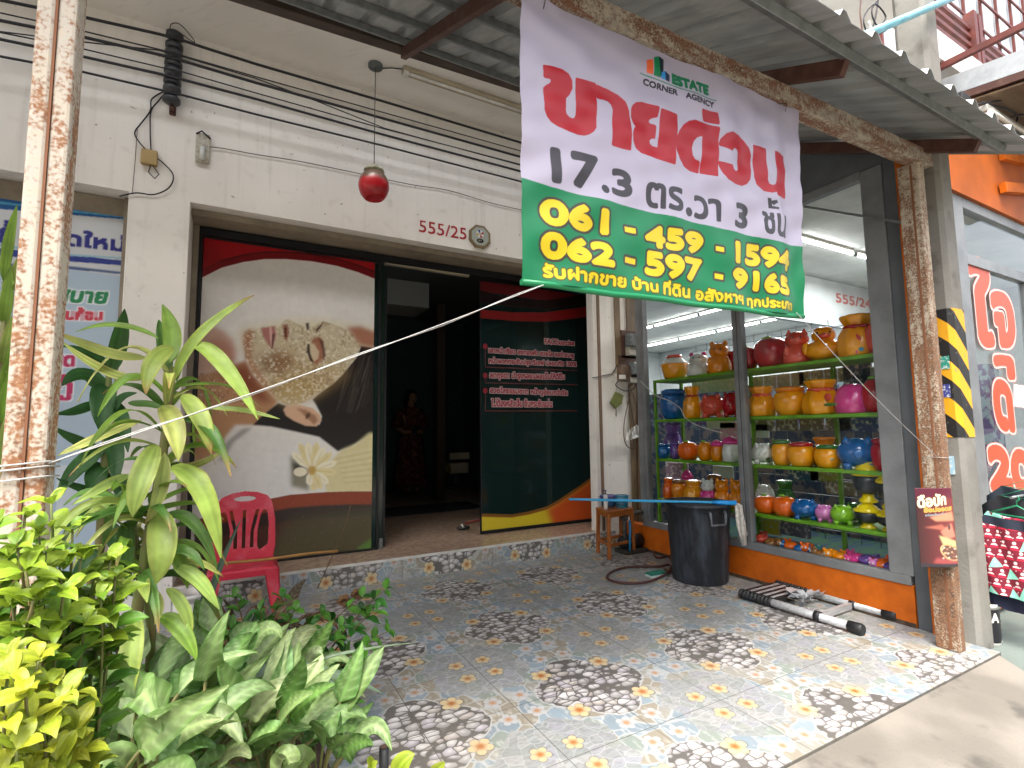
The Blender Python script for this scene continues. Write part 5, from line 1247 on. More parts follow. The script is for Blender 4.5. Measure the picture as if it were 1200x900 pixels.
def wire(name, pts, r, lab, m=None, cat='wire', grp=None):
    b = MB(); P = [Vector(p) for p in pts]; out = []
    for i in range(len(P)-1):
        for k in range(5):
            t = k/5; a, b1, c1, d1 = P[max(i-1, 0)], P[i], P[i+1], P[min(i+2, len(P)-1)]
            out.append(.5*((2*b1)+(c1-a)*t+(2*a-5*b1+4*c1-d1)*t**2+(3*b1-a-3*c1+d1)*t**3))
    out.append(P[-1]); b.tube(out, r, 6); o = b.build(name, m or M_WIRE); tag(o, lab, cat, grp); return o
wy = lambda L, y=5.535: [at(1, y, *q) for q in L]
wire('drop_wire', wy([(194, 106), (178, 116), (176, 130), (165, 145), (158, 155), (162, 165), (176, 180), (190, 190), (203, 205), (198, 220), (180, 228), (160, 226), (140, 230)]), .006, 'black wire looping down the left pillar past the junction box')
wire('drop_wire', wy([(195, 107), (186, 118), (177, 130), (176, 150), (177, 180)]), .006, 'black wire dropping straight from the insulators to the junction box')
wire('drop_wire', wy([(161, 150), (159, 180), (157, 205), (155, 226)]), .003, 'thin brown wire running down beside the junction box', M_BROWN)
wire('tie_wire', wy([(199, 34), (201, 28), (210, 28), (222, 40), (228, 50), (210, 38), (206, 36)], 5.36), .004, 'bent wire sticking out above the top insulator')
pj = at(1, WY, 175, 195); jb = thing('junction_box', 'small beige junction box high on the left pillar', 'junction box', (pj.x, WY, pj.z))
b = MB(); k_ = px_m(pj, 8); b.box((pj.x-k_, 5.50, pj.z), (pj.x+k_, 5.5555, pj.z+2.2*k_)); b.build('box', mat('beige_bakelite', '#a58d5c', .5), jb, .008)
b = MB(); b.tube([pj+Vector((k_*.2, -.03, 0)), pj+Vector((-.0, -.03, -.07)), pj+Vector((.05, -.03, -.12)), pj+Vector((.08, -.03, -.07)), pj+Vector((.03, -.03, .0))], .005, 6); b.build('wire_loop', M_WIRE, jb)
pj = at(1, WY, 237, 192); k_ = px_m(pj, 7); wl = thing('wall_switch', 'small white glass fronted fuse holder on the pillar beside the doorway', 'fuse holder', (pj.x, WY, pj.z))
b = MB(); b.box((pj.x-k_, 5.515, pj.z), (pj.x+k_, 5.5555, pj.z+k_*5)); b.build('body', mat('aged_white_porcelain', '#b9b5a6', .4, col2='#8d8877', scale=20), wl, .01)
b = MB(); b.tube([(pj.x, 5.50, pj.z+.02), (pj.x, 5.495, pj.z+k_*2.4)], .022, 10); b.build('glass_fuse', mat('frosted_glass_grey', '#cfd2cf', .15), wl); b = MB(); b.tube([(pj.x-k_, 5.512, pj.z+k_*4.6), (pj.x-k_*.2, 5.50, pj.z+k_*5.2), (pj.x+k_*1.1, 5.505, pj.z+k_*4.2)], .008, 6); b.build('clip', M_WIRE, wl)
wire('bell_wire', wy([(244, 172), (262, 174), (300, 181), (345, 188), (400, 199), (480, 216), (525, 223), (580, 239), (640, 252)]), .0045, 'thin brown wire stapled across the wall above the doorway', mat('brown_wire', '#5d4b40', .7))
# octagonal charm mirror
pm = at(1, WY, 561.5, 278); ro = px_m(pm, 14.5)
om = thing('octagonal_mirror', 'small octagonal charm mirror beside the red house number', 'mirror', (pm.x, WY, pm.z))
oc = [(ro*math.cos(a_), ro*math.sin(a_)) for a_ in np.linspace(math.pi/8, 2*math.pi+math.pi/8, 9)[:-1]]
b = MB(); b.prism(oc, lambda u, v, d: Vector((pm.x+u, 5.555-d, pm.z+v)), .03); b.build('frame', mat('bronze_frame', '#7d6b4c', .5, .2), om, .004)
s = Sheet(ro*1.62, ro*1.62, 500, '#9aa09a'); q_ = ro*.81; s.alpha[:] = 0
s.poly([(q_+u*.8, q_+v*.8) for u, v in oc], '#a3aaa2'); s.ell((q_, q_*1.25), q_*.42, q_*.42, '#cfd3cf')
for i, cl in enumerate(('#a8333a', '#2f3f7d', '#b8a13a', '#a8333a')): s.poly([(q_, q_*1.25), (q_+q_*.42*math.cos(i*1.57), q_*1.25+q_*.42*math.sin(i*1.57)), (q_+q_*.42*math.cos(i*1.57+.7), q_*1.25+q_*.42*math.sin(i*1.57+.7))], cl)
s.ell((q_, q_*.55), q_*.38, q_*.22, '#23262a'); fit(s, '87', (q_*.8, q_*.48), (q_*1.2, q_*.48), (q_*.8, q_*.65), '#b9b59a')
s.build('face', attr_mat('charm_face', rough=.25), lambda U, V: (pm.x-q_+U, 5.5245+0*U, pm.z-q_+V), om, cut=True)

# meters and wiring on the right pillar
def wbox(nm, l, t, r_, b_, y0, y1, m, parent, bev=.006):
    a, c = at(1, y1, l, b_), at(1, y1, r_, t); bb = MB(); bb.box((a.x, y0, a.z), (c.x, y1, c.z)); return bb.build(nm, m, parent, bev)
M_MET = mat('meter_glass', '#7d8486', .2, .1, col2='#5d6365', scale=30); M_BAK = mat('dark_board', '#4d352a', .7)
for k, (bd, me_, sk, lab) in enumerate(((( 727, 389, 745, 420), (732, 393.5, 748.5, 407), (733, 407.5, 743, 417), 'electricity meter on a dark board, the upper one on the right pillar'), ((724, 418, 749, 444), (735.5, 426, 750, 440), (735, 443, 744, 449), 'electricity meter with a clear cover, the lower one on the right pillar'))):
    pm_ = at(1, 5.5, (bd[0]+bd[2])/2, bd[3]); t = thing('electricity_meter', lab, 'meter', (pm_.x, 5.54, pm_.z), 'meters on the right pillar')
    wbox('board', *bd, 5.525, 5.554, M_BAK, t); wbox('cover', *me_, 5.40, 5.524, M_MET, t, .02); wbox('terminal_block', *sk, 5.44, 5.524, mat('grey_terminal', '#a8a598', .5), t)
t = thing('breaker_box', 'brown breaker box with a white label left of the lower meter', 'breaker box', at(1, 5.5, 728, 447))
wbox('body', 723, 429, 734.5, 447, 5.46, 5.554, mat('brown_breaker', '#6f5a48', .5, col2='#5a473a', scale=9), t); wbox('label', 725.5, 439.5, 733, 444, 5.455, 5.4595, M_WHITE, t, 0)
M_CON = mat('brown_trunking', '#7b674c', .6, col2='#5f4f39', scale=8, stretch=(1, 1, .3))
for lab, l, r_, t0, b0 in (('narrow brown cable trunking running down the pillar to the breaker box', 721.2, 724.5, 330, 428), ('wide tan cable trunking beside the upper meter', 742, 748.5, 330, 640)):
    o = wbox('cable_trunking', l, t0, r_, b0, 5.535, 5.5545, M_CON, None, .003); tag(o, lab, 'trunking')
wire('pillar_wire', wy([(694, 443), (708, 440), (718, 437), (723, 425), (724, 405)], 5.545), .006, 'dark wire leaving the doorway towards the breaker box')
wire('pillar_wire', wy([(724, 447), (722, 452), (732, 458), (742, 456), (745, 448), (746, 440)], 5.5), .008, 'black wire sagging under the breaker box')
wire('pillar_wire', wy([(737, 457), (740, 480), (744, 505), (742, 520)], 5.5), .006, 'dark wire hanging down to the white papers')
wire('pillar_wire', wy([(741, 455), (733, 485), (731, 510), (736, 524), (748, 524), (753, 508), (747, 480), (741, 460)], 5.49), .006, 'loop of brown wire coiled around the white papers', M_BROWN)
wire('pillar_wire', wy([(746, 440), (748, 465), (747, 490), (748, 640)], 5.53), .007, 'brown wire running down the edge of the right pillar to the ground', M_BROWN)
t = thing('paper_bundle', 'crumpled white papers stuck in the hanging wires on the right pillar', 'paper', at(1, 5.48, 744, 517))
for (l, t0, r_, b0, d) in ((733, 502, 745, 516, 0), (740, 498, 749, 514, .02), (749, 503, 758, 514, .01)):
    b = MB(); q_ = [at(1, 5.47-d, *z) for z in ((l, b0), (r_, b0-2), (r_+1, t0+3), ((l+r_)/2, t0), (l+1, t0+4))]; q_[3].y -= .04; q_[0].y -= .03
    b.add(q_+[p_+Vector((0, .012, 0)) for p_ in q_], [(0, 1, 2, 3, 4), (9, 8, 7, 6, 5)]+[(i, i+5, (i+1) % 5+5, (i+1) % 5) for i in range(5)], False); b.build('sheet', M_WHITE, t)
t = thing('green_charm', 'faded green folded charm hanging on the right pillar', 'charm', at(1, 5.53, 723, 480))
b = MB(); q_ = [at(1, 5.52, *z) for z in ((716, 472), (722, 459), (731, 463), (729, 473), (722, 479))]
b.add(q_+[p_+Vector((0, .03, 0)) for p_ in q_], [(0, 1, 2, 3, 4), (9, 8, 7, 6, 5)]+[(i, i+5, (i+1) % 5+5, (i+1) % 5) for i in range(5)], False); b.build('body', mat('faded_green', '#6c7436', .8, col2='#565f2a', scale=30), t, .006)
b = MB(); b.tube(wy([(722, 479), (722, 488)], 5.53), .006, 5); b.tube(wy([(722, 459), (724, 450)], 5.53), .003, 5); b.build('tassel', M_BROWN, t)

# strings holding the banner
M_STR = mat('white_string', '#b3b3b0', .7)
s0 = Vector((-.420, 1.756, at(1, 1.75, 60, 543).z)); s1 = at(1, BY-.012, 637, 334)
b = MB(); b.tube([s0.lerp(s1, i/14)+Vector((0, 0, -.012*math.sin(math.pi*i/14))) for i in range(15)], .0018, 5); b.tube([s0.lerp(s1, i/14)+Vector((0, .004, -.012*math.sin(math.pi*i/14)+.006*math.sin(i*1.1))) for i in range(15)], .0015, 5)
for z in (0, -.012, -.038): b.tube([(-.518, 1.744, s0.z+z-.004), (-.418, 1.744, s0.z+z+.006), (-.418, 1.846, s0.z+z), (-.518, 1.846, s0.z+z), (-.518, 1.744, s0.z+z-.004)], .0024, 5)
tag(b.build('tie_string', M_STR), 'doubled white string stretched from the left rusty post to the banner corner', 'string')
s0 = at(1, BY-.014, 933, 366); s1 = Vector((XP, 1.80, at(0, XP, 1100, 536).z))
b = MB(); b.tube([s0.lerp(s1, i/14)+Vector((0, 0, -.03*math.sin(math.pi*i/14))) for i in range(15)], .002, 5); b.tube([(XP-.006, 1.764, s1.z), (XP+.106, 1.764, s1.z-.01), (XP+.106, 1.896, s1.z), (XP-.006, 1.896, s1.z), (XP-.006, 1.764, s1.z)], .002, 5)
q_ = s0.lerp(s1, .17); b.ball(q_-Vector((0, 0, .012)), .007, 8, 5)
tag(b.build('tie_string', M_STR), 'thin white string from the banner lower right corner to the right post', 'string')
wire('white_cable', [at(0, 4.772, *q) for q in ((750, 446), (757, 453), (768, 463), (785, 470), (797, 478), (802, 488), (812, 496), (830, 503), (846, 507))], .005, 'loose white cable drooping across the far window pane', M_STR, 'cable')
for z_, lab in ((228, 'flat steel strap tying the orange corner trim back to the shop'),):
    b = MB(); a, c = at(0, 4.77, 942, 242), at(0, 4.765, 1058, 261); b.bar(a, c, .01, .022); tag(b.build('steel_strap', M_GALV), lab, 'strap')
# ------------------------------------------------------------------ gift shop display
M_GREEN = mat('green_shelf_paint', '#6aa01f', .45, col2='#578718', scale=6)
SHZ = [2.235, 1.715, 1.205, .69]
shf = thing('display_shelf', 'bright green metal shelving loaded with money boxes behind the window', 'shelf', (5.1, 3.7, .03))
for z in SHZ:
    b = MB(); b.box((4.90, 2.25, z-.035), (5.36, 5.0, z)); b.build('shelf_board', M_GREEN, shf, .003)
for (x, y) in ((5.34, 4.975), (5.34, 3.9), (5.34, 2.95)):
    b = MB(); b.box((x+.021, y, .03), (x+.055, y+.035, 2.5)); b.build('upright', M_GREEN, shf)
b = MB(); b.box((4.90, 5.001, .03), (4.93, 5.03, 2.235)); b.build('upright', M_GREEN, shf)
b = MB(); b.box((4.89, 2.25, .03), (6.2, 5.03, .34)); tag(b.build('display_plinth', mat('display_cloth', '#31506e', .8, col2='#3d6b4a', scale=3, stretch=(1, 5, 1), lo=.45, hi=.55)), 'low plinth under a blue and green cloth behind the window', 'plinth')

GC = {'yellow': ('#f0a00e', '#dd8608'), 'amber': ('#e5880a', '#cf7206'), 'red': ('#b3101d', '#8d0a16'), 'coral': ('#dd5440', '#c2402f'), 'orange': ('#e8650f', '#cf520a'), 'blue': ('#0f5fa3', '#0b4d88'),
      'pink': ('#d8408a', '#c2307a'), 'palepink': ('#d07bb8', '#bd66a5'), 'purple': ('#6b4796', '#573880'), 'green': ('#7fb52a', '#6a9c1f'), 'white': ('#d8d8d2', '#c3c3bb'), 'black': ('#17181b', '#222327'), 'dgreen': ('#2f6b2a', '#245a20'), 'lemon': ('#e8cf15', '#cdb50e'), 'teal': ('#1d7f86', '#176a70'), 'brown': ('#8a5a2c', '#6d441f')}
def gm(c): return mat('glazed_'+c, GC[c][0], .2, col2=GC[c][1], scale=7, coat=.3)
def base_at(px, py, sh, X): p = at(0, X, px, py); return Vector((X, p.y, SHZ[sh] if sh is not None else .34))
def L_(P, r, h): return [(max(a*r, .004), z*h) for a, z in P]
JAR = [(.62, 0), (.72, .02), (.93, .28), (1, .5), (.92, .72), (.74, .82), (.80, .86), (.82, .95), (.74, 1)]
SACK = [(.80, 0), (.93, .03), (1, .25), (.93, .5), (.72, .66), (.58, .72), (.62, .77), (.76, .88), (.82, .95), (.74, 1), (.4, .95)]
APPLE = [(.5, 0), (.72, .03), (.95, .3), (1, .55), (.9, .8), (.62, .95), (.3, 1), (.06, .9)]
DOME = [(.82, 0), (.93, .04), (1, .3), (.96, .55), (.8, .8), (.5, .95), (.02, 1)]
BOWL = [(.5, 0), (.62, .05), (.5, .12), (.85, .35), (1, .55), (1, .6), (.6, .6)]
def item(name, label, cat, kind, sh, cx, base, wpx, top, c, c2=None, X=5.02, grp=None):
    C = base_at(cx, base, sh, X); r = px_m(C, wpx)/2*1.10; h = max(at(0, X, cx, top).z-C.z, .05)
    C.x += max(0, r-.13)*.6
    t = thing(name, label, cat, C, grp or 'money boxes and pots on the green shelves'); m = gm(c); m2 = gm(c2 or c)
    F = Vector((-1, -.6, 0)).normalized(); S = Vector((-F.y, F.x, 0))
    def part(nm, mm, f, up=None): bb = MB(); f(bb); return bb.build(nm, mm, up or t)
    if kind == 'jar':
        bd_ = part('body', m, lambda q: q.lathe(L_(JAR[:6], r, h), C, 22))
        part('lid', m2, lambda q: q.lathe(L_([(.76, .822), (.84, .86), (.86, .93), (.70, .99), (.2, 1.01)], r, h), C, 22))
    elif kind == 'pot':
        part('body', m, lambda q: q.lathe(L_([(.6, 0), (.75, .05), (1, .6), (.98, .62)], r, h), C, 22))
        ld_ = part('lid', gm('white'), lambda q: q.lathe(L_([(.97, .625), (.9, .68), (.6, .84), (.5, .88)], r, h), C, 22)); part('knob', m2, lambda q: q.lathe(L_([(.52, .882), (.58, .93), (.5, 1)], r, h), C, 18), ld_)
    elif kind == 'sack':
        part('body', m, lambda q: q.lathe(L_(SACK, r, h), C, 32, flute=.05, nfl=8))
        part('ribbon', m2, lambda q: (q.tube([C+Vector((.64*r*math.cos(a), .64*r*math.sin(a), .715*h)) for a in np.linspace(0, 2*math.pi, 21)], .06*r+.003, 6), q.ball(C+F*.68*r+S*.22*r+Vector((0, 0, .70*h)), (.1*r, .26*r, .12*r)), q.ball(C+F*.68*r-S*.22*r+Vector((0, 0, .70*h)), (.1*r, .26*r, .12*r))))
    elif kind == 'apple':
        part('body', m, lambda q: q.lathe(L_(APPLE, r, h*.92), C, 24, flute=.035, nfl=5))
        part('leaf', gm('green'), lambda q: (q.tube([C+Vector((0, 0, h*.84)), C+Vector((0, .02, h))], .012, 6), q.ball(C+Vector((0, r*.25, h*.95)), (r*.18, r*.34, h*.05))))
    elif kind == 'dome': part('body', m, lambda q: q.lathe(L_(DOME, r, h), C, 26))
    elif kind == 'pig':
        part('body', m, lambda q: (q.ball(C+Vector((0, 0, h*.52)), (r*1.0, r*.96, h*.46), 20, 12), [q.lathe(L_([(.2, 0), (.22, .2)], r, h), C+F*(r*.45*a)+S*(r*.5*b_), 10) for a in (-1, 1) for b_ in (-1, 1)]))
        for k in (-1, 1): part('ear', m2, lambda q: q.lathe([(r*.24, 0), (r*.16, h*.12), (.004, h*.22)], C+F*r*.45+S*(k*r*.48)+Vector((0, 0, h*.80)), 10))
        part('snout', m2, lambda q: q.lathe([(r*.26, 0), (r*.25, r*.22), (r*.2, r*.25)], C+F*r*.85+Vector((0, 0, h*.5)), 14, M=F.to_track_quat('Z', 'Y').to_matrix()))
    elif kind in ('bear', 'cat', 'mouse'):
        part('body', m, lambda q: (q.lathe(L_([(.85, 0), (.98, .05), (.95, .3), (.7, .5), (.5, .56)], r, h), C, 20), [q.ball(C+F*r*.55+S*(k*r*.62)+Vector((0, 0, h*.36)), (r*.22, r*.22, h*.16)) for k in (-1, 1)]))
        hd_ = part('head', gm('white') if kind == 'mouse' else m, lambda q: q.ball(C+Vector((0, 0, h*.70)), (r*.78, r*.78, h*.25), 18, 12))
        for k in (-1, 1):
            part('ear', m2, (lambda q: q.ball(C+S*(k*r*.5)+Vector((0, 0, h*.92)), (r*.16, r*.24, h*.10))) if kind != 'cat' else (lambda q: q.lathe([(r*.26, 0), (.004, h*.18)], C+S*(k*r*.48)+Vector((0, 0, h*.84)), 8)))
        part('face', gm('black'), lambda q: [q.ball(C+F*r*.74+S*(k*r*.25)+Vector((0, 0, h*.74)), r*.07, 8, 5) for k in (-1, 1)], hd_)
    elif kind == 'duck':
        part('body', m, lambda q: (q.ball(C+Vector((0, 0, h*.32)), (r, r*1.0, h*.33), 20, 12), [q.ball(C+F*r*.2+S*(k*r*.85)+Vector((0, 0, h*.38)), (r*.3, r*.22, h*.2)) for k in (-1, 1)]))
        hd_ = part('head', m, lambda q: (q.ball(C+F*r*.15+Vector((0, 0, h*.76)), (r*.6, r*.6, h*.24), 18, 12), q.lathe([(r*.5, 0), (r*.35, h*.05)], C+F*r*.15+Vector((0, 0, h*.95)), 14)))
        part('beak', gm('coral'), lambda q: q.ball(C+F*r*.78+Vector((0, 0, h*.70)), (r*.28, r*.36, h*.08)), hd_)
        part('eye', gm('black'), lambda q: [q.ball(C+F*r*.66+S*(k*r*.3)+Vector((0, 0, h*.82)), r*.06, 8, 5) for k in (-1, 1)], hd_)
    elif kind == 'pagoda':
        part('bowl', gm('black'), lambda q: q.lathe(L_([(.5, .2), (.9, .3), (1, .5), (1, .62)], r, h), C, 22))
        part('foot', m2, lambda q: q.lathe(L_([(.62, 0), (.66, .04), (.4, .13), (.4, .195)], r, h), C, 20))
        part('lid', m2, lambda q: q.lathe(L_([(1.04, .622), (1.06, .70), (.75, .78), (.7, .84), (.45, .9), (.4, 1)], r, h), C, 22))
    elif kind == 'doll':
        part('body', m, lambda q: q.lathe(L_([(.7, 0), (.95, .05), (1, .35), (.85, .62), (.8, .7)], r, h), C, 20)); part('hat', m2, lambda q: q.lathe(L_([(1, .70), (1.02, .76), (.7, .9), (.1, 1)], r, h), C, 20))
        part('face', gm('black'), lambda q: q.ball(C+F*r*.9+S*r*.2+Vector((0, 0, h*.3)), r*.1, 8, 5))
    return t
MBX = 'money box'
I = [
 ('pot', 'yellow pot with a white domed lid, farthest left on the top shelf', 'pot', 'pot', 0, 789, 443, 29, 416, 'yellow', 'coral'),
 ('money_box', 'white mouse money box with a pink body beside the white lidded pot', MBX, 'mouse', 0, 818, 440, 25, 413, 'white', 'pink'),
 ('money_box', 'tall amber bear money box just left of the window mullion on the top shelf', MBX, 'bear', 0, 843, 437, 26, 400, 'amber', None),
 ('money_box', 'small red strawberry money box half hidden by the mullion on the top shelf', MBX, 'apple', 0, 878, 434, 19, 405, 'red', None),
 ('money_box', 'large shiny red apple money box on the top shelf', MBX, 'apple', 0, 903, 431, 35, 393, 'red', None),
 ('money_box', 'coral pink cat money box between red apple and yellow duck', MBX, 'cat', 0, 935, 427, 30, 386, 'coral', None),
 ('money_box', 'yellow duck money box with a coral beak', MBX, 'duck', 0, 965, 423, 38, 384, 'yellow', None),
 ('money_box', 'yellow sack shaped money box with red ribbon, right of the duck', MBX, 'sack', 0, 1005, 418, 38, 369, 'yellow', 'red'),
 ('money_box', 'red round fruit money box at the right end of the top shelf', MBX, 'apple', 0, 1031, 413, 26, 373, 'coral', None),
 ('jar', 'big dark blue jar at the left end of the second shelf', 'jar', 'jar', 1, 788, 489, 30, 456, 'blue', None),
 ('money_box', 'slim yellow sack money box between blue jar and coral pig', MBX, 'sack', 1, 812, 488, 19, 453, 'yellow', 'red'),
 ('piggy_bank', 'coral orange piggy bank on the second shelf', 'piggy bank', 'pig', 1, 835, 487, 27, 462, 'coral', None),
 ('piggy_bank', 'deep red piggy bank left of the mullion on the second shelf', 'piggy bank', 'pig', 1, 858, 487, 21, 459, 'red', None),
 ('jar', 'yellow jar with small black writing on the second shelf', 'jar', 'sack', 1, 893, 486, 29, 453, 'yellow', 'coral'),
 ('jar', 'plain yellow jar with a red neck band on the second shelf', 'jar', 'jar', 1, 926, 485, 34, 453, 'yellow', 'amber'),
 ('money_box', 'fat yellow sack money box with red and green decoration on the second shelf', MBX, 'sack', 1, 962, 484, 38, 445, 'yellow', 'coral'),
 ('piggy_bank', 'bright pink round piggy bank on the second shelf', 'piggy bank', 'dome', 1, 1000, 483, 36, 449, 'pink', None),
 ('money_box', 'crimson apple money box at the right end of the second shelf', MBX, 'apple', 1, 1029, 482, 28, 440, 'red', None),
 ('money_box', 'small blue round money box at the left end of the third shelf', MBX, 'jar', 2, 778, 536, 17, 520, 'blue', None),
 ('money_box', 'small purple round money box beside the blue one on the third shelf', MBX, 'jar', 2, 792, 536, 12, 518, 'purple', None),
 ('money_box', 'orange red pumpkin money box on the third shelf', MBX, 'apple', 2, 807, 537, 22, 516, 'orange', None),
 ('money_box', 'amber pumpkin money box right of the orange red one', MBX, 'apple', 2, 827, 538, 16, 516, 'amber', None),
 ('money_box', 'orange figure money box with a pink hat on the third shelf', MBX, 'doll', 2, 841, 538, 14, 515, 'amber', 'pink'),
 ('money_box', 'white doll money box with a pink hat by the mullion', MBX, 'doll', 2, 857, 540, 18, 511, 'white', 'pink'),
 ('piggy_bank', 'white piggy bank with dark green spots', 'piggy bank', 'pig', 2, 895, 543, 24, 519, 'white', None),
 ('jar', 'yellow jar with a green lid on the third shelf', 'jar', 'jar', 2, 917, 544, 21, 515, 'yellow', 'dgreen'),
 ('jar', 'yellow jar with a red lid on the third shelf', 'jar', 'jar', 2, 940, 545, 28, 518, 'yellow', 'red'),
 ('jar', 'yellow jar with grey decoration and a dark green rim', 'jar', 'jar', 2, 971, 546, 27, 521, 'yellow', 'dgreen'),
 ('piggy_bank', 'big glossy blue piggy bank on the third shelf', 'piggy bank', 'pig', 2, 1004, 548, 40, 512, 'blue', None),
 ('money_box', 'red lantern money box at the right end of the third shelf', MBX, 'jar', 2, 1037, 550, 24, 513, 'red', None),
 ('money_box', 'orange sack money box at the left end of the lowest shelf', MBX, 'sack', 3, 784, 582, 12, 560, 'orange', None),
 ('jar', 'yellow jar with a brown lid on the lowest shelf', 'jar', 'jar', 3, 796, 583, 16, 562, 'amber', 'brown'),
 ('money_box', 'plump amber sack money box on the lowest shelf', MBX, 'sack', 3, 813, 585, 20, 563, 'yellow', None),
 ('money_box', 'white headed figure with a pink body on the lowest shelf', MBX, 'mouse', 3, 830, 587, 17, 561, 'pink', 'white'),
 ('money_box', 'sitting amber bear money box, left one of two on the lowest shelf', MBX, 'bear', 3, 847, 589, 18, 561, 'amber', None),
 ('money_box', 'sitting amber bear money box hard against the mullion', MBX, 'bear', 3, 864, 594, 17, 561, 'amber', None),
 ('money_box', 'orange pumpkin money box right of the mullion on the lowest shelf', MBX, 'apple', 3, 899, 601, 25, 579, 'orange', None),
 ('money_box', 'orange pumpkin money box touching the blue pig on the lowest shelf', MBX, 'apple', 3, 921, 604, 25, 580, 'orange', None),
 ('piggy_bank', 'blue piggy bank on the lowest shelf', 'piggy bank', 'pig', 3, 944, 607, 29, 584, 'blue', None),
 ('piggy_bank', 'small pale pink piggy bank with a white price label', 'piggy bank', 'pig', 3, 967, 610, 19, 591, 'palepink', None),
 ('piggy_bank', 'small lime green piggy bank with a white price label', 'piggy bank', 'pig', 3, 988, 613, 24, 591, 'green', None),
 ('money_box', 'black bowl money box with yellow lid and foot, lower of the left stack', MBX, 'pagoda', 3, 1018, 617, 25, 588, 'black', 'lemon'),
 ('money_box', 'black bowl money box with yellow lid and foot, lower of the right stack', MBX, 'pagoda', 3, 1043, 621, 22, 595, 'black', 'lemon'),
]
for it in I: item(*it)
def stacked(label, px, py, w, top):
    t = item('money_box', label, MBX, 'pagoda', 3, px, py, w, py-20, 'black', 'lemon'); z = at(0, 5.02, px, py).z; t.location.z = z
stacked('black bowl money box with a yellow lid, upper of the left stack', 1018, 588.5, 27, 566); stacked('black bowl money box with a yellow lid, upper of the right stack', 1043, 595.5, 22, 570)
# second row, further back on the boards
J = [('money_box', 'dull red money box standing behind the bear on the top shelf', MBX, 'jar', 0, 858, 437, 18, 412, 'red', None), ('money_box', 'purple sack money box in the back row below the blue jar', MBX, 'sack', 2, 789, 533, 20, 496, 'purple', None),
     ('money_box', 'yellow pineapple shaped money box behind the grey decorated jar', MBX, 'sack', 2, 968, 541, 26, 512, 'amber', None), ('piggy_bank', 'white piggy bank in the back row of the lowest shelf', 'piggy bank', 'pig', 3, 897, 590, 20, 567, 'white', None),
     ('gift_bag', 'green wrapped sack in the back row of the lowest shelf', 'gift bag', 'sack', 3, 921, 590, 20, 563, 'dgreen', None), ('money_box', 'pink cone topped money box behind the amber sack', MBX, 'doll', 3, 806, 578, 12, 550, 'pink', None), ('money_box', 'olive green piggy bank behind the lime one', MBX, 'pig', 3, 1001, 600, 20, 588, 'dgreen', None),
     ('jar', 'brown jar in the back row left of the amber bears', 'jar', 'jar', 3, 838, 580, 18, 556, 'brown', None), ('money_box', 'violet money box behind the pink pig on the second shelf', MBX, 'jar', 1, 985, 480, 22, 455, 'purple', None)]
for it in J: item(*it, X=5.22)
# small white price labels and print on single items are pieces of their thing
def spot(objlabel, px, py, w, h, col, X):
    t = next(o for o in bpy.data.objects if o.get('label') == objlabel); p = at(0, X, px, py); k = px_m(p, 1)
    b = MB(); b.ball(p+Vector((.004, 0, 0)), (.006, w*k/2, h*k/2), 10, 6); b.build('sticker', mat('spot_'+col[1:], col, .5), t)
for a in (('small pale pink piggy bank with a white price label', 964, 601, 8, 5, '#e2e2e2', 4.955), ('small lime green piggy bank with a white price label', 985, 603, 8, 5, '#e2e2e2', 4.945),
          ('yellow sack shaped money box with red ribbon, right of the duck', 1001, 398, 15, 14, '#b5121f', 4.905), ('yellow sack shaped money box with red ribbon, right of the duck', 994, 410, 6, 5, '#2d7f96', 4.90), ('yellow sack shaped money box with red ribbon, right of the duck', 1009, 409, 6, 5, '#2d7f96', 4.90), ('yellow sack shaped money box with red ribbon, right of the duck', 1002, 412, 6, 5, '#d0407f', 4.90),
          ('yellow jar with small black writing on the second shelf', 891, 475, 8, 3, '#241d14', 4.925), ('yellow jar with small black writing on the second shelf', 890, 480, 15, 2.5, '#241d14', 4.925),
          ('white piggy bank with dark green spots', 892, 528, 8, 8, '#2c3f16', 4.935), ('white piggy bank with dark green spots', 901, 539, 9, 6, '#2c3f16', 4.945), ('white piggy bank with dark green spots', 904, 523, 6, 7, '#2c3f16', 4.955),
          ('fat yellow sack money box with red and green decoration on the second shelf', 973, 474, 17, 4, '#3f6b24', 4.90), ('fat yellow sack money box with red and green decoration on the second shelf', 970, 465, 9, 9, '#c4402a', 4.90),
          ('yellow jar with grey decoration and a dark green rim', 968, 538, 18, 4, '#9a9a92', 4.93)): spot(*a)
# jumble of toys on the plinth
TOY = [(893, 643, 'coral', 'coral toy fish nearest the mullion on the plinth'), (905, 645, 'brown', 'brown toy dog among the plinth toys'), (915, 646, 'blue', 'blue toy ball on the plinth below the picture book'), (928, 650, 'orange', 'orange toy crab on the plinth'), (939, 648, 'blue', 'dark blue toy whale on the plinth'), (947, 653, 'orange', 'orange toy fox right of the whale'), (957, 655, 'teal', 'teal toy turtle near the front of the plinth'), (965, 652, 'brown', 'brown toy with a round eye on the plinth'), (975, 658, 'amber', 'amber toy bear lying on the plinth'), (986, 657, 'amber', 'amber toy lion beside the pink one'), (998, 655, 'pink', 'pink toy pig standing in the plinth jumble'), (1005, 661, 'pink', 'pink toy rabbit lying at the front edge of the plinth'), (1017, 662, 'purple', 'purple toy octopus on the plinth'), (1028, 658, 'coral', 'coral toy bird toward the right end of the plinth'), (1036, 665, 'orange', 'orange toy duckling near the window corner'), (1046, 664, 'purple', 'violet toy cat at the right end of the plinth'), (1030, 667, 'palepink', 'pale pink toy by the lower window edge')]
r3 = random.Random(2)
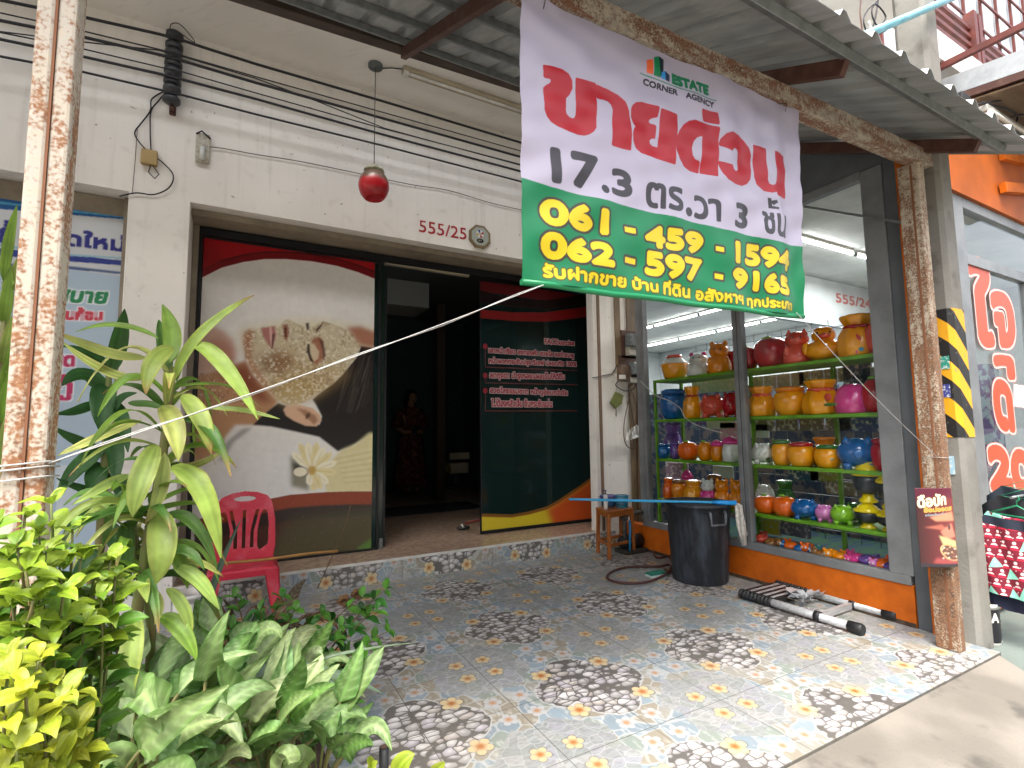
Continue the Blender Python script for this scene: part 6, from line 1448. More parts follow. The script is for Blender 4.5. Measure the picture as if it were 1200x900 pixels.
for px, py, c, lab in TOY:
    p = at(0, 4.98+r3.random()*.1, px, py); C = Vector((p.x, p.y, .341)); r = .055+r3.random()*.02
    t = thing('toy', lab, 'toy', C, 'small toys jumbled on the display plinth'); b = MB(); a_ = r3.random()*6.3; d = Vector((math.cos(a_), math.sin(a_), 0))
    b.ball(C+Vector((0, 0, r*.7)), (r*1.2, r, r*.7), 12, 8); b.ball(C+d*r*1.1+Vector((0, 0, r*.9)), r*.6, 12, 8)
    for k in (-1, 1): b.ball(C+d*r*1.15+Vector((-d.y, d.x, 0))*(k*r*.4)+Vector((0, 0, r*1.45)), r*.22, 8, 5)
    b.build('body', gm(c), t)
    b = MB()
    for k in (-1, 1): b.ball(C+d*r*1.62+Vector((-d.y, d.x, 0))*(k*r*.22)+Vector((0, 0, r*1.0)), r*.13, 8, 5)
    b.build('eyes', gm('white'), t)
# picture book and packets hanging behind the shelves
PK_ = [(899, 614, 20, 22, '#c9b42a', 'yellow picture book standing below the lowest shelf by the mullion', 'book', 3), (929, 616, 24, 24, '#5d5a6a', 'dark comic printed box standing beside the picture book', 'box', 3),
       (833, 450, 40, 20, '#9fb59a', 'pale green floral packet hung behind the second shelf', 'packet', 1), (885, 505, 20, 16, '#c9cfd6', 'white card with a blue blot behind the third shelf', 'packet', 2), (843, 496, 26, 12, '#b9c4c0', 'framed pale card below the coral pig', 'card', 2), (858, 505, 24, 20, '#c98fae', 'pink print packet behind the white doll', 'packet', 2), (792, 555, 22, 26, '#8f6f86', 'mauve packet behind the orange sack', 'packet', 3), (846, 553, 18, 14, '#a9bcc0', 'small framed card above the amber bears', 'card', 3),
       (935, 497, 70, 16, '#6d6262', 'row of dim clear packets hung under the second shelf', 'packets', 2), (1010, 497, 40, 18, '#2f3f7a', 'dark blue box at the back under the second shelf', 'box', 2), (940, 556, 24, 14, '#234d6b', 'blue carton at the back under the third shelf', 'box', 3), (965, 557, 22, 14, '#8a8f3a', 'olive yellow carton at the back under the third shelf', 'box', 3), (1040, 565, 18, 20, '#b5571f', 'orange carton at the right back under the third shelf', 'box', 3), (1003, 441, 20, 30, '#1e2450', 'navy panel hanging behind the yellow sack', 'panel', 1), (1023, 450, 18, 40, '#9aa3a8', 'grey white curtain strip hanging at the right back', 'curtain', 1), (910, 448, 40, 18, '#a79f9f', 'clear packets hung behind the red apple', 'packets', 1), (965, 441, 36, 16, '#8f8787', 'clear packets hung behind the coral cat', 'packets', 1), (985, 572, 20, 16, '#7a6a52', 'bundle of brown sticks on the lowest shelf', 'sticks', 3)]
for px, py, w, h, c, lab, cat, sh in PK_:
    p = at(0, 5.50, px, py); k = px_m(p, 1); m_ = mat('packet_'+c[1:], c, .5, col2='#c9c4bc' if len(c) > 0 else None, scale=22, lo=.5, hi=.62)
    t = thing('toy_packet' if cat in ('packet', 'packets') else cat.replace(' ', '_'), lab, cat, (p.x, p.y, p.z-h*k/2), 'goods behind the shelves'); zlo = p.z-h*k/2; zhi = p.z+h*k/2
    n_p = 4 if cat in ('packets', 'sticks') else 1; wk = w*k*1.7
    for q in range(n_p):
        y0_ = p.y-wk/2+wk*q/n_p; b = MB(); b.box((p.x-.012, y0_, zlo), (p.x+.02, y0_+wk/n_p*.9, zhi)); b.build('pack' if n_p > 1 else 'body', m_, t, .004)
b = MB()
for k in range(15): y = 2.4+k*.18; b.tube([(5.62, y, .4), (5.62, y, 2.75)], .004, 4)
for k in range(13): z = .5+k*.18; b.tube([(5.622, 2.35, z), (5.622, 5.0, z)], .004, 4)
tag(b.build('wire_rack', M_GALV), 'wire grid rack behind the green shelves carrying packets', 'rack')
b = MB(); b.box((6.6, 2.6, .03), (7.0, 9.5, 1.6)); tag(b.build('shop_gondola', mat('dim_goods', '#70686a', .7, col2='#30415c', scale=7, lo=.47, hi=.53, detail=2)), 'long dim shelf of goods inside the gift shop', 'shelf')
b = MB(); b.box((9.8, 3.2, .03), (10.2, 12.5, 2.5)); tag(b.build('shop_gondola', mat('dim_goods_far', '#77898f', .7, col2='#50406a', scale=6, lo=.47, hi=.53, detail=2)), 'far wall rack of packets inside the gift shop', 'shelf')

# shop tube lights (lit in the photo)
M_TUBE = emit('lit_tube', (1, .98, .95), 7.)
def tube_lamp(p, q, lab, watt=27):
    p, q = Vector(p), Vector(q); t = thing('ceiling_tube', lab, 'lamp', (p+q)/2, 'lit tubes on the gift shop ceiling'); d = (q-p).normalized()
    b = MB(); b.tube([p, q], .022, 8); b.build('tube', M_TUBE, t)
    b = MB(); b.bar(p+Vector((0, 0, .045)), q+Vector((0, 0, .045)), .06, .04); b.build('batten', M_WHITE, t)
    for e_ in (p-d*.03, q+d*.03): b = MB(); b.ball(e_, .035, 8, 5); b.build('end_cap', mat('grey_cap', '#8d9092', .5), t)
    l = bpy.data.lights.new('tube_glow', 'AREA'); l.shape = 'RECTANGLE'; l.size = (q-p).length; l.size_y = .08; l.energy = watt; l.color = (1, .98, .95)
    o = bpy.data.objects.new('tube_glow', l); COL.objects.link(o); o.parent = t; o.location = (0, 0, -.06)
    ang = math.atan2(d.y, d.x); o.rotation_euler = (0, 0, ang)
ZL = 4.33
k = at(2, ZL, 1005, 297).x-at(2, ZL, 942, 280).x
tube_lamp((7.1, 4.3, ZL), (8.55, 4.3, ZL), 'lit tube crossing the shop ceiling, left of the near pair seen beside the banner'); tube_lamp((8.68, 4.3, ZL), (10.1, 4.3, ZL), 'lit tube crossing the shop ceiling, right of the near pair by the window corner')
for X, L in ((9.8, [(7.0, 8.4), (8.5, 9.9), (10.0, 11.4)]), (12., [(7.0, 8.3), (8.4, 9.7), (9.8, 11.1), (11.2, 12.5)])):
    for i, (a, c) in enumerate(L): tube_lamp((X, a, ZL), (X, c, ZL), 'lit tube number %s from the window in the %s row running into the shop' % (('first', 'second', 'third', 'fourth')[i], 'nearer' if X < 11 else 'farther'), 20)

# ------------------------------------------------------------------ salon interior
p = at(2, .236, 484, 577)
def figure(px, base, head):
    C = at(2, .236, px, base); H = at(1, C.y, px, head).z-.236; k = H/1.6
    t = thing('person', 'dim figure of a woman in a long red floral dress standing inside the dark doorway', 'person', C)
    V = [(0, 0, .92), (0, 0, 1.08), (0, 0, 1.28), (0, -.01, 1.38), (0, -.02, 1.46), (0, -.02, 1.56), (.08, 0, .86), (.085, -.01, .47), (.085, .01, .08), (.085, -.12, .03), (-.08, 0, .86), (-.085, -.01, .47), (-.085, .01, .08), (-.085, -.12, .03), (.17, 0, 1.30), (.23, .02, 1.05), (.14, -.16, .98), (.05, -.2, 1.0), (-.17, 0, 1.30), (-.23, .02, 1.05), (-.14, -.16, .98), (-.05, -.2, 1.0)]
    R_ = [.15, .12, .13, .06, .05, .085, .09, .06, .04, .03, .09, .06, .04, .03, .06, .045, .033, .028, .06, .045, .033, .028]
    Ed = [(0, 1), (1, 2), (2, 3), (3, 4), (4, 5), (0, 6), (6, 7), (7, 8), (8, 9), (0, 10), (10, 11), (11, 12), (12, 13), (2, 14), (14, 15), (15, 16), (16, 17), (2, 18), (18, 19), (19, 20), (20, 21)]
    me = bpy.data.meshes.new('body'); me.from_pydata([Vector(v)*k for v in V], Ed, []); o = link_mesh('body', me, t, (0, 0, 0)); me.materials.append(mat('skin', '#a87a5c', .6))
    sk = o.modifiers.new('skin', 'SKIN'); sb = o.modifiers.new('s', 'SUBSURF'); sb.levels = 2; sb.render_levels = 2
    for i, r in enumerate(R_): me.skin_vertices[0].data[i].radius = (r*k, r*k*(.8 if i < 3 else 1))
    me.skin_vertices[0].data[0].use_root = True
    b = MB(); pr = [(.30, .10), (.27, .3), (.23, .6), (.19, .9), (.15, 1.08), (.165, 1.25), (.15, 1.36), (.07, 1.41)]
    b.lathe([(r*k, z*k) for r, z in pr], C, 36, sy=.75, flute=.05, nfl=9)
    for s_ in (-1, 1): b.tube([C+Vector((s_*.13, 0, 1.34))*k, C+Vector((s_*.2, .01, 1.24))*k, C+Vector((s_*.25, .02, 1.06))*k], [.075*k, .08*k, .075*k], 12)
    b.build('dress', mat('red_floral_dress', '#541815', .8, col2='#7d4636', scale=16, lo=.5, hi=.6, detail=2), t)
    b = MB(); hc = C+Vector((0, .01, 1.58))*k; b.ball(hc, (.105*k, .115*k, .12*k), 16, 10); b.ball(hc+Vector((0, .05, -.12))*k, (.11*k, .07*k, .17*k), 14, 8)
    b.build('hair', mat('black_hair', '#141110', .5), t)
    b = MB(); f0 = C+Vector((0, -.098, 1.545))*k; b.ball(f0, (.068*k, .035*k, .088*k), 14, 9); b.ball(f0+Vector((0, -.036, -.005))*k, (.011*k, .014*k, .022*k), 8, 6); b.build('face', mat('skin', '#a87a5c', .6), t)
    b = MB()
    for s_ in (-1, 1): b.ball(f0+Vector((s_*.028, -.03, .012))*k, (.011*k, .006*k, .006*k), 8, 5)
    b.ball(f0+Vector((0, -.029, -.042))*k, (.02*k, .006*k, .006*k), 8, 5); b.build('features', mat('dark_features', '#3a1a16', .6), t)
    b = MB(); hx = C+Vector((0, -.21, 1.02))*k; b.box(hx-Vector((.035*k, .006, .06*k)), hx+Vector((.035*k, .006, .06*k))); tag(b.build('phone', M_BLACK), 'phone held up in both hands by the woman in the doorway', 'phone')
figure(481, 577, 463)
C = at(2, .236, 534, 572); sc_ = thing('salon_chair', 'cream padded salon recliner standing in the dark room', 'chair', C); k = px_m(C, 1)
M_CREAM = mat('cream_leather', '#e3dcc0', .5)
b = MB(); b.box(C+Vector((-14*k, -.3, 18*k)), C+Vector((22*k, .3, 30*k))); b.build('seat', M_CREAM, sc_, .04)
b = MB(); b.bar(C+Vector((17*k, 0, 30*k)), C+Vector((28*k, 0, 76*k)), .55, .14, (1, 0, .2)); b.build('backrest', M_CREAM, sc_, .04)
b = MB(); b.box(C+Vector((-14*k, -.36, 34*k)), C+Vector((14*k, -.302, 42*k))); b.build('armrest', M_CREAM, sc_, .02)
b = MB(); b.tube([C, C+Vector((0, 0, 18*k))], .05, 10); b.tube([C, C+Vector((0, 0, .03))], .28, 20); b.build('pedestal', M_GALV, sc_)
b = MB(); b.box(C+Vector((-8*k, -.2, 30.5*k)), C+Vector((12*k, .15, 40*k))); b.tube([C+Vector((-4*k, -.1, 40*k)), C+Vector((-2*k, -.1, 46*k)), C+Vector((6*k, -.1, 46*k)), C+Vector((8*k, -.1, 40*k))], .012, 6); tag(b.build('handbag', M_BLACK, None, .02), 'black handbag lying on the cream recliner', 'bag')
b = MB(); b.ball(C+Vector((-18*k, -.2, 24*k)), (8*k, 8*k, 9*k)); tag(b.build('cushion', mat('yellow_cushion', '#9c8a2c', .8)), 'round yellow cushion hanging off the front of the recliner', 'cushion')
b = MB(); m0 = at(2, .238, 505, 597); b.box((m0.x-.9, m0.y-.35, .2365), (m0.x+.9, m0.y+.55, .25)); tag(b.build('floor_mat', mat('dark_mat', '#15161a', .9, col2='#26282c', scale=8, stretch=(1, 5, 1))), 'dark ribbed mat on the salon floor', 'mat')
c = at(2, .236, 543, 621); t = thing('slipper', 'small grey slipper lying on the salon floor by the open door', 'slipper', c)
b = MB(); b.ball(c+Vector((0, 0, .03)), (.10, .05, .03), 12, 6); b.build('sole', M_BLACK, t); b = MB(); b.tube([c+Vector((-.02, -.05, .04)), c+Vector((-.02, 0, .075)), c+Vector((-.02, .05, .04))], .016, 6); b.build('strap', M_CLOTH, t)
b = MB(); a = at(2, .26, 546, 613); b.tube([a, a+Vector((.55, .25, .0))], .018, 8); tag(b.build('red_stick', mat('faded_red', '#8a4138', .7)), 'faded red stick lying on the salon floor behind the dark door', 'stick')

# ------------------------------------------------------------------ upper right: next building, gutter, pipes, wires
nx_ = thing('neighbour_balcony', 'white balcony slab with maroon rails above the shop at the upper right', 'balcony', (9, 2.2, 5.4))
b = MB(); b.box((6.05, 2.2, 5.40), (14, 5.55, 5.459)); b.box((6.05, 2.2, 5.46), (14, 2.35, 5.72)); b.build('slab', mat('white_slab_paint', '#d3d3cf', .7, col2='#b3b1aa', scale=3), nx_)
for z in (5.82, 5.93, 6.04, 6.15): b = MB(); b.bar((6.06, 2.26, z), (14, 2.26, z), .04, .045); b.build('rail', M_BROWN2, nx_)
for x in (6.1, 7.3, 7.42, 8.7, 10.0, 11.3): b = MB(); b.box((x, 2.20, 5.721), (x+.08, 2.30, 6.35)); b.build('baluster', M_BROWN2, nx_)
b = MB(); b.box((6.9, 3.55, 5.461), (34, 3.7, 16)); b.build('rear_wall', mat('pale_blue_wall', '#c9d0d3', .6, col2='#aeb9bf', scale=1.5), nx_)
for x in np.arange(7.4, 20, .75): b = MB(); b.box((x, 3.48, 5.47), (x+.05, 3.52, 12.0)); b.build('window_grille', M_BROWN2, nx_)
for z in np.arange(6.3, 12, .62): b = MB(); b.box((7.2, 3.45, z), (20, 3.479, z+.04)); b.build('window_grille', M_BROWN2, nx_)
gt = thing('roof_gutter', 'galvanised box gutter over a brown beam at the upper right', 'gutter', (6.55, 1.9, 4.9))
a, c = at(0, 6.5, 1093, 97), at(0, 6.5, 1200, 57); d = (c-a); c = a+d*2.5; a = a-d*.05
dn = Vector((0, 0, .21))
b = MB(); b.add([a, c, c-dn, a-dn, a+Vector((.25, 0, 0)), c+Vector((.25, 0, 0)), c-dn+Vector((.25, 0, 0)), a-dn+Vector((.25, 0, 0))], [(0, 1, 2, 3), (3, 2, 6, 7), (7, 6, 5, 4), (0, 3, 7, 4)], False)
o = b.build('trough', mat('bright_zinc', '#c3c8cb', .4, .5, col2='#a4aaae', scale=5), gt); sd = o.modifiers.new('t', 'SOLIDIFY'); sd.thickness = .004
b = MB(); b.bar(a-dn-Vector((-.02, 0, .05)), c-dn-Vector((-.02, 0, .05)), .08, .07); b.build('beam', M_BROWN, gt)
b = MB(); e_ = a-dn-Vector((0, 0, .11)); f_ = c-dn-Vector((0, 0, .11)); b.add([e_, f_, f_+Vector((4, 0, .2)), e_+Vector((4, 0, .2))], [(0, 1, 2, 3)], False); o = b.build('roof_sheet', mat('underside_timber', '#5d4a38', .8, col2='#77614a', scale=3, stretch=(.3, 3, 1)), gt); sd = o.modifiers.new('t', 'SOLIDIFY'); sd.thickness = .02
b = MB(); a, c = at(0, 6.4, 1092, 84), at(0, 6.4, 1200, 30); b.bar(a, c+(c-a)*.5, .05, .06); tag(b.build('roof_strut', M_BROWN2), 'maroon steel bar slanting below the balcony rails', 'bar')
b = MB(); a, c = at(1, 1.69, 1000, 45), at(1, 1.69, 1130, -9); b.tube([a+Vector((.02, 0, 0)), c+(c-a)*.5], .028, 10); tag(b.build('water_pipe', mat('pale_blue_pipe', '#7fb5c4', .4, col2='#6aa2b3', scale=9)), 'pale blue plastic pipe slanting past the concrete pole above the awning', 'pipe')
def aw(L, y): return [at(1, y, *q) for q in L]
for k, (L, r, lab, y) in enumerate((([(1040, -10), (1022, 10), (1028, 30), (1038, 20), (1025, 5), (1012, 22), (1020, 42), (1038, 36)], .006, 'tangled black wire coil left of the concrete pole', 1.9), ([(1030, -10), (1026, 20), (1018, 45), (1006, 58)], .007, 'black wire dropping to the awning beside the pole', 1.95), ([(1010, -10), (1008, 15), (1010, 40), (1000, 58)], .006, 'brown wire dropping left of the coil', 2.0), ([(965, -10), (955, 6), (952, 18)], .006, 'short black wire above the awning edge', 2.0), ([(1018, 25), (1020, 38), (1008, 48), (996, 52)], .010, 'pale grey cable bent over the blue pipe', 1.85))):
    wire('overhead_wire', aw(L, y), r, lab, M_STR if 'pale' in lab else (M_BROWN if 'brown' in lab else M_WIRE))
for k, (L, lab) in enumerate((([(1105, 116), (1130, 130), (1165, 150), (1230, 172)], 'black wire sagging under the gutter, upper one'), ([(1110, 125), (1140, 143), (1175, 152), (1230, 155)], 'black wire sagging under the gutter, lower one'), ([(1120, 128), (1160, 120), (1230, 112)], 'black wire rising to the right under the gutter'), ([(1150, 120), (1185, 130), (1192, 140), (1186, 147), (1182, 138), (1230, 130)], 'looped black wire under the neighbour roof'))):
    wire('overhead_wire', aw(L, 1.9), .010, lab)
tl = thing('outdoor_tube_lamp', 'grimy outdoor tube lamp fitting under the neighbour roof', 'lamp', at(1, 1.93, 1180, 150)); a, c = at(1, 1.93, 1150, 128), at(1, 1.93, 1215, 168)
b = MB(); b.bar(a, c, .10, .07); b.build('casing', mat('grimy_white_metal', '#a3a39c', .5, col2='#7f7f78', scale=9), tl, .01); b = MB(); b.tube([a+Vector((0, -.06, -.05)), c+Vector((0, -.06, -.05))], .02, 8); b.build('tube', M_WHITE, tl)
b = MB(); b.box(at(1, 1.92, 1133, 118)-Vector((.08, 0, .08)), at(1, 1.92, 1133, 118)+Vector((.1, .05, .08))); tag(b.build('cable_clamp', M_BLACK, None, .01), 'black cable clamp on the wires under the gutter', 'clamp')
b = MB(); b.bar((2.2, 2.35, 5.40), (4.9, 2.05, 5.40), .04, .03); tag(b.build('rusty_bar', M_BROWN), 'rusty bar fixed across the soffit above the awning edge', 'bar')

# foreground black pipe
c = at(2, .0, 450, 960); q = at(1, c.y, 450, 876); r = px_m(q, 5.5)
b = MB(); b.tube([(q.x, q.y, 0), q], r, 16); b.tube([q-Vector((0, 0, .001)), q+Vector((0, 0, .003))], [r, r*.97], 16, True)
pp = b.build('pipe_stub', M_BLACK); tag(pp, 'short black plastic pipe stub standing at the bottom edge of the tiles', 'pipe')
b = MB(); b.tube([q+Vector((0, 0, .0035)), q+Vector((0, 0, .0045))], r*.72, 14); b.build('bore', mat('pipe_bore', '#5a4438', .8), pp)

# across the street (seen in the glass)
op = thing('opposite_shophouse', 'pale shophouse row across the street, reflected in the dark glass door', 'building', (2, -12, -.3))
b = MB(); b.box((-22, -18, -.3), (26, -12, 9)); b.build('wall', M_WALL2, op)
for x in range(-20, 25, 4):
    b = MB(); b.box((x, -11.99, .0), (x+2.6, -11.9, 2.9)); b.build('shutter', mat('grey_shutter', '#5d666b', .6), op); b = MB(); b.box((x+.3, -11.99, 4.2), (x+2.3, -11.92, 5.9)); b.build('window', mat('dark_window', '#22292c', .1), op)
b = MB(); b.box((-22, -11.99, 3.1), (26, -10.6, 3.25)); b.build('canopy', M_DGREY, op)
# ------------------------------------------------------------------ plants
M_LEAF = attr_mat('leaf', 'print', rough=.46, transl=.26, noise=.28, spec=.38, bump=.35)
LEAF_K = .63
M_STEM = mat('green_stem', '#5c6b2e', .6, col2='#6f5f3a', scale=12)
M_TWIG = mat('brown_twig', '#6b5238', .8, col2='#4f3d2a', scale=20)
class Leaves:
    """many curved blades in one mesh, colour stored per point"""
    def __init__(s, seed): s.v = []; s.f = []; s.c = []; s.r = random.Random(seed)
    def blade(s, p0, p1, p2, w, c_mid, c_edge, shape='lance', fold=.25, nseg=10, face=None, tip=None, twist=0., vein=.0):
        """curve p0-p1-p2, greatest width w; face = direction the upper side looks"""
        P = bez(p0, p1, p2, nseg); face = Vector(face) if face is not None else (CAM-P[nseg//2]).normalized()+Vector((0, 0, .6))
        o = len(s.v); cm, ce = np.array(lin(c_mid)), np.array(lin(c_edge)); ct = np.array(lin(tip)) if tip else None
        j = 1+s.r.uniform(-.2, .2); st = [1+s.r.uniform(-.2, .2) for _ in range(9)]; jj = np.array([j*(1+s.r.uniform(-.06, .06)), j, j*(1+s.r.uniform(-.1, .1))])
        ph = s.r.random()*6
        for i, q in enumerate(P):
            t = i/nseg; tg = (P[min(i+1, nseg)]-P[max(i-1, 0)]).normalized(); side = tg.cross(face).normalized(); up = side.cross(tg)
            if twist: side = side*math.cos(twist*t)+up*math.sin(twist*t); up = side.cross(tg)
            if shape == 'lance': ww = (t**.55)*((1-t)**.8)*1.86 if 0 < t < 1 else 0
            elif shape == 'oval': ww = (math.sin(math.pi*min(t, 1)**.85))**.75
            elif shape == 'leafy': ww = (math.sin(math.pi*t**.8))**.85*(1 if t < .8 else (1-t)/.2*.7+.3)
            elif shape == 'heart': ww = max(0, (1-t))**.75*(min(1, t*6))*1.18
            else: ww = min(1, t*5+.5)*(1-t)**.6
            ww = max(ww, .04)*w/2; wav = .06*w*math.sin(t*9+ph)
            for k, a in enumerate((-1, -.78, -.55, -.3, 0, .3, .55, .78, 1)):
                s.v.append(tuple(q+side*(ww*a)+up*(abs(a)**1.3*ww*fold+(wav*abs(a) if abs(a) == 1 else 0))))
                m = abs(a); col = cm*(1-m)+ce*m
                if a == 0: col = col*.6+ce*.55
                col = col*st[k]
                if vein: col = col*(1-vein*1.2)+np.array(lin('#c3d6a6'))*vein*3.2*max(0, math.sin(t*44-abs(a)*6+ph))**2 if m > .05 else col*1.25
                if ct is not None and t > .82: kk = (t-.82)/.18; col = col*(1-kk)+ct*kk
                s.c.append(np.clip(col*jj*LEAF_K, 0, 1))
        for i in range(nseg):
            for k in range(8): a = o+i*9+k; s.f.append((a, a+1, a+10, a+9))
    def build(s, name, parent):
        org = np.array(world_loc(parent)); me = bpy.data.meshes.new(name); me.from_pydata((np.array(s.v)-org).tolist(), [], s.f)
        me.polygons.foreach_set('use_smooth', [True]*len(s.f))
        ca = me.color_attributes.new('print', 'FLOAT_COLOR', 'POINT'); ca.data.foreach_set('color', np.concatenate([np.array(s.c), np.ones((len(s.c), 1))], 1).astype(np.float32).ravel())
        me.materials.append(M_LEAF); return link_mesh(name, me, parent, (0, 0, 0))
def stem(parent, pts, r, m=None, name='stem'):
    b = MB(); n = len(pts); b.tube(pts, [r*(1-.5*i/max(n-1, 1)) for i in range(n)], 8); return b.build(name, m or M_STEM, parent)

# dracaena with broad drooping leaves, just behind the left post
DY = 2.12
dr_ = thing('dracaena', 'tall dracaena with broad drooping yellow green leaves beside the left rusty post', 'plant', at(2, .02, 168, 960) if False else Vector((-.26, 2.15, .015)))
stem(dr_, [Vector((-.27, 2.15, .015)), at(1, 2.15, 160, 720), at(1, 2.14, 172, 640), at(1, 2.12, 190, 540), at(1, 2.12, 198, 470), at(1, 2.12, 203, 430)], .020)
stem(dr_, [Vector((-.24, 2.22, .015)), at(1, 2.2, 178, 740), at(1, 2.18, 160, 640), at(1, 2.18, 150, 575)], .016)
DL = [ # base, mid, tip (photo survey), width px, offset of base/mid/tip in depth, tone
 ((203, 447), (238, 388), (298, 346), 17, (0, -.02, .05), 1), ((207, 447), (226, 402), (282, 357), 15, (.02, .05, .1), 0), ((199, 425), (201, 388), (190, 357), 27, (.0, .06, .12), 0), ((197, 440), (192, 405), (186, 375), 22, (.03, .09, .15), 2),
 ((186, 397), (140, 381), (88, 389), 11, (.02, .06, .1), 0), ((172, 420), (118, 411), (66, 388), 21, (.0, -.06, -.12), 3), ((170, 444), (122, 434), (72, 399), 17, (.0, .0, -.02), 3), ((203, 408), (180, 425), (171, 462), 30, (-.02, -.09, -.13), 1),
 ((226, 404), (262, 428), (302, 492), 29, (-.02, -.08, -.14), 1), ((214, 463), (234, 488), (248, 531), 31, (-.02, -.09, -.13), 1), ((243, 478), (285, 481), (328, 491), 11, (.0, -.03, -.05), 1), ((190, 475), (204, 500), (209, 540), 34, (-.03, -.11, -.15), 3),
 ((150, 472), (172, 474), (194, 479), 15, (.03, .0, -.03), 2), ((166, 492), (112, 514), (67, 534), 16, (.0, -.06, -.1), 3), ((183, 522), (166, 560), (155, 606), 38, (-.03, -.13, -.15), 1), ((193, 530), (188, 575), (170, 614), 22, (-.02, -.06, -.09), 3),
 ((201, 547), (236, 575), (259, 654), 36, (-.02, -.10, -.12), 1), ((199, 550), (230, 545), (263, 527), 14, (.0, .04, .08), 3), ((186, 594), (190, 640), (183, 684), 44, (-.03, -.13, -.14), 1), ((152, 556), (122, 570), (84, 592), 18, (.0, -.03, -.05), 1),
 ((156, 602), (132, 592), (100, 578), 18, (.02, .05, .08), 0), ((205, 560), (236, 560), (242, 600), 22, (-.02, -.06, -.08), 3), ((160, 722), (153, 770), (150, 826), 34, (-.04, -.14, -.16), 1), ((186, 722), (212, 738), (230, 774), 28, (-.03, -.09, -.12), 0),
 ((132, 742), (108, 778), (80, 814), 26, (-.02, -.07, -.09), 2), ((203, 662), (232, 680), (257, 714), 24, (-.02, -.07, -.09), 1), ((205, 656), (235, 660), (262, 676), 12, (.0, -.02, -.03), 3), ((178, 690), (186, 710), (181, 732), 16, (-.04, -.09, -.1), 3),
 ((150, 610), (147, 640), (152, 690), 26, (.04, .02, .0), 2), ((170, 565), (140, 590), (120, 640), 22, (.06, .05, .03), 2), ((195, 690), (215, 712), (224, 748), 20, (-.03, -.07, -.08), 1), ((180, 640), (205, 650), (220, 690), 26, (.02, -.02, -.04), 0)]
TN = [('#7cab3c', '#97bb4a'), ('#9bbd54', '#bccf66'), ('#558436', '#6a9842'), ('#a3bb50', '#dfe084')]
lv = Leaves(11)
for a, m_, t_, w, off, tn in DL:
    p0, p1, p2 = at(1, DY+off[0], *a), at(1, DY+off[1], *m_), at(1, DY+off[2], *t_); lv.blade(p0, p1, p2, px_m(p1, w*.92), *TN[tn], fold=.22, nseg=14, tip='#b98f52' if tn in (1, 3) and lv.r.random() < .5 else None)
for k in range(58):       # fill of the crown: leaves spiralling up both canes
    h = lv.r.random(); cane = lv.r.random() < .35
    b0 = (at(1, 2.18, 158-8*h, 700-110*h) if cane else at(1, 2.13, 168+34*h, 690-250*h)); a = k*2.39; up_ = lv.r.uniform(.1, .75); L = lv.r.uniform(.20, .34)
    d = Vector((math.cos(a), math.sin(a)*.8+.15, up_)).normalized()
    tn = lv.r.choice((0, 0, 1, 2, 2, 3)); p1 = b0+d*L*.55; p2 = b0+d*L+Vector((0, 0, -L*lv.r.uniform(.25, .9)))
    lv.blade(b0, p1, p2, lv.r.uniform(.038, .062), *TN[tn], fold=lv.r.uniform(.1, .4), nseg=14, face=Vector((lv.r.uniform(-.3, .3), -.5, 1)), tip='#b98f52' if lv.r.random() < .35 else None, twist=lv.r.uniform(-.5, .5))
lv.build('foliage', dr_)
# darker plant behind it
d2 = thing('dracaena', 'shaded dark green dracaena standing behind the yellow green one', 'plant', Vector((-.62, 2.85, .015)))
stem(d2, [Vector((-.62, 2.85, .015)), at(1, 2.85, 117, 640), at(1, 2.85, 122, 560), at(1, 2.85, 126, 470), at(1, 2.85, 128, 430)], .022)
lv = Leaves(12)
for a, m_, t_, w in (((122, 460), (100, 440), (72, 452), 26), ((126, 450), (120, 470), (122, 515), 30), ((128, 440), (140, 400), (146, 362), 22), ((124, 520), (95, 545), (66, 580), 24), ((122, 545), (112, 560), (116, 598), 26), ((125, 530), (95, 520), (64, 500), 18), ((126, 555), (148, 580), (156, 625), 24), ((120, 470), (95, 480), (64, 486), 16), ((128, 470), (142, 490), (150, 530), 20), ((118, 600), (95, 610), (70, 640), 20), ((120, 610), (140, 640), (150, 690), 24), ((128, 430), (105, 415), (70, 405), 14), ((124, 490), (140, 470), (160, 460), 16), ((119, 640), (100, 660), (80, 705), 20), ((122, 580), (100, 575), (66, 560), 14), ((126, 500), (135, 530), (134, 570), 22)):
    p0, p1, p2 = at(1, 2.85, *a), at(1, 2.80, *m_), at(1, 2.74, *t_); lv.blade(p0, p1, p2, px_m(p1, w*1.1), '#2f5f24', '#3d7030', fold=.2)
lv.build('foliage', d2)
d3 = thing('dracaena', 'slim dracaena at the left edge partly hidden by the rusty post', 'plant', Vector((-.9, 2.3, .02)))
stem(d3, [Vector((-.9, 2.3, .02)), at(1, 2.3, -6, 600), at(1, 2.3, 2, 450), at(1, 2.3, 6, 330)], .016)
lv = Leaves(13)
for a, m_, t_, w, tn in (((4, 330), (10, 285), (20, 240), 14, 0), ((5, 345), (14, 330), (22, 300), 16, 1), ((4, 380), (8, 350), (13, 310), 16, 0), ((0, 345), (12, 335), (16, 330), 10, 1), ((2, 430), (8, 400), (14, 370), 14, 1), ((2, 440), (10, 440), (16, 420), 12, 3), ((0, 470), (8, 440), (14, 400), 16, 0), ((-2, 500), (6, 470), (10, 430), 16, 0), ((-4, 560), (4, 520), (10, 480), 16, 1), ((-5, 600), (2, 570), (8, 540), 16, 3), ((0, 400), (-15, 430), (-30, 470), 18, 1), ((2, 460), (-10, 480), (-26, 520), 18, 0)):
    p0, p1, p2 = at(1, 2.3, *a), at(1, 2.26, *m_), at(1, 2.24, *t_); lv.blade(p0, p1, p2, px_m(p1, w), *TN[tn], fold=.2)
lv.build('foliage', d3)

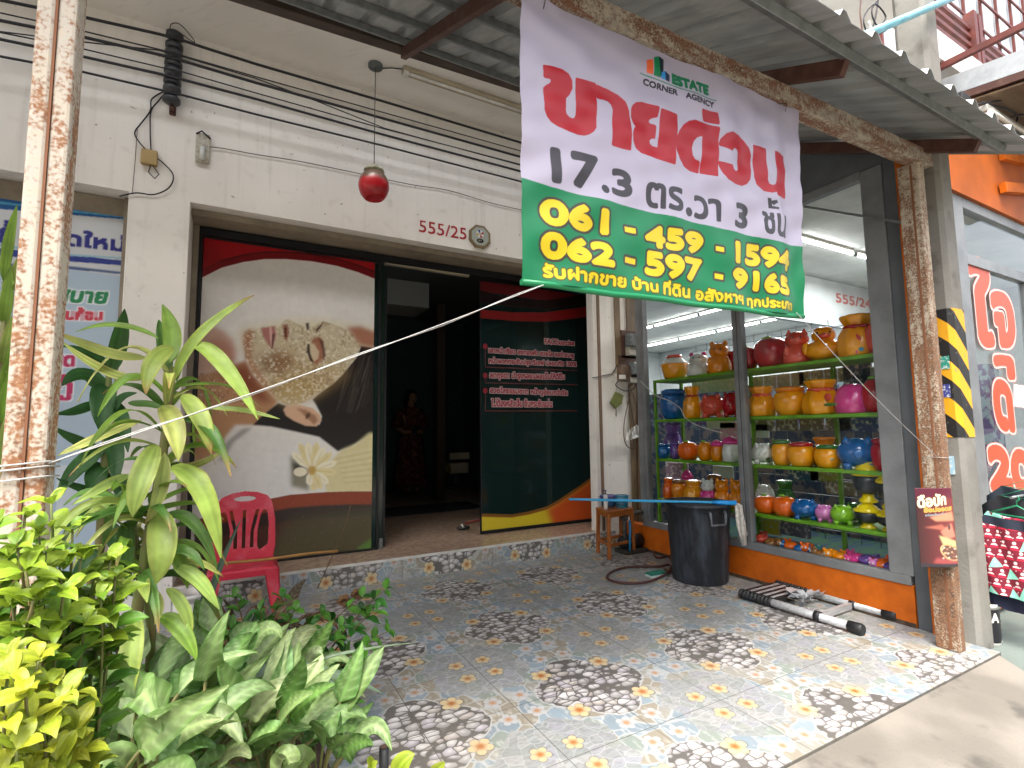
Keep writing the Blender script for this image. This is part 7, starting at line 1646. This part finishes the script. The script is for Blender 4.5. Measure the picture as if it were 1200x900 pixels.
# golden duranta hedge plants in front of the post
def duranta(label, root, tips, Y, seed, tone, big=1., n_l=9, twig=None):
    t = thing('duranta_shrub', label, 'shrub', root); lv = Leaves(seed); r = lv.r; b = MB()
    for (px, py, dy) in tips:
        p2 = at(1, Y+dy, px, py); p0 = Vector(root)+Vector((r.uniform(-.05, .05), r.uniform(-.05, .05), 0)); p1 = p0.lerp(p2, .55)+Vector((r.uniform(-.04, .04), .06, .05))
        P = bez(p0, p1, p2, 16); b.tube(P, [.007*(1-.8*i/16)+.0008 for i in range(17)], 5)
        tot = (p2-p0).length; 
        for k in range(n_l):
            tt = 1-.060*big/tot*k*1.1-.004
            if tt < .2: break
            q = P[int(tt*16)].lerp(P[min(int(tt*16)+1, 16)], tt*16-int(tt*16)); ax = (P[min(int(tt*16)+1, 16)]-P[max(int(tt*16)-1, 0)]).normalized(); ang0 = k*2.4+r.random()
            for h in range(3 if k else 4):
                ang = ang0+h*2.1; sd_ = ax.orthogonal().normalized(); sd_ = (sd_*math.cos(ang)+ax.cross(sd_)*math.sin(ang))
                L = r.uniform(.036, .058)*(1 if k else .8)*big; d = (sd_*.9+ax*r.uniform(.2, .8)+Vector((r.uniform(-.3, .3), r.uniform(-.3, .3), r.uniform(-.35, .35)))).normalized()
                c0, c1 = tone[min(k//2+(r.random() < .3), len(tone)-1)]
                a = q+Vector((r.uniform(-.006, .006), r.uniform(-.006, .006), r.uniform(-.008, .008)))
                lv.blade(a, a+d*L*.5+Vector((0, 0, .004)), a+d*L+Vector((0, 0, -.012*r.random()*big)), L*.50, c0, c1, 'leafy', r.uniform(.1, .4), 7, face=Vector((r.uniform(-.4, .4), r.uniform(-.9, .1), 1)))
    b.build('branches', twig or M_TWIG, t); lv.build('foliage', t)
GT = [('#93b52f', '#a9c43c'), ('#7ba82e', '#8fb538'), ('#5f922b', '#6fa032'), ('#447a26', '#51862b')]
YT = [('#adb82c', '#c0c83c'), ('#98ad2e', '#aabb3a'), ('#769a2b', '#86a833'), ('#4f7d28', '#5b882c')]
r4 = random.Random(21)
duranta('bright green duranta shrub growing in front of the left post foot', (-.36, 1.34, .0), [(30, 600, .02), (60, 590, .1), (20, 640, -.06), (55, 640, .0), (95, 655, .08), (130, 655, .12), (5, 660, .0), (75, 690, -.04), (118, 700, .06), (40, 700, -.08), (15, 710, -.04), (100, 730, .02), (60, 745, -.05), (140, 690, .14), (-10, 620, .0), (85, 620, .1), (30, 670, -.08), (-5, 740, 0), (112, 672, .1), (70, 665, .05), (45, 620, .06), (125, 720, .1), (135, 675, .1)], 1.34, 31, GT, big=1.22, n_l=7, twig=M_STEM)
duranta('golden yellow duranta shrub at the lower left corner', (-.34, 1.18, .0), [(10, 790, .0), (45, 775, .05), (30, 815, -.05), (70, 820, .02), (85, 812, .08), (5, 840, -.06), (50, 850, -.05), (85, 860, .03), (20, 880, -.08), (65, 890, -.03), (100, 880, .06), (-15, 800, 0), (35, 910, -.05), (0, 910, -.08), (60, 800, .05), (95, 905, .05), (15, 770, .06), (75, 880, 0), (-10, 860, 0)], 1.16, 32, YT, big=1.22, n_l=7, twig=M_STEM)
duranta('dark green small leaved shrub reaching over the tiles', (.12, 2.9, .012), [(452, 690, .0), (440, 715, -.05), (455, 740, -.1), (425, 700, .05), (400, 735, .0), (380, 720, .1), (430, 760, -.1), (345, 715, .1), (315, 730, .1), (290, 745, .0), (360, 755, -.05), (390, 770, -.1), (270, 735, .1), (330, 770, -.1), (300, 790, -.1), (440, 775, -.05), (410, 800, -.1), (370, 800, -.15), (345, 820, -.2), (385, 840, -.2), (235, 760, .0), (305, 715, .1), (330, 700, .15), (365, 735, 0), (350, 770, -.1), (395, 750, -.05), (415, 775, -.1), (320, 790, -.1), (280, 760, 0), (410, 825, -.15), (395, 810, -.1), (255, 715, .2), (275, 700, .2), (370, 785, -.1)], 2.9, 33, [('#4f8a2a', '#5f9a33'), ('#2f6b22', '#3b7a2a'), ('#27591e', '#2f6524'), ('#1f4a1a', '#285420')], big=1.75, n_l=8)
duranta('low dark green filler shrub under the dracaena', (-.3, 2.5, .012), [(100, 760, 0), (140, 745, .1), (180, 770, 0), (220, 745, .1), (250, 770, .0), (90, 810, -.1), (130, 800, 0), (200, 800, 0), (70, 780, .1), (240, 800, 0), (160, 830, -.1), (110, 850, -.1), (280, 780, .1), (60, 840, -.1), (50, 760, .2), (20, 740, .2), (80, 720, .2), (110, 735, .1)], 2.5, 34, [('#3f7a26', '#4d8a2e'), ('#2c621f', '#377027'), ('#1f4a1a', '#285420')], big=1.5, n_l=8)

# aglaonema and syngonium at the bottom: broad pale leaves
def rosette(label, C, n, L, w, seed, cols, spread=1., cat='plant', lean=Vector((0, 0, 0)), name='aglaonema'):
    C = Vector(C); t = thing(name, label, cat, C); lv = Leaves(seed); r = lv.r; b = MB()
    for k in range(n):
        a = k*2.4+r.uniform(-.4, .4); el = r.uniform(.25, 1.35); d = Vector((math.cos(a)*math.cos(el), math.sin(a)*math.cos(el), math.sin(el)))*spread
        st_ = C+Vector((math.cos(a)*.05, math.sin(a)*.05, .10+.16*el*r.uniform(.8, 1.2)))+d*r.uniform(.06, .14)+lean*r.random()
        b.tube(bez(C, C+Vector((0, 0, .12)), st_, 5), .005, 5)
        l = L*r.uniform(.75, 1.15); d2_ = Vector((d.x, d.y, d.z*.35)).normalized()
        p1 = st_+d2_*l*.5+Vector((0, 0, .035)); p2 = st_+d2_*l+Vector((r.uniform(-.04, .04), r.uniform(-.04, .04), l*r.uniform(-.45, .4)))
        c0, c1 = r.choice(cols)
        lv.blade(st_, p1, p2, w*r.uniform(.7, 1.1), c0, c1, 'heart' if r.random() < .65 else 'lance', r.uniform(.1, .45), 26, face=Vector((r.uniform(-.5, .5), r.uniform(-1.5, -.2), 1)), vein=.11, twist=r.uniform(-.7, .7))
    b.build('stems', M_STEM, t); lv.build('foliage', t)
PL = [('#b5cc8c', '#7fae55'), ('#9fc074', '#6ba048'), ('#c3d69c', '#93b866'), ('#86ae5c', '#588e3c'), ('#ccd6a6', '#9dba70')]
for k, (px, py, z, n, lab) in enumerate(((150, 840, .30, 20, 'pale veined aglaonema below the dracaena at the left'), (230, 850, .26, 22, 'pale green aglaonema in the middle of the bed front'), (310, 860, .2, 22, 'pale green aglaonema nearest the tiles along the bottom edge'), (372, 880, .14, 18, 'pale aglaonema at the right end of the bed front'), (255, 800, .26, 18, 'aglaonema one row behind the bed front'), (330, 815, .2, 17, 'aglaonema behind the front row next to the dark small leaved shrub'), (185, 890, .2, 13, 'low aglaonema at the bottom edge left of centre'), (110, 880, .25, 10, 'aglaonema crowded by the golden shrub'))):
    yy = (2.0, 2.02, 2.05, 2.1, 2.35, 2.5, 1.86, 1.75)[k]; p = at(1, yy, px, py)
    rosette(lab, (p.x, p.y, max(p.z-.30, .02)), n, .215, .108, 50+k, PL)
rt_ = Vector((-.02, 3.5, .012))
for k, (px, py, lab) in enumerate(((285, 745, 'red edged dark leaved plant in front of the red chair'), (322, 735, 'second red edged plant to the right, by the chair leg'))):
    p = at(1, 3.3, px, py); rosette(lab, (p.x, p.y, .10), 12, .22, .08, 70+k, [('#4d5a24', '#7d2b26'), ('#5f6e2c', '#8a3a30'), ('#3f4a20', '#5f1f1d')], name='cordyline')
def spears(label, Y, L, seed, c):
    b0 = at(1, Y, *L[0][0]); t = thing('snake_plant', label, 'plant', (b0.x, Y, .012)); lv = Leaves(seed)
    for a, m_, t_, w in L:
        p0, p1, p2 = at(1, Y, *a), at(1, Y-.03, *m_), at(1, Y-.06, *t_); lv.blade(p0, p1, p2, px_m(p1, w), *c, shape='spear', fold=.3)
        if a is L[0][0]: lv.blade(Vector((p0.x, Y, .012)), p0.lerp(Vector((p0.x, Y, .012)), .5), p0.lerp(p1, .2), px_m(p1, w), *c, shape='spear', fold=.3)
    lv.build('blades', t)
spears('grey green spear leaved plant standing up in front of the red chair', 3.6, [((236, 735), (255, 672), (283, 608), 11), ((296, 738), (302, 718), (314, 697), 8), ((228, 745), (236, 710), (240, 690), 9)], 80, ('#6f8a72', '#54725a'))
spears('long pale blades of a spear leaved plant arching onto the tiles', 2.35, [((340, 785), (390, 790), (448, 812), 17), ((370, 775), (420, 762), (490, 753), 5), ((300, 790), (345, 782), (400, 806), 16)], 81, ('#93a98c', '#7d977a'))
p = at(1, 1.72, 500, 905); t = thing('pothos', 'small yellow variegated leaves poking up at the bottom edge beside the pipe stub', 'plant', (p.x, 1.72, .0)); lv = Leaves(90)
for a, m_, t_, w in (((440, 905), (434, 893), (432, 886), 9), ((462, 912), (472, 894), (486, 884), 22), ((500, 915), (512, 903), (522, 893), 14), ((430, 915), (436, 900), (443, 892), 10)):
    lv.blade(at(1, 1.72, *a), at(1, 1.70, *m_), at(1, 1.69, *t_), px_m(p, w), '#8fae2a', '#c3cf45', 'oval', .25)
lv.build('foliage', t); stem(t, [Vector((p.x, 1.72, 0)), p], .004)
# fallen twig arching by the chair
wire('dry_twig', [at(1, 5.2, *q) for q in ((372, 690), (390, 650), (405, 615), (411, 592))], .004, 'thin dry twig standing up against the poster door', M_TWIG, 'twig')
